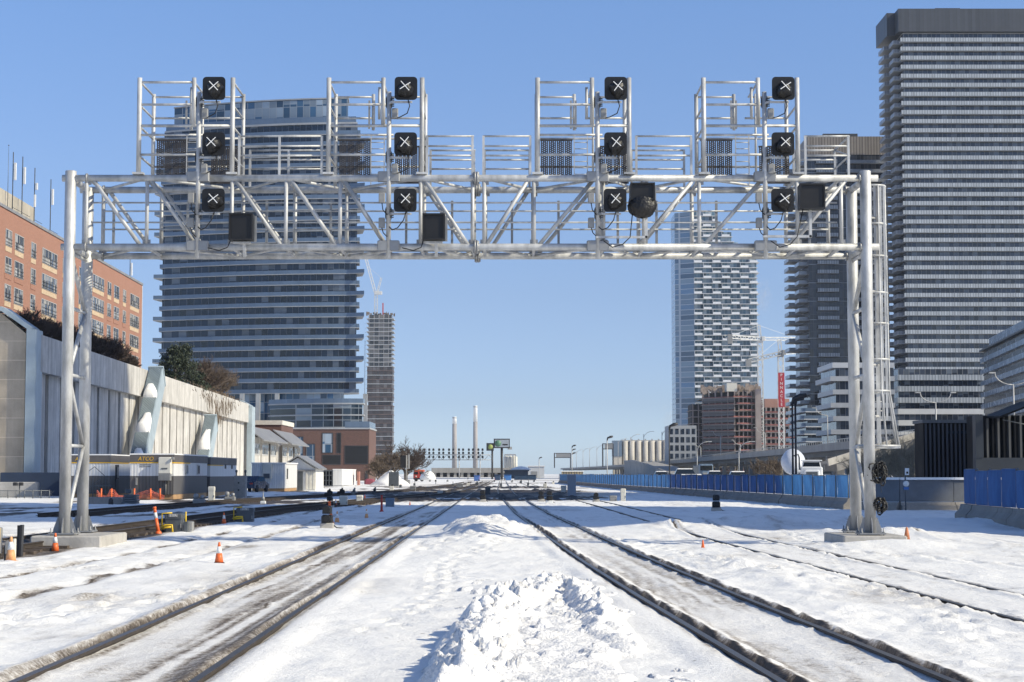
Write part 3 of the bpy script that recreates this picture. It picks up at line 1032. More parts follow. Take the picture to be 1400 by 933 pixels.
def grille(parent, x0, x1, z0, z1, Y, strips=4, tilt=0):
    mb = MB()
    gap = 0.05
    wd = (x1 - x0 - gap * (strips - 1)) / strips
    for s in range(strips):
        a = x0 + s * (wd + gap)
        for k in range(4):
            mb.box((a + wd * k / 3, Y, (z0 + z1) / 2), (0.028, 0.02, z1 - z0))
        n = int((z1 - z0) / 0.052)
        for c in range(3):
            for k in range(n):
                z = z0 + (k + (0.5 if c % 2 else 0.0)) * (z1 - z0) / n
                mb.box((a + wd * (c + .5) / 3, Y, z), (wd / 3, 0.018, 0.026))
    mb.box(((x0 + x1) / 2, Y, z0 - .03), (x1 - x0 + .06, 0.05, 0.05))
    mb.box(((x0 + x1) / 2, Y, z1 + .02), (x1 - x0 + .06, 0.05, 0.035))
    return mb.build('grille', GRILLE, parent)


# maintenance cages: left post px of each, right front post, rear shift to the side the camera sees
CAGES = [(190.5, 318, 531), (449.5, 577, 0), (735, 860, 0), (962, 1090, 0)]
MAST_X = [271, 531.5, 817, 1046]
for ci, (a, b, _) in enumerate(CAGES):
    xa, xb = fx(a, 170), fx(b, 170)
    xm = xa + (fx(265, 170) - fx(190.5, 170))
    z1 = fz(107)
    cage = MB()
    for X, zt, zb in ((xa, z1, ZT + .08), (xb, z1, ZT + .08)):
        cage.tube((X, FY - .02, zb), (X, FY - .02, zt), 0.058, n=12)
        cage.box((X, FY - .02, ZT + .11), (0.26, 0.22, 0.05))
    cage.tube((xm, FY - .02, fz(172)), (xm, FY - .02, z1), 0.052, n=10)
    for py, x2 in ((113, xm), (143.5, xm + .1), (172.5, xb), (185, xm + .25), (212, xm + .25)):
        cage.tube((xa, FY - .02, fz(py)), (x2, FY - .02, fz(py)), 0.030 if py != 172.5 else 0.036, n=8)
    cg = cage.build('maintenance_cage', STEEL, gantry)
    rear = MB()
    zr = fz(109)
    for X in (xa, xb):
        rear.tube((X, RY - .1, ZT + .08), (X, RY - .1, zr), 0.05, n=10)
    xk = xa + 0.66
    rear.tube((xa + .95, RY - .1, fz(160)), (xa + .95, RY - .1, zr), 0.042, n=8)
    for py, p, q in ((113, xa, xa + .95), (113, xm + .05, xb), (143, xa, xa + .95), (143, xm - .1, xb), (172, xa, xb), (212, xa, xb)):
        rear.tube((p, RY - .1, fz(py)), (q, RY - .1, fz(py)), 0.027, n=8)
    rear.build('rear_cage_frame', STEEL, cg)
    for X in (xa, xb):
        for py in (112, 144, 173, 213):
            MB().tube((X, FY, fz(py)), (X, RY - .1, fz(py)), 0.027, n=8).build('side_rail', STEEL, cg)
    MB().tube((xm, FY, fz(113)), (xm, RY - .1, fz(113)), 0.027, n=8).build('side_rail', STEEL, cg)
    MB().tube((xm - .12, FY + .3, fz(160)), (xm - .12, FY + .3, fz(116)), 0.035, n=8).build('gate_post', STEEL, cg)
    MB().tube((xm + .06, FY + .9, ZT + .1), (xm + .06, FY + .9, fz(118)), 0.028, n=8).build('gate_post', STEEL, cg)
    # swing gate hinge plates at the top of the ladder
    hg = MB()
    for d in (0, .12):
        hg.box((xa + 0.86 + d, RY - .28, fz(140)), (0.05, 0.03, 0.72))
    hg.build('hinge_plate', STEEL_D, cg)
    grille(cg, xa + 0.12, xa + 0.12 + 0.75, fz(226), fz(176), RY - .16)
    grille(cg, xm + 0.22, xm + 0.22 + 0.72, fz(236), fz(188), RY - .45)
    ld = MB()
    lx = xa + 0.93
    for d in (0, .33):
        ld.bar((lx + d, RY - .55, ZT + .05), (lx + d, RY - .55, fz(172)), 0.022, 0.03)
    for k in range(7):
        z = ZT + .15 + k * .16
        ld.tube((lx, RY - .55, z), (lx + .33, RY - .55, z), 0.012, n=6)
    ld.build('ladder', STEEL, cg)

# caged access ladder outside the right leg
LX, LY = fx(1204.5, 400), 43.7
lad = MB()
for px, wv in ((1190.5, .06), (1197, .10), (1203.5, .06), (1208.5, .05)):
    X = fx(px, 400, LY)
    lad.bar((X, LY - .15, P(700, 607 if px == 1197 else 575, LY).z), (X, LY - .15, P(700, 256, LY).z), wv, 0.03)
z = P(700, 575, LY).z
while z < P(700, 258, LY).z:
    lad.tube((fx(1190, 400, LY), LY - .15, z), (fx(1204, 400, LY), LY - .15, z), 0.016, n=6)
    z += 0.225
ladder = lad.build('access_ladder', STEEL, gantry)
HOOPS = [(255, .30), (307, .305), (351, .315), (401, .32), (443, .325), (492, .335), (535, .345), (610, .56)]
for py, r in HOOPS:
    zc = P(700, py, LY).z
    pts = []
    for k in range(17):
        a = -PI * 0.5 + PI * 1.35 * (k / 16 - 0.15)
        pts.append((LX - .02 + (r + .02) * math.cos(a), LY + .12 + r * 1.1 * math.sin(a), zc))
    MB().path(pts, 0.030, 6).build('cage_hoop', STEEL, ladder)
mb = MB()
for k in range(6):
    a = -PI * 0.5 + PI * 1.35 * (k / 5 * .96 - 0.13)
    pts = []
    for py, r in HOOPS:
        pts.append((LX - .02 + (r + .02) * math.cos(a), LY + .12 + r * 1.1 * math.sin(a), P(700, py, LY).z))
    MB().path(pts, 0.025, 6).build('cage_bar', STEEL, ladder)
zc = P(700, 612, LY).z
MB().box((LX - .03, LY, zc), (1.05, 0.7, 0.05)).build('landing', STEEL, gantry)
MB().tube((LX - .1, LY, zc), (XR + .1, LY - .3, zc - .25), 0.035, n=8).build('landing_bracket', STEEL, gantry)
for py in (300, 400, 500, 570):
    zz = P(700, py, LY).z
    MB().tube((XR, FY + .3, zz), (fx(1197, 400, LY), LY - .15, zz), 0.03, n=8).build('ladder_bracket', STEEL, gantry)

# footings
for X, nm, w_, d_, off in ((XL, 'left', 1.66, 2.9, 0.20), (XR, 'right', 1.5, 2.7, 0.0)):
    f = MB()
    f.cbox((X + off, FY + .75, PADZ / 2 - 0.12), (w_, d_, PADZ + 0.24), 0.03)
    o = f.build('concrete_footing', CONC, None, loc=None)
    me = o.data
    o.location = (0, 0, 0)
    tag(o, 'pale concrete footing under the %s legs of the signal gantry' % nm, 'footing')


# ------------------------------------------------------------------ signal masts
def backplate(parent, cx, cz, y, s=0.545, tilt=0.0, seed=0):
    rd = random.Random(seed)
    k = s / 2
    c = 0.085
    poly = []
    for qx, qz, a0 in ((k - c, k - c, 0), (-k + c, k - c, 90), (-k + c, -k + c, 180), (k - c, -k + c, 270)):
        for j in range(4):
            a = R(a0 + j * 30)
            poly.append((cx + qx + c * math.cos(a), cz + (qz + c * math.sin(a)) * 1.03))
    mb = MB()
    mb.sheet([(x, y, z) for x, z in poly], (0, 0.018, 0))
    head = mb.build('signal_head', BLACK, parent)
    body = MB()
    body.lathe([(0.20, -0.19), (0.21, -0.02), (0.21, 0.0)], (cx, y + .019, cz), 20, 'y')
    body.build('lamp_housing', BLACK, head)
    # hood wrapped in black plastic: a sagging, creased lump
    prof = [(0.235, 0.0), (0.225, 0.06), (0.205, 0.16), (0.175, 0.235), (0.12, 0.275), (0.05, 0.29), (0.0, 0.292)]
    n = 26
    vs, fs = [], []
    ox, oz = rd.uniform(-.02, .05), rd.uniform(-.06, -.01)
    for i, (r, d) in enumerate(prof):
        for j in range(n):
            a = 2 * PI * j / n
            w_ = 1 + (0.10 * math.sin(a * 3 + seed) + 0.07 * math.sin(a * 7 + seed * 2 + i * .7) + rd.uniform(-.05, .05)) * (1 if i < 6 else 0)
            sag = 1.12 if math.sin(a) < -.2 else 0.92
            vs.append((cx + ox + 0.8 * r * w_ * math.cos(a), y - d, cz + oz + 0.8 * r * w_ * sag * math.sin(a)))
    for i in range(len(prof) - 1):
        for j in range(n):
            fs.append((i * n + j, (i + 1) * n + j, (i + 1) * n + (j + 1) % n, i * n + (j + 1) % n))
    MB().add(vs, fs, True).build('bagged_hood', BAG, head)
    t = MB()
    rr = rd.uniform(-.22, .16)
    L = 0.15
    yy = y - 0.300
    for a in (PI / 4 + rr, -PI / 4 + rr * .3):
        dx, dz = L * math.cos(a), L * math.sin(a)
        t.bar((cx + ox - dx, yy - (0.002 if a > 0 else 0), cz + .0 - dz), (cx + ox + dx, yy - (0.002 if a > 0 else 0), cz + .0 + dz), 0.004, 0.019, (0, -1, 0) if False else (math.sin(a), 0, -math.cos(a)))
    t.build('tape_cross', TAPE, head)
    return head


HEAD_PY = [121, 197, 274]
HEADS = [292.5, 555, 842, 1071]
SM_LAB = ['signal mast with three taped-over heads at the left end of the gantry',
          'signal mast with three taped-over heads, second from the left on the gantry',
          'signal mast with three taped-over heads above the sagging wrapped box, third from the left',
          'signal mast with three taped-over heads at the right end of the gantry']
for i, px in enumerate(MAST_X):
    X = fx(px, 240, FY - .22)
    Y = FY - 0.22
    zt, zb = P(700, 126, Y).z, P(700, 354, Y).z
    sm = thing('signal_mast', SM_LAB[i], 'signal', (X, Y, zb), world=True, group='signal masts on the gantry')
    MB().lathe([(0.057, zb), (0.057, zt), (0.0, zt + .002)], (X, Y, 0), 16).build('mast_pole', STEEL, sm)
    for z in (ZT, ZB):
        c = MB()
        for d in (-0.14, 0.14):
            c.cbox((X + d, Y + .05, z + .01), (0.25, 0.20, 0.24), 0.02)
        c.build('mast_clamp', STEEL_D, sm)
    for h, py in enumerate(HEAD_PY):
        yh = FY - 0.55
        cx, cz = P(HEADS[i] + (0 if h == 0 else -0.5 * h), py, yh).x, P(700, py, yh).z
        backplate(sm, cx, cz, yh, seed=i * 3 + h)
        a = MB()
        a.box(((X + cx) / 2 + .12, yh + .1, cz - .315), (abs(cx - X) + .05, 0.05, 0.045))
        a.bar((X, Y, cz - .3), (X + .12, yh + .1, cz - .3), 0.05, 0.05)
        a.build('head_bracket', STEEL, sm)
        k = MB()
        for j in range(5):
            k.tube((X, Y - .01, cz - .18 - .045 * j), (X, Y + .01, cz - .18 - .045 * j), 0.085, n=10)
            k.box((X + .08, Y - .03, cz - .19 - .045 * j), (0.09, 0.05, 0.022))
        k.build('pivot_clamp', DARKBOX, sm)
        bx = MB()
        right = h < 2
        zz = cz - (.55 if h < 2 else -.10)
        xx = X + (.145 if right else -.16)
        bx.cbox((xx, Y - .02, zz), (0.15, 0.13, 0.24), 0.015)
        bx.build('junction_box', GREYBOX, sm)
        if h == 2:
            MB().cbox((xx, Y - .02, zz - .60), (0.15, 0.13, 0.24), 0.015).build('junction_box', GREYBOX, sm)
        cb = MB()
        if right:
            s = [(cx + .05, yh + .05, cz - .27), (cx + .09, yh + .03, cz - .42), (cx + .03, yh + .04, cz - .60), (cx - .15, yh + .1, cz - .68), (X + .2, Y - .05, cz - .66)]
        else:
            s = [(cx + .02, yh + .05, cz - .27), (cx - .04, yh, cz - .48), (cx - .18, yh + .02, cz - .66), (X + .1, Y - .08, cz - .68), (X + .02, Y - .07, cz - .6)]
            cb.path([(xx, Y - .02, zz - .12), (xx + .03, Y - .06, zz - .3), (X - .02, Y - .08, zz - .42)], 0.012, 6)
            cb.path([(xx, Y - .02, zz - .72), (xx + .04, Y - .06, zz - .85), (X - .02, Y - .08, zz - .95)], 0.012, 6)
        cb.path(s, 0.013, 6)
        cb.build('cable', CABLE, sm)

# bagged route indicators on brackets
IND = [(329.5, 310, 33, 37, 0, 'square black indicator box on a stub post beside the leftmost signal mast'),
       (593, 310, 31, 36, 0, 'square black indicator box on a stub post right of the second signal mast'),
       (878.5, 262, 34, 24, 1, 'indicator box with a sagging wrapped plastic bag on a bent arm'),
       (1110.5, 268.5, 35, 35, 2, 'square black indicator box on an angled arm at the right end of the gantry')]
for i, (px, py, wpx, hpx, kind, lab) in enumerate(IND):
    Y = FY - 0.5
    c = P(px, py, Y)
    wd, hg = wpx * Y / F, hpx * Y / F
    t = thing('route_indicator', lab, 'indicator', (c.x, Y, ZB), world=True, group='route indicators on the gantry')
    mb = MB()
    mb.cbox((c.x, Y + .12, c.z), (wd, 0.3, hg), 0.015)
    case = mb.build('case', BLACK, t)
    mb = MB()
    fr = 0.04
    for sx in (-1, 1):
        mb.box((c.x + sx * (wd / 2 - fr / 2), Y - .05, c.z), (fr, 0.04, hg))
        mb.box((c.x, Y - .052, c.z + sx * (hg / 2 - fr / 2)), (wd - .002, 0.04, fr))
    mb.build('rim', BLACK, case)
    MB().box((c.x + .02, Y + .27, c.z - .02), (wd + .06, 0.03, hg - .02)).build('back_plate', STEEL_D, t)
    if kind == 0:
        m = MB()
        m.box((c.x, Y + .15, c.z - hg / 2 - .05), (0.42, 0.12, 0.035))
        m.bar((c.x + .05, Y + .2, c.z - hg / 2 - .05), (c.x + .05, Y + .3, P(700, 349, Y).z), 0.07, 0.07)
        m.build('mounting_post', STEEL, t)
        mb = MB().path([(c.x - wd * .45, Y + .2, c.z - .25), (c.x - wd * .55, Y, c.z - .5), (c.x - wd * .9, Y - .02, c.z - .58), (c.x - wd * 1.4, Y + .1, c.z - .5)], 0.013, 6)
        mb.build('cable', CABLE, t)
    else:
        m = MB()
        za = P(700, 323 if kind == 1 else 322, Y).z
        xa = fx(MAST_X[i], 320, Y)
        xe = c.x + (0.1 if kind == 1 else -.02)
        m.box(((xa + xe) / 2, Y + .2, za), (xe - xa + .05, 0.06, 0.055))
        m.box((xe, Y + .2, (za + c.z) / 2), (0.065, 0.06, abs(c.z - za) + .05))
        m.build('bent_arm', STEEL, t)
        mb = MB().path([(xa + .15, Y + .1, ZB + .1), (xa + .35, Y, ZB - .07), (xa + .6, Y, ZB + .0), (xa + .78, Y + .05, za - .02), (c.x - wd * .35, Y + .1, c.z - hg / 2)], 0.014, 6)
        mb.build('cable', CABLE, t)
    if kind == 1:
        rd = random.Random(5)
        vs, fs, n = [], [], 28
        prof = [(0.36, 0.03), (0.39, -.05), (0.41, -.14), (0.40, -.24), (0.33, -.33), (0.22, -.40), (0.08, -.43), (0, -.435)]
        for a_, (r, dz) in enumerate(prof):
            for j in range(n):
                a = 2 * PI * j / n
                w_ = 1 + 0.05 * math.sin(a * 5 + a_ * 1.3) + 0.03 * math.sin(a * 11 + a_) + rd.uniform(-.03, .03)
                vs.append((c.x - .01 + 0.84 * r * w_ * math.cos(a), Y + .1 + r * .62 * w_ * math.sin(a), c.z - hg / 2 + .02 + dz + .02 * math.sin(3 * a + a_)))
        for a_ in range(len(prof) - 1):
            for j in range(n):
                fs.append((a_ * n + j, a_ * n + (j + 1) % n, (a_ + 1) * n + (j + 1) % n, (a_ + 1) * n + j))
        MB().add(vs, fs, True).build('plastic_bag', BAG, t)

# cable coils hung on the right leg
for j, (px, py, rr, nn, lab) in enumerate(((1201, 645, 0.23, 15, 'large tangled coil of black cable hung on the right gantry leg'), (1203, 690, 0.15, 9, 'small coil of black cable hanging low on the right gantry leg'))):
    rd = random.Random(40 + j)
    c = P(px, py, FY - .1)
    mb = MB()
    for k in range(nn):
        a0 = rd.uniform(0, 6)
        rx, rz = rr * rd.uniform(.3, 1.05), rr * rd.uniform(.45, 1.3)
        ox_, oz_ = rr * rd.uniform(-.3, .35), rr * rd.uniform(-.7, .35)
        ty, ph = rd.uniform(-.5, .5), rd.uniform(-.3, .3)
        pts = []
        for q in range(25):
            a = a0 + q * 2 * PI / 22
            x, z = rx * math.cos(a), rz * math.sin(a)
            pts.append((c.x + ox_ + x * math.cos(ph) - z * math.sin(ph) + rd.uniform(-.012, .012), c.y + x * ty + rd.uniform(-.06, .06), c.z + oz_ + z * math.cos(ph) + x * math.sin(ph) + rd.uniform(-.012, .012)))
        mb.path(pts, 0.017, 5)
    if j == 0:
        mb.path([(c.x - .16, c.y + .1, c.z + .28), (c.x - .02, c.y, c.z + .24)], 0.012, 5)
        mb.path([(c.x + .05, c.y, c.z - .25), (c.x + .06, c.y, c.z - .5)], 0.008, 5)
    o = mb.build('cable_coil', CABLE, None)
    tag(o, lab, 'cable')

# ================================================================== BUILDINGS
GUARD = M('frosted balcony glass', (0.12, 0.17, 0.24), 0.2, 0.1, 0.12, 0.35, stretch=(1, 1, 0.2))
SLAB = M('slab edge', (0.33, 0.345, 0.36), 0.7, 0, 0.12, 0.4)
SLAB_M = M('mid grey band', (0.42, 0.435, 0.45), 0.55, 0, 0.08, 0.4)
SLAB_X = M('bright white guard', (.7, .71, .72), .5, 0, .05, .3)
SLAB_W = M('white slab edge', (0.52, 0.535, 0.55), 0.55, 0, 0.06, 0.4)
WIN_A = facade('dark window wall', 1.35, 2.95, (0.006, 0.011, 0.02), (0.13, 0.155, 0.19), 0.16, (0.09, 0.11, 0.14), 0.07, rough=.12)
WIN_B = facade('blue curtain wall', 1.5, 2.95, (0.02, 0.05, 0.09), (0.34, 0.42, 0.50), 0.5, (0.25, 0.28, 0.31), 0.09, 0.05)
WIN_C = facade('grey window wall', 1.5, 2.95, (0.024, 0.03, 0.042), (0.14, 0.165, 0.20), 0.35, (0.2, 0.2, 0.2), 0.08)
WIN_D = facade('pale blue glazing', 2.2, 3.0, (0.01, 0.018, 0.028), (0.22, 0.27, 0.32), 0.22, (0.22, 0.25, 0.28), 0.07, 0.06)
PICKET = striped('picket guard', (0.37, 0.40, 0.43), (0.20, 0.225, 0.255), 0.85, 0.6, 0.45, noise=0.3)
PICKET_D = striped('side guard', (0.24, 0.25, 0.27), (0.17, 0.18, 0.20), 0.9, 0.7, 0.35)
CROWN = striped('dark roof louvres', (0.05, 0.057, 0.07), (0.045, 0.05, 0.06), 1.2, 0.8, 0.5, noise=0.3)
LOUVRE = striped('brown grey roof louvres', (0.24, 0.215, 0.195), (0.13, 0.115, 0.105), 1.0, 0.6, 0.6)
BRICK_O = brick_mat('orange brick', (0.345, 0.165, 0.11), (0.29, 0.135, 0.088), (0.36, 0.25, 0.19), 0.45, 0.16)
BRICK_B = brick_mat('brown brick', (0.155, 0.078, 0.06), (0.11, 0.058, 0.046), (0.12, 0.09, 0.08), 0.4, 0.14)
PANEL_T = M('tan spandrel', (0.50, 0.38, 0.25), 0.7, 0, 0.15, 1)
FRAME_D = M('dark window frame', (0.05, 0.05, 0.052), 0.5, 0.2, 0.15, 4)
FRAME_W = M('pale window frame', (0.42, 0.42, 0.41), 0.5, 0.1, 0.1, 4)
PANE = facade('apartment panes', 0.85, 1.15, (0.02, 0.024, 0.03), (0.44, 0.43, 0.40), 0.42, (0.16, 0.15, 0.14), 0.07, 0.03)
WALLC = concrete('weathered wall concrete', (0.55, 0.53, 0.495), 0.85, 0.5)
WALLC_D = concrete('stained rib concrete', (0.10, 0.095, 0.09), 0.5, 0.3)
WALLE = concrete('banded end concrete', (0.52, 0.44, 0.34), 0.3, 0.4, bands=1.5)
BLUEST = M('pale blue painted steel', (0.36, 0.43, 0.47), 0.5, 0.05, 0.12, 0.8)
BLUERIB = striped('ribbed blue grey steel', (0.23, 0.28, 0.30), (0.12, 0.15, 0.165), 0.28, 0.55, 0.5, bump=0.6)
ROOFM = M('weathered roof metal', (0.27, 0.27, 0.27), 0.5, 0.25, 0.25, 0.7)


def wall_ring(mb, poly, z0, z1, t=0.06, closed=True):
    """A thin upright guard along a plan outline."""
    n = len(poly)
    for i in range(n if closed else n - 1):
        a, b = Vector((*poly[i], 0)), Vector((*poly[(i + 1) % n], 0))
        if (b - a).length < 0.05:
            continue
        d = (b - a).normalized()
        nn = Vector((d.y, -d.x, 0)) * t
        c = [a, b, b - nn, a - nn]
        mb.prism([(p.x, p.y) for p in c], z0, z1)


def storeys(t, plan, z0, n, fh, bal, wall_m, slab_m, guard_m, guard_h=1.1, slab_t=0.26, skip=(), wname='window_wall', closed=True, cap=True):
    """Window wall per storey, a balcony slab with its guard per storey. bal(i) -> outline or None."""
    for i in range(n):
        a = z0 + i * fh
        MB().prism(plan, a + slab_t, a + fh, caps=False).build(wname, wall_m, t)
        b = bal(i)
        if b is None or i in skip:
            MB().prism(plan, a, a + slab_t).build('slab', slab_m, t)
            continue
        s = MB().prism(b, a, a + slab_t).build('balcony', slab_m, t)
        g = MB()
        wall_ring(g, b, a + slab_t, a + slab_t + guard_h, closed=closed)
        g.build('guard', guard_m, s)
    if cap:
        MB().prism(plan, z0 + n * fh, z0 + n * fh + 0.4).build('roof', slab_m, t)


# ---- curved tower on the left -------------------------------------------------
D1 = 480.0
XA, XB = GX(213, D1 + 6.5), GX(493, D1 - 6.5)
cx1, hw1 = (XA + XB) / 2, (XB - XA) / 2
t = thing('condominium_tower', 'wide curved glass condominium tower with pale balcony bands behind the left half of the gantry', 'tower', (cx1, D1, 0), world=True)


def lens(hw, front, back, n=14, cx=cx1, y=D1, sk=0.0):
    pts = []
    for i in range(n + 1):
        u = -1 + 2 * i / n
        pts.append((cx + u * hw, y - front * (1 - u * u) + sk * u))
    for i in range(n + 1):
        u = 1 - 2 * i / n
        pts.append((cx + u * hw * 0.985, y + 6 + back * (1 - u * u) + sk * u))
    return pts


SK = -6.5
core = lens(hw1 - 1.3, 2.4, 8, sk=SK)
FH1 = 14.72 * D1 / F
zb1 = P(700, 537, D1 - 4).z - 0.3
NF1 = 25


def bal1(i):
    p = lens(hw1 - 0.5, 3.4, 8.5, sk=SK)
    if i % 2:
        # alternate floors reach to a point beyond the ends
        p = lens(hw1 + 0.2, 3.3, 8.5, sk=SK)
        p[14] = (cx1 + hw1 + .9, D1 + SK - 1.8)
        p[0] = (cx1 - hw1 - .9, D1 - SK - 1.2)
    return p


storeys(t, core, zb1, NF1, FH1, bal1, WIN_A, SLAB, GUARD, 0.95, 0.2)
# penthouse: set-back curved glass drum with a flat lid
zp = zb1 + NF1 * FH1
px0, px1 = GX(231, D1 + 6.5), GX(472, D1 - 6.5)
pcx, phw = (px0 + px1) / 2, (px1 - px0) / 2
pent = lens(phw, 2.4, 7, cx=pcx, y=D1 + 2, sk=SK)
MB().prism(lens(hw1 - 1.5, 3.0, 8, sk=SK), zp, zp + 0.5).build('terrace', SLAB, t)
g = MB()
wall_ring(g, lens(hw1 - 1.7, 2.9, 7.8, sk=SK), zp + .5, zp + 2.0)
g.build('terrace_guard', GUARD, t)
zr = P(700, 138, D1).z
MB().prism(pent, zp + .6, zr - 0.5, caps=False).build('penthouse_glazing', WIN_B, t)
MB().prism(lens(phw + .2, 2.6, 7.2, cx=pcx, y=D1 + 2, sk=SK), zr - .35, zr).build('roof', SLAB, t)
# recessed columns and lower glazing under the balconies
zg = P(700, 585, D1 - 20).z
MB().prism(lens(hw1 - 4.5, 1.6, 7, sk=SK), 4, zb1, caps=False).build('lobby_glazing', WIN_B, t)
for px in (330, 352, 378, 498):
    X = GX(px, D1 - 6)
    MB().box((X, D1 - 5 + (2 if px > 400 else 0), (zb1 + zg) / 2), (1.1, 1.1, zb1 - zg)).build('column', SLAB, t)
DP = 452.0
pa, pb = GX(366, DP), GX(497, DP)
pc, ph = (pa + pb) / 2, (pb - pa) / 2
z1, z2, z3 = P(700, 585, DP).z, P(700, 568, DP).z, P(700, 552, DP).z
podium = lens(ph, 3.5, 12, cx=pc, y=DP, sk=-4)
for a, b in ((z1, z2), (z2, z3)):
    s = MB().prism(lens(ph + .4, 3.9, 12, cx=pc, y=DP, sk=-4), a - .25, a + .1).build('podium_slab', SLAB, t)
    MB().prism(podium, a + .1, b - .25, caps=False).build('podium_glazing', WIN_D, t)
MB().prism(lens(ph + .4, 3.9, 12, cx=pc, y=DP, sk=-4), z3 - .35, z3).build('podium_slab', SLAB, t)
g = MB()
wall_ring(g, lens(ph + .3, 3.8, 12, cx=pc, y=DP, sk=-4), z3, z3 + 1.1)
g.build('podium_guard', GUARD, t)

# ---- brown brick block at the tower's foot ----
DB = 440.0
b0, b1 = GX(400, DB), GX(505, DB)
zt = P(700, 587, DB).z
t = thing('brick_block', 'dark brown brick block with black screens at the foot of the curved tower', 'building', ((b0 + b1) / 2, DB, 0), world=True)
MB().span((b0, DB, 0), (b1, DB + 22, zt)).build('wall', BRICK_B, t)
MB().span((b0 - .2, DB - .2, zt), (b1 + .2, DB + 22, zt + .35)).build('coping', SLAB, t)
g = MB()
wall_ring(g, [(b1 - 6, DB + .2), (b1, DB + .2), (b1, DB + 20)], zt + .35, zt + 1.9, closed=False)
g.build('terrace_guard', GUARD, t)
SCREEN = striped('dark screen', (0.018, 0.020, 0.020), (0.010, 0.010, 0.012), 0.25, 0.5, 0.3, axis='z')


def on_face(t, px0, px1, py0, py1, D, nm, mat, dep=0.12, frame=None, sub='pane', proud=0.05):
    a, b = P(px0, py1, D), P(px1, py0, D)
    if frame is None:
        return MB().span((a.x, D - proud, a.z), (b.x, D + dep, b.z)).build(nm, mat, t)
    fw = 0.18
    m = MB()
    m.span((a.x, D - proud - .05, a.z), (a.x + fw, D + dep, b.z))
    m.span((b.x - fw, D - proud - .05, a.z), (b.x, D + dep, b.z))
    m.span((a.x + fw, D - proud - .045, a.z), (b.x - fw, D + dep, a.z + fw))
    m.span((a.x + fw, D - proud - .045, b.z - fw), (b.x - fw, D + dep, b.z))
    o = m.build(nm, frame, t)
    MB().span((a.x + fw, D - proud + .02, a.z + fw), (b.x - fw, D + dep - .02, b.z - fw)).build(sub, mat, o)
    return o


on_face(t, 471, 503.5, 609.5, 635, DB, 'screen', SCREEN, frame=FRAME_D, sub='screen_face')
on_face(t, 440.5, 466, 622, 635.5, DB, 'screen', SCREEN, frame=FRAME_D, sub='screen_face')
on_face(t, 440, 455.5, 592, 620, DB, 'window', WIN_B, frame=FRAME_D)
on_face(t, 460, 466.5, 592, 620, DB, 'window', SCREEN, frame=FRAME_D)
on_face(t, 418, 431, 607, 634, DB, 'window', WIN_B, frame=FRAME_D)
on_face(t, 404, 415, 597, 640, DB, 'window', WIN_B, frame=FRAME_D)
MB().span((GX(500, DB), DB - .1, 0), (b1 - .3, DB + .3, 2.4)).build('garage_door', FRAME_D, t)

# ---- tower under construction far left of centre ----
D2 = 1250.0
a, b = GX(501, D2), GX(537, D2)
t = thing('unfinished_tower', 'far brown concrete tower under construction, right of the curved tower', 'tower', ((a + b) / 2, D2, 0), world=True)
fh = 3.05
n = int(P(700, 430, D2).z / fh)
BRN = M('raw brown floors', (0.13, 0.095, 0.085), 0.8, 0, 0.3, 0.2)
WIN_U = facade('unfinished bays', 2.6, 3.05, (0.035, 0.033, 0.036), (0.09, 0.088, 0.092), 0.35, (0.07, 0.06, 0.06), 0.16, 0.12, rough=.4)
WIN_V = facade('boarded bays', 2.6, 3.05, (0.022, 0.018, 0.017), (0.13, 0.12, 0.12), 0.2, (0.06, 0.042, 0.038), 0.18, 0.0, rough=.4)
WIN_O = facade('open concrete bays', 3.4, 3.05, (0.03, 0.028, 0.026), (0.28, 0.25, 0.22), 0.4, (0.32, 0.29, 0.26), 0.16, 0.0)
for i in range(n):
    z = i * fh
    opn = i > n * 0.66
    ins = 1.1 if opn or i % 11 == 5 else 0.3
    MB().span((a + ins, D2 + ins, z + .35), (b - ins, D2 + 17, z + fh)).build('storey', WIN_O if opn else WIN_V, t)
    MB().span((a - (.3 if opn else 0), D2, z), (b + (.3 if opn else 0), D2 + 18, z + .5)).build('floor_slab', SLAB if opn or i % 2 else BRN, t)
zt = n * fh
m = MB()
for k in range(26):
    x, y = random.uniform(a - .6, b + .6), D2 + random.uniform(-.6, 14)
    m.box((x, y, zt + random.uniform(.5, 1.6)), (random.uniform(.2, 2.2), .3, random.uniform(.3, 3.2)))
o = m.build('formwork', M('formwork', (0.2, 0.16, 0.13), 0.8, 0, 0.4, 0.4), t)
MB().span((a + 10.5, D2 + 3, zt), (a + 11.3, D2 + 4, zt + 8.5)).build('core_jump_mast', RED, t)
m = MB()
for k in range(n - 2):
    m.box((a - 1.4, D2 + 4, 3 + k * fh), (0.8, 0.8, 0.12))
m.bar((a - 1.6, D2 + 4, 0), (a - 1.6, D2 + 4, zt - 18), 0.3, 0.3)
m.build('hoist_rail', STEEL_D, t)


def lattice(mb, p0, p1, wd, step, r=0.12):
    """Square lattice boom: four chords and zigzag lacing."""
    p0, p1 = Vector(p0), Vector(p1)
    d = (p1 - p0)
    L = d.length
    d.normalize()
    u = Vector((0, 1, 0)) if abs(d.y) < .9 else Vector((1, 0, 0))
    s = d.cross(u).normalized() * wd / 2
    u = d.cross(s).normalized() * wd / 2
    cs = [s + u, s - u, -s - u, -s + u]
    for c in cs:
        mb.bar(p0 + c, p1 + c, r * 2, r * 2)
    n = max(2, int(L / step))
    for i in range(n):
        a, b = p0 + d * (L * i / n), p0 + d * (L * (i + 1) / n)
        for k in range(4):
            q, w_ = cs[k], cs[(k + 1) % 4]
            mb.bar(a + (q if i % 2 else w_), b + (w_ if i % 2 else q), r * 1.3, r * 1.3)


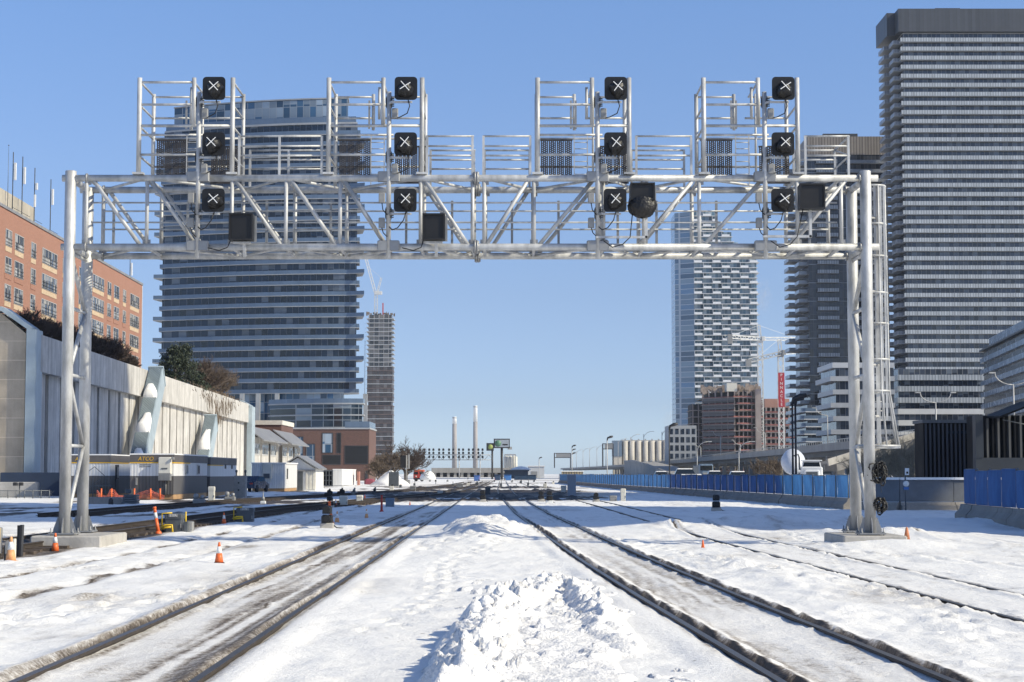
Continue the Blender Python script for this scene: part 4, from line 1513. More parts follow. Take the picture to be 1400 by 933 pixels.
# luffing crane on it
CR = M('pale crane steel', (0.60, 0.60, 0.58), 0.5, 0.1, 0.1, 1)
cxp, cyp = GX(512, D2), D2 + 9
t = thing('tower_crane', 'white luffing crane standing on the far unfinished tower left of centre', 'crane', (cxp, cyp, zt), world=True)
zc = P(700, 401, D2).z
m = MB(); lattice(m, (cxp, cyp, zt - 1), (cxp, cyp, zc), 2.0, 2.2, .16); m.build('mast', CR, t)
m = MB(); m.cbox((cxp + 1.5, cyp, zc + 1), (5.5, 2.6, 2.2), .2); m.build('cab', CR, t)
m = MB(); lattice(m, (cxp - .5, cyp, zc + 1), (GX(498, D2), cyp - 2, P(700, 352, D2).z), 1.5, 2.4, .15); m.build('jib', CR, t)
m = MB(); lattice(m, (cxp + 1, cyp, zc + 1.5), (cxp + 3.6, cyp, P(700, 378, D2).z), 1.0, 2.4, .12)
m.bar((cxp + 3.6, cyp, P(700, 378, D2).z), (GX(503, D2), cyp - 1, P(700, 365, D2).z), .12, .12)
m.build('back_frame', CR, t)

# ---- orange brick apartment slab on the left ----
ang = math.atan2(343 - 236, -70 + 68)
L = 101.0
ZB_ = 37.2
t = thing('apartment_building', 'long orange brick apartment slab with tall window bays above the concrete wall', 'building', (-68, 236, 0), rz=ang)
MB().span((-14, 0, 0), (L, 16, ZB_)).build('wall', BRICK_O, t, world=False)
MB().span((-14, -.15, ZB_), (L + .15, 16, ZB_ + .4)).build('parapet', ROOFM, t, world=False)
MB().span((L, -.04, 4), (L + .35, 16, ZB_)).build('corner_trim', SLAB_W, t, world=False)


def along(px):
    """Distance along the facade seen at column px."""
    k = (700 - px) / F
    # x = -68 - 2u/107, y = 236 + u
    return (68 - 236 * k) / (k - 2 / 107)


bays = [(2.5, 11), (15.5, 27.5), (38, 44.5), (53.5, 74), (82, 88), (104.5, 116), (123.5, 139), (144, 149), (153, 160), (165.5, 169.5), (175.5, 187.5)]
for px0_, px1_ in bays:
    u0, u1 = along(px0_), along(px1_)
    if u1 > L - 1:
        u1 = L - 1
    for k in range(9):
        zt = 34.6 - k * 3.72
        if zt - 2.3 < 6:
            break
        wide = (u1 - u0) > 5.5
        m = MB()
        fw = 0.12
        m.span((u0, -.09, zt - 2.25), (u0 + fw, .05, zt))
        m.span((u1 - fw, -.09, zt - 2.25), (u1, .05, zt))
        m.span((u0 + fw, -.088, zt - .1), (u1 - fw, .05, zt))
        m.span((u0 + fw, -.088, zt - 2.25), (u1 - fw, .05, zt - 2.13))
        nn = max(2, int((u1 - u0) / 1.6))
        for q in range(1, nn):
            x = u0 + (u1 - u0) * q / nn
            m.span((x - .05, -.08, zt - 2.13), (x + .05, .04, zt - .1))
        wn = m.build('window', FRAME_W, t, world=False)
        MB().span((u0 + fw, -.03, zt - 2.13), (u1 - fw, .03, zt - .1)).build('pane', PANE, wn, world=False)
        m = MB()
        m.span((u0, -.06, zt - 3.0), (u1, .04, zt - 2.3))
        m.build('spandrel', PANEL_T if wide or k % 2 == 0 else BRICK_O, wn, world=False)
        m = MB()
        for z in (zt - 1.25, zt - 1.75, zt - 2.15):
            m.span((u0, -.16, z), (u1, -.12, z + .05))
        m.build('window_rail', FRAME_D, wn, world=False)
# rooftop plant room
tt = t
MB().span((-10, 3, ZB_ + .5), (along(70), 13, ZB_ + 4.2)).build('plant_room', concrete('plant room concrete', (0.42, 0.38, 0.31), .3, .5), t, world=False)
# phone masts on the roof
for px, py0, py1, d, lab in ((19, 222, 300, 244, 'rooftop antenna mast nearest the left edge of the photo, with a tall white panel'),
                             (32, 228, 303, 249, 'rooftop antenna mast with one white panel, second from the left edge'),
                             (49, 243, 300, 256, 'rooftop antenna mast with two small stacked white boxes on the brick building'),
                             (71, 258, 312, 267, 'rooftop antenna mast beside the end of the concrete roof room'),
                             (180, 359, 386, 333, 'lone antenna mast near the far end of the brick roof')):
    a = P(px - 2.5, py1, d)
    a = Vector((a.x, d, ZB_ + .4))
    zt = P(px, py0, d).z
    q = thing('antenna_mast', lab, 'antenna', a, world=True, group='antenna masts on the brick roof')
    m = MB().tube((a.x, a.y, a.z), (a.x, a.y, zt + 1.4), 0.07, n=6)
    m.bar((a.x, a.y, a.z + .6), (a.x + 1.1, a.y + .3, a.z), .06, .06)
    m.build('pole', DARKBOX, q)
    MB().cbox((a.x + .32, a.y - .1, zt - 1.3), (0.34, 0.2, 2.4 if px != 49 else 1.0), .04).build('panel_antenna', WHITE, q)
    if px == 49:
        MB().cbox((a.x + .1, a.y - .1, zt - 3.4), (0.3, 0.2, 1.8), .04).build('panel_antenna', WHITE, q)
    MB().tube((a.x + .02, a.y, zt - 1), (a.x + .3, a.y - .05, zt - 1), .04, n=6).build('bracket', DARKBOX, q)
q = MB().tube((P(12, 200, 242).x, 242, ZB_ + .4), (P(12, 200, 242).x, 242, P(12, 199, 242).z), .05, .02, n=5)
q.lathe([(0, -.1), (.12, 0), (0, .1)], (P(12, 200, 242).x, 242, P(12, 199, 242).z), 8)
tag(q.build('whip_antenna', DARKBOX, None), 'thin whip antenna with a ball tip at the left end of the brick roof', 'antenna')

# ---- long retaining wall ----
WX0, WX1, WY0, WY1 = -37.2, -41.5, 140.0, 281.0
WZ = 12.6


def wx(y):
    return WX0 + (WX1 - WX0) * (y - WY0) / (WY1 - WY0)


t = thing('retaining_wall', 'long ribbed concrete retaining wall with grey stains, half in shade, left of the tracks', 'wall', (WX0, WY0, 0), world=True)
m = MB()
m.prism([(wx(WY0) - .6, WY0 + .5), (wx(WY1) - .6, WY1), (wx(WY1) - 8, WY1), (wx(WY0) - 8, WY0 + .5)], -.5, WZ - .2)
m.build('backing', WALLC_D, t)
y = WY0 + .6
k = 0
while y < WY1 - 2:
    y2 = min(y + 4.2, WY1)
    m = MB()
    lift = random.uniform(-.05, .05)
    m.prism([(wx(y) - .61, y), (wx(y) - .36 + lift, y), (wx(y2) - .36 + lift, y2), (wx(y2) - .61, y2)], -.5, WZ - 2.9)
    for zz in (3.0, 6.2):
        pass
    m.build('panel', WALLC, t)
    y = y2 + 1.0
    k += 1
m = MB()
for i in range(12):
    ya, yb = WY0 + .5 + (WY1 - WY0 - .5) * i / 12, WY0 + .5 + (WY1 - WY0 - .5) * (i + 1) / 12 - .06
    m.prism([(wx(ya) - .7, ya), (wx(ya) + .22, ya), (wx(yb) + .22, yb), (wx(yb) - .7, yb)], WZ - 2.9, WZ)
m.build('parapet', WALLC, t)

t = thing('retaining_wall', 'tan banded concrete end wall with a pale blue steel edge at the left side of the photo', 'wall', (WX0, WY0 - 1, 0), world=True)
z0 = P(10, 424, WY0).z
za = P(45, 452, WY0).z
x45 = P(45, 560, WY0).x
x8 = P(8, 424, WY0).x
m = MB()
m.sheet([(x45 - .5, WY0 - .6, -.4), (x45 - .5, WY0 - .6, za - .3), (x8 - .2, WY0 - .6, z0 - .3), (x8 - 18, WY0 - .6, z0 - .3), (x8 - 18, WY0 - .6, -.4)], (0, 1.2, 0))
m.build('wall_face', WALLE, t)
edge = [(x45 + .05, -.4), (x45 + .05, za), (x8, z0), (x8 - 18, z0)]
for i, (p, q) in enumerate(zip(edge, edge[1:])):
    MB().bar((p[0], WY0 - .1 + .001 * i, p[1]), (q[0], WY0 - .1 + .001 * i, q[1]), 2.1, .72 if i == 0 else .34, (1, 0, 0) if i == 0 else (0, 0, 1)).build('steel_edge', BLUEST, t)
t2 = thing('retaining_wall', 'short concrete end bay with a pale blue steel edge at the far end of the ribbed wall', 'wall', (WX1, WY1, 0), world=True)
zA, zB = P(700, 556, WY1).z, P(700, 549, WY1).z
xa, xb = GX(322, WY1), GX(341.5, WY1)
m = MB()
m.sheet([(xb - .4, WY1 + .1, -.4), (xb - .4, WY1 + .1, zA - .6), (xa, WY1 + .1, zB - .2), (xa - 6, WY1 + .1, zB - .2), (xa - 6, WY1 + .1, -.4)], (0, 5, 0))
m.build('wall_face', WALLC, t2)
for i, (p, q) in enumerate((((xb, -.4), (xb, zA)), ((xb, zA), (xa + .8, zB)), ((xa + .8, zB), (xa - 6, zB)))):
    MB().bar((p[0], WY1 + 1.5, p[1]), (q[0], WY1 + 1.5, q[1]), 3.4, .8 if i == 0 else .4, (1, 0, 0) if i == 0 else (0, 0, 1)).build('steel_edge', BLUEST, t2)

# ---- leaning steel braces with snow ----


def brace(lab, y0, y1, ztop, thick, wd, clumps):
    x0_, x1_ = wx(y0) + 1.6, wx(y1) + 1.0
    t = thing('steel_brace', lab, 'brace', (x0_, y0, 0), world=True)
    d = Vector((0, y1 - y0, ztop)).normalized()
    nrm = Vector((0, -d.z, d.y))
    p0, p1 = Vector((x0_, y0, -.3)), Vector((x1_, y1, ztop))
    MB().bar(p0 - nrm * thick / 2, p1 - nrm * thick / 2, wd, thick, nrm).build('box_section', BLUEST, t)
    m = MB()
    m.bar(p0 + nrm * .05, p1 - d * .05 + nrm * .05, wd * .86, .1, nrm)
    m.build('ribbed_face', BLUERIB, t)
    MB().bar(p1 - nrm * (thick + .1), p1 + nrm * .15, wd + .12, .25, d).build('top_cap', BLUEST, t)
    for (f0, f1, w0, w1) in clumps:
        n = 9
        ph = random.uniform(0, 6)
        a, b = p0 + (p1 - p0) * f0, p0 + (p1 - p0) * f1
        m = MB()
        vs, fs = [], []
        for i in range(n + 1):
            u = i / n
            c = a + (b - a) * u
            for j in range(7):
                v = j / 6 - .5
                h = (1 - (2 * v) ** 4) * (.85 * (1 - u) + .1) * min(1, u * 9) if u < 1 else 0
                ww = wd * .98 * (1 - .62 * u ** 1.8)
                vs.append(c + Vector((ww * v + .22 * u * math.sin(ph + u * 2.5), 0, 0)) + nrm * (.08 + max(0, h) + random.uniform(-.03, .03)))
        for i in range(n):
            for j in range(6):
                fs.append((i * 7 + j, i * 7 + j + 1, (i + 1) * 7 + j + 1, (i + 1) * 7 + j))
        m.add(vs, fs, True)
        m.build('snow_clump', SNOW, t)
    return t


brace('tall leaning pale blue steel brace with three snow clumps on its ribbed face', 172.0, 189.5, 12.9, 2.2, 1.5, [(0.0, .16, 1.15, .5), (.20, .34, 1.1, .8), (.46, .62, 1.0, .6), (.74, .86, .9, .3)])
brace('shorter leaning pale blue steel brace with two snow clumps farther along the wall', 216, 232, 9.2, 2.2, 1.5, [(0.1, .4, 1.1, .7), (.52, .8, 1.0, .35)])

# ---- old sheds with sloping roofs beyond the wall ----


def shed_row(name, lab, px0, px1, X, zt, ze, canopy):
    y0, y1 = -X * F / (700 - px0), -X * F / (700 - px1)
    t = thing(name, lab, 'warehouse', (X, y0, 0), world=True)
    MB().span((X - 12, y0, 0), (X, y1, zt)).build('wall', WALLC, t)
    nb = max(3, int((y1 - y0) / 8))
    for i in range(nb):
        a, b = y0 + (y1 - y0) * (i + .12) / nb, y0 + (y1 - y0) * (i + .88) / nb
        w_ = MB().span((X - .1, a, zt * .62), (X + .06, b, zt - .9)).build('window', FRAME_W, t)
        MB().span((X - .08, a + .3, zt * .62 + .25), (X + .09, b - .3, zt - 1.15)).build('pane', WIN_D if i % 2 else PANE, w_)
    for i in range(nb + 1):
        yy = y0 + (y1 - y0) * i / nb
        MB().span((X - .1, yy - .35, 0), (X + .22, yy + .35, zt - .8)).build('pilaster', WALLC if i % 2 else WALLC_D, t)
    m = MB()
    m.sheet([(X - 1.5, y0 - .4, ze), (X + 2.0, y0 - .4, zt - .5), (X + 2.0, y1 + .4, zt - .5), (X - 1.5, y1 + .4, ze)], (0, 0, -.22))
    m.build('sloping_roof', ROOFM, t)
    MB().span((X - 12.2, y0 - .3, zt), (X - 1.4, y1 + .3, ze)).build('upper_wall', BRICK_B if canopy else WALLC, t)
    return t


shed_row('old_warehouse', 'old concrete warehouse with a sloping metal awning just past the ribbed wall', 345, 379, -42.0, 7.7, 9.6, True)
shed_row('old_warehouse', 'second old warehouse with a sloping awning, next to the brown brick block', 385, 409, -41.6, 7.6, 9.7, True)
t = thing('brick_shed', 'flat roofed dark brick shed between the two old warehouses and the curved tower', 'building', (GX(362, 345), 345, 0), world=True)
a, b = GX(342, 338), GX(385, 338)
MB().span((a - 4, 338, 0), (b, 356, P(700, 581, 338).z)).build('wall', BRICK_B, t)
MB().span((a - 4.2, 337.8, P(700, 581, 338).z), (b + .2, 356, P(700, 575, 338).z)).build('parapet', CREAM, t)

# ---- big tower at the right edge ----
D3 = 570.0
fh3 = 12.72 * D3 / F
xl = GX(1239, D3)
xr = xl + 52
t = thing('condominium_tower', 'tallest grey tower with pale picket balcony bands and a dark crown at the right edge', 'tower', (xl, D3, 0), world=True)
ztop3 = P(700, 45, D3).z
n3 = 43
zb3 = ztop3 - n3 * fh3
plan = [(xl + 1.2, D3 + 1.6), (xr, D3 + 1.6), (xr, D3 + 22), (xl + 1.2, D3 + 22)]


def bal3(i):
    return [(xl, D3), (xr, D3), (xr, D3 + 1.55), (xl, D3 + 1.55)]


for i in range(n3):
    z = zb3 + i * fh3
    MB().prism(plan, z + .24, z + fh3, caps=False).build('window_wall', WIN_C, t)
    s = MB().span((xl, D3, z), (xr, D3 + 1.8, z + .24)).build('balcony', SLAB, t)
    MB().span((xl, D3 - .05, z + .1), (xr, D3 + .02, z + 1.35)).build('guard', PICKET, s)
    MB().prism([(xl + 1.0, D3 + 1.9), (xr, D3 + 1.9), (xr, D3 + 22), (xl + 1.0, D3 + 22)], z, z + .24).build('slab', SLAB, t)
    # side balconies in two stepped bays
    for (ya, yb, dx) in ((D3 + 3.5, D3 + 10, 2.6), (D3 + 11.5, D3 + 20.5, 3.9)):
        s = MB().span((xl + 1 - dx, ya, z), (xl + 1.3, yb, z + .24)).build('side_balcony', SLAB, t)
        g = MB()
        g.span((xl + 1 - dx, ya, z + .24), (xl + 1 - dx + .06, yb, z + 1.3))
        g.span((xl + 1 - dx + .06, ya, z + .24), (xl + 1.2, ya + .06, z + 1.3))
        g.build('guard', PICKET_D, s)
zc = P(700, 12.5, D3).z
m = MB()
m.span((xl - .6, D3 - .4, ztop3 + .3), (xr, D3 + 5, zc))
m.build('crown', CROWN, t)
m = MB()
m.span((xl - 3.2, D3 + 5.002, ztop3 + .25), (xr, D3 + 22.5, zc - .05))
m.build('crown_side', CROWN, t)
MB().prism(plan, ztop3, ztop3 + .32).build('roof', SLAB, t)
MB().span((GX(1290, D3), D3 + 2, zc), (GX(1325, D3), D3 + 10, zc + .8)).build('roof_hatch', CROWN, t)

# ---- second tower, behind the right leg ----
D4 = 612.0
fh4 = 12.72 * D4 / F
xa, xb = GX(1108, D4), GX(1218, D4)
t = thing('condominium_tower', 'dark grey tower with stepped corner balconies behind the right gantry leg', 'tower', (xa, D4, 0), world=True)
z4 = P(700, 212, D4).z
n4 = 32
zb4 = z4 - n4 * fh4
WIN_E = facade('dark grey panel wall', 1.3, 2.95, (0.020, 0.022, 0.027), (0.085, 0.085, 0.09), 0.45, (0.06, 0.06, 0.065), 0.12, 0.05)
GUARD_G = M('grey glass guard', (0.26, 0.28, 0.31), 0.25, 0.1, 0.15, 0.4)
for i in range(n4):
    z = zb4 + i * fh4
    MB().prism([(xa, D4), (xb, D4), (xb, D4 + 30), (xa, D4 + 30)], z + .22, z + fh4, caps=False).build('window_wall', WIN_E, t)
    MB().prism([(xa - .1, D4 - .1), (xb, D4 - .1), (xb, D4 + 30), (xa - .1, D4 + 30)], z, z + .22).build('slab', WIN_E if i % 2 else SLAB, t)
    # centre stack with pale guards
    c0, c1 = GX(1119, D4), GX(1148, D4)
    s = MB().span((c0, D4 - 1.8, z), (c1, D4, z + .22)).build('balcony', SLAB, t)
    MB().span((c0, D4 - 1.82, z + .1), (c1, D4 - 1.75, z + 1.25)).build('guard', PICKET if 6 < i else GUARD_G, s)
    # far-side corner balconies stepping out over the left side
    s = MB().span((xa - 3.0, D4 + 3, z), (xa + .1, D4 + 12, z + .22)).build('corner_balcony', SLAB, t)
    g = MB()
    g.span((xa - 3.0, D4 + 3, z + .22), (xa - 2.94, D4 + 12, z + 1.3))
    g.span((xa - 2.94, D4 + 3, z + .22), (xa, D4 + 3.06, z + 1.3))
    g.build('guard', GUARD_G, s)
    s = MB().span((xa - 4.2, D4 + 18, z), (xa + .1, D4 + 28, z + .22)).build('corner_balcony', SLAB, t)
    g = MB()
    g.span((xa - 4.2, D4 + 18, z + .22), (xa - 4.14, D4 + 28, z + 1.3))
    g.span((xa - 4.14, D4 + 18, z + .22), (xa, D4 + 18.06, z + 1.3))
    g.build('guard', GUARD_G, s)
    c0, c1 = GX(1160, D4), GX(1217, D4)
    s = MB().span((c0, D4 - 1.6, z), (c1, D4, z + .22)).build('balcony', SLAB, t)
    MB().span((c0, D4 - 1.62, z + .1), (c1, D4 - 1.56, z + 1.15)).build('guard', GUARD_G, s)
MB().span((xa, D4 - .2, z4), (xb, D4 + 30, P(700, 187, D4).z)).build('crown', LOUVRE, t)
MB().span((GX(1133, D4), D4 + 4, P(700, 187, D4).z), (GX(1181, D4), D4 + 18, P(700, 180, D4).z)).build('plant_room', CROWN, t)
# pale curved podium storeys of that tower
D4b = 560.0
for i in range(6):
    z = P(700, 615, D4b).z + i * 10.2 * D4b / F
    a, b = GX(1094 + (2 if i % 2 else 0), D4b), GX(1146, D4b)
    MB().span((a + 2, D4b + 1.6, z + .3), (b, D4b + 25, z + 10.2 * D4b / F)).build('window_wall', WIN_C, t)
    s = MB()
    pl = [(a + 1.2, D4b), (b, D4b), (b, D4b + 25), (a, D4b + 25), (a, D4b + 1.4), (a + .35, D4b + .5)]
    s.prism(pl, z, z + .3)
    s = s.build('balcony', SLAB_W, t)
    g = MB()
    wall_ring(g, [pl[3], pl[4], pl[5], pl[0], pl[1]], z + .3, z + 1.35, closed=False)
    g.build('guard', GUARD, s)

# ---- midrise with white bands between the legs ----
D5 = 480.0
t = thing('midrise_block', 'pale grey banded midrise block right behind the caged ladder', 'building', (GX(1140, D5), D5, 0), world=True)
a, b = GX(1139, D5), GX(1224, D5)
zt = P(700, 503, D5).z
fh5 = 18.2 * D5 / F
n = int(zt / fh5)
for i in range(n + 1):
    z = zt - (i + 1) * fh5
    if z < -2:
        break
    MB().span((a + 1, D5 + 1.2, z + 1.3), (b, D5 + 24, z + fh5)).build('window_wall', WIN_C, t)
    MB().span((a if i % 2 else a - .6, D5, z), (b, D5 + 24, z + 1.28)).build('balcony_band', SLAB_M, t)
MB().span((a, D5 + .2, zt), (b, D5 + 24, zt + 1.4)).build('parapet', SLAB_W, t)
t = thing('midrise_block', 'low banded block at the foot of the tallest right hand tower', 'building', (GX(1246, D5), D5, 0), world=True)
D5c = 500.0
a, b = GX(1228, D5c), GX(1345, D5c)
for i in range(7):
    py = 613 - i * 15.5
    z = P(700, py, D5c).z
    MB().span((a + .4, D5c + 1.3, z + .25), (b, D5c + 20, z + 15.5 * D5c / F)).build('window_wall', WIN_A if i % 2 else WIN_C, t)
    MB().span((a, D5c, z), (b, D5c + 20, z + 1.5)).build('balcony_band', SLAB_W if i < 4 else PICKET, t)

# ---- slanting office block at the right edge ----
p0 = Vector((GX(1408, 392), 392, 0))
p1 = Vector((GX(1341, 470), 470, 0))
d = (p1 - p0)
Ln = d.length
rz = math.atan2(-d.y, -d.x)
t = thing('office_block', 'blue grey banded office block cut by the right edge of the photo', 'building', tuple(p1), rz=rz)
fhb = 18.8 * 392 / F
ztop = P(700, 449, 392).z
n = int(ztop / fhb)
OFF_G = M('pale blue spandrel glass', (0.27, 0.33, 0.40), 0.25, 0.1, 0.1, 0.3)
WIN_F = facade('office ribbon glazing', 1.1, 3.0, (0.006, 0.008, 0.012), (0.22, 0.23, 0.24), 0.16, (0.25, 0.26, 0.27), 0.12, 0.0, rough=.25)
for i in range(n):
    z = ztop - (i + 1) * fhb
    MB().span((.6, .9, z + 1.2), (Ln + 30, 22, z + fhb)).build('window_band', WIN_F, t, world=False)
    MB().span((0, 0, z), (Ln + 30, 22, z + 1.2)).build('spandrel_band', OFF_G, t, world=False)
MB().span((3.0, 2.0, ztop), (Ln + 30, 20, ztop + 3.4)).build('roof_room', OFF_G, t, world=False)
MB().span((-.2, -.2, ztop), (Ln + 30, 22, ztop + .45)).build('roof', FRAME_D, t, world=False)

# ---- stepped glass tower, centre right, far off ----
D6 = 1000.0
fh6 = 7.15 * D6 / F
t = thing('glass_tower', 'far pale blue glass tower with stepped top and white checker balconies, right of centre', 'tower', (GX(950, D6), D6, 0), world=True)
xs0, xf, xe = GX(925.5, D6), GX(950, D6), GX(1037, D6)
WIN_G = facade('tower glazing', 1.7, fh6, (0.05, 0.085, 0.11), (0.36, 0.42, 0.45), 0.45, (0.3, 0.33, 0.35), 0.08, 0.0, light2=(0.14, 0.2, 0.25))
WIN_H = facade('tower side glazing', 2.4, fh6, (0.06, 0.10, 0.15), (0.24, 0.32, 0.39), 0.6, (0.40, 0.45, 0.50), 0.12, 0.14, rough=0.12, light2=(.14, .2, .27))
steps = [(290, 982), (301, 988), (318, 1003), (330, 1012), (350, 1037)]
i = 0
while i * fh6 < P(700, 290, D6).z:
    z = i * fh6
    x2 = None
    for py, px in steps:
        if z + fh6 <= P(700, py, D6).z + .5:
            x2 = GX(px, D6)
    if x2 is None:
        break
    MB().span((xf + .1, D6, z + .3), (x2 - .4, D6 + 25, z + fh6)).build('window_wall', WIN_G, t)
    sd = MB()
    sd.prism([(xf, D6 + .01), (xf, D6 + 25), (xs0, D6 + 30), (xs0, D6 + 7)], z, z + fh6, caps=(i > 46))
    sd.build('side_glazing', WIN_H, t)
    s = MB().span((xf, D6 - 1.9, z), (x2 + 1.0 if i % 2 else x2, D6 + 25, z + .32)).build('balcony', SLAB_W, t)
    x = xf + (0 if i % 2 else 5.2)
    while x < x2 - 2:
        wdt = 4.4
        g = MB()
        g.span((x, D6 - 1.9, z + .32), (min(x2, x + wdt), D6 - 1.8, z + 1.35))
        g.span((x, D6 - 1.8, z + .32), (x + .12, D6, z + fh6 - .02))
        g.build('guard', SLAB_X, s)
        x += 10.4
    i += 1
MB().span((GX(958, D6), D6 + 5, z), (GX(978, D6), D6 + 15, z + 2.4)).build('plant_room', SLAB_W, t)

# ---- red-edged concrete frame under construction ----
D7 = 860.0
t = thing('unfinished_block', 'concrete frame block under construction with red edge barriers in front of the glass tower', 'building', (GX(1000, D7), D7, 0), world=True)
RAWC = concrete('raw concrete frame', (0.30, 0.255, 0.24), 0.4, 0.1)
REDB = M('red edge barrier', (0.23, 0.085, 0.075), 0.7, 0, 0.5, 0.3)
INSIDE = M('painted floor shade', (0.03, 0.028, 0.028), 0.85, 0, 0.35, 0.15)  # shade of the open floors put into a near-black wall colour
a, b, c = GX(964, D7), GX(1003, D7), GX(1045, D7)
fh7 = 9.15 * D7 / F
zt7 = P(700, 535, D7).z
n = int(zt7 / fh7) + 1
for i in range(n):
    z = zt7 - (i + 1) * fh7
    if z < -3:
        break
    s = MB().prism([(b, D7), (c, D7 + 3), (c, D7 + 30), (a, D7 + 42), (a, D7 + 14)], z, z + .3).build('floor_slab', RAWC, t)
    m = MB()
    m.bar((b + (c - b) * (.1 * (i % 3)), D7 - .15, z + .65), (b + (c - b) * (.62 + .12 * (i % 4)), D7 + 2.0, z + .65), .1, .6)
    m.bar((a, D7 + 13.9, z + .55), (b, D7 - .15, z + .55), .1, .3)
    m.build('edge_barrier', REDB, s)
    for k in range(7):
        u = (k + .3) / 7
        x, y = b + (c - b) * u, D7 + 3 * u
        MB().box((x, y + 1.2, z + fh7 / 2), (.5, .5, fh7)).build('column', RAWC, s)
    for k in range(5):
        u = k / 5
        x, y = a + (b - a) * u, D7 + 14 - 14 * u
        MB().box((x + .5, y + .8, z + fh7 / 2), (.7, .7, fh7)).build('column', RAWC, s)
    m = MB().prism([(b + 1, D7 + 7), (c - 1, D7 + 9), (c - 1, D7 + 28), (a + 3, D7 + 38), (a + 3, D7 + 20)], z + .42, z + fh7, caps=False)
    m.build('shade_wall', INSIDE, t)
    if i > 0:
        m = MB().prism([(a + .4, D7 + 14.2), (a + .6, D7 + 14.5), (b + .6, D7 + .9), (b + .4, D7 + .4)][::-1], z + 1.2, z + fh7)
        m.build('side_infill', WIN_U, t)
wa, wb = GX(944, D7 + 20), GX(965, D7 + 20)
for i in range(8):
    z = P(700, 553, D7 + 20).z - (i + 1) * fh7
    if z < -3:
        break
    s = MB().span((wa, D7 + 18, z), (wb, D7 + 40, z + .35)).build('wing_slab', RAWC, t)
    MB().span((wa + .6, D7 + 21, z + .35), (wb, D7 + 39, z + fh7)).build('shade_wall', INSIDE, s)
    for k in range(3):
        MB().box((wa + 1 + (wb - wa - 2) * k / 2, D7 + 18.6, z + fh7 / 2), (.55, .55, fh7)).build('column', RAWC, s)
m = MB()
m.span((GX(1033, D7), D7 + .4, 0), (GX(1041, D7), D7 + 2.6, zt7 + 1))
m.build('stair_core', RAWC, t)
m = MB()
for k in range(110):
    x = random.uniform(a, c)
    y = D7 + random.uniform(2, 20) + (8 if x < b else 0)
    m.box((x, y, zt7 + random.uniform(0, 2.5)), (random.uniform(.2, 2.4), random.uniform(.2, 1), random.uniform(.5, 3.8)), ry=random.uniform(-.4, .4))
q = m.build('roof_formwork', M('roof shutters', (0.30, 0.24, 0.2), 0.8, 0, .45, .3), t)
q['kind'] = 'stuff'
MB().span((GX(995, D7), D7 + 3, zt7), (GX(1009, D7), D7 + 12, zt7 + 4)).build('core_form', CREAM, t)

t = thing('unfinished_block', 'lower concrete frame under construction behind the red crane mast', 'building', (GX(1070, 900), 900, 0), world=True)
D8 = 900.0
a, b = GX(1046, D8), GX(1096, D8)
zt8 = P(700, 557, D8).z
n = int(zt8 / fh7) + 1
for i in range(n):
    z = zt8 - (i + 1) * fh7
    if z < -3:
        break
    s = MB().span((a, D8, z), (b, D8 + 25, z + .45)).build('floor_slab', RAWC, t)
    MB().span((a, D8 - .12, z + .46), (b, D8 - .02, z + 1.15)).build('edge_barrier', REDB, s)
    for k in range(8):
        MB().box((a + (b - a) * (k + .3) / 8, D8 + 1, z + fh7 / 2), (.8, .8, fh7)).build('column', RAWC, s)
    MB().span((a + .5, D8 + 9, z + .45), (b - .5, D8 + 24, z + fh7)).build('shade_wall', INSIDE, t)
MB().span((GX(1047, D8), D8 + 4, zt8), (GX(1081, D8), D8 + 18, P(700, 545, D8).z)).build('upper_room', M('pinkish primer', (0.40, 0.22, 0.17), .8, 0, .2, .2), t)
t = thing('low_block', 'small pale block with dark square windows left of the unfinished frame', 'building', (GX(930, 820), 820, 0), world=True)
D9 = 780.0
a, b = GX(914, D9), GX(952, D9)
zt9 = P(700, 582, D9).z
MB().span((a, D9, 0), (b, D9 + 20, zt9)).build('wall', SLAB, t)
for i in range(4):
    for k in range(5):
        x0_ = a + (b - a) * (k + .15) / 5
        z = zt9 - 1.4 - i * 3.6
        MB().span((x0_, D9 - .06, z - 2.4), (x0_ + (b - a) * .13, D9 + .1, z)).build('window', WIN_A, t)

# ---- off-frame condominium slabs to the south that shade the yard ----
t = thing('condominium_tower', 'plain condominium slab standing beyond the right edge, shading the snow in front of the gantry', 'tower', (102, 42, 0), world=True)
for i in range(34):
    MB().span((90, 27, i * 3.1), (115, 57, i * 3.1 + 2.8)).build('window_wall', WIN_C, t)
    MB().span((89.4, 26.4, i * 3.1 + 2.8), (115.6, 57.6, i * 3.1 + 3.1)).build('slab', SLAB, t)
t = thing('condominium_tower', 'stepped condominium slab beyond the right edge, shading the ribbed concrete wall', 'tower', (102, 105, 0), world=True)
for i in range(38):
    y0 = 85 if i < 28 else 95
    MB().span((90, y0, i * 3.1), (115, 126, i * 3.1 + 2.8)).build('window_wall', WIN_C, t)
    MB().span((89.4, y0 - .6, i * 3.1 + 2.8), (115.6, 126.6, i * 3.1 + 3.1)).build('slab', SLAB, t)

# ================================================================== ELEVATED ROAD AND FAR THINGS
ROADC = concrete('viaduct concrete', (0.33, 0.315, 0.29), 0.4, 0.15)
ASPH = M('asphalt', (0.055, 0.055, 0.058), 0.8, 0, .2, .3)
LAMPM = M('lamp post paint', (0.40, 0.40, 0.39), 0.5, 0.2, .1, 2)
BLACKP = M('black lamp post', (0.03, 0.03, 0.033), 0.5, 0.1, .2, 2)
TWIG = M('bare twigs', (0.13, 0.10, 0.075), 0.85, 0, .35, 1.5)
TWIG_L = M('pale scrub twigs', (.30, .25, .18), 0.85, 0, .35, 1.5)
TWIG_D = M('dark bare twigs', (0.075, 0.055, 0.045), 0.85, 0, .35, 1.5)
BARK = M('grey bark', (0.16, 0.13, 0.11), 0.9, 0, .3, 3)

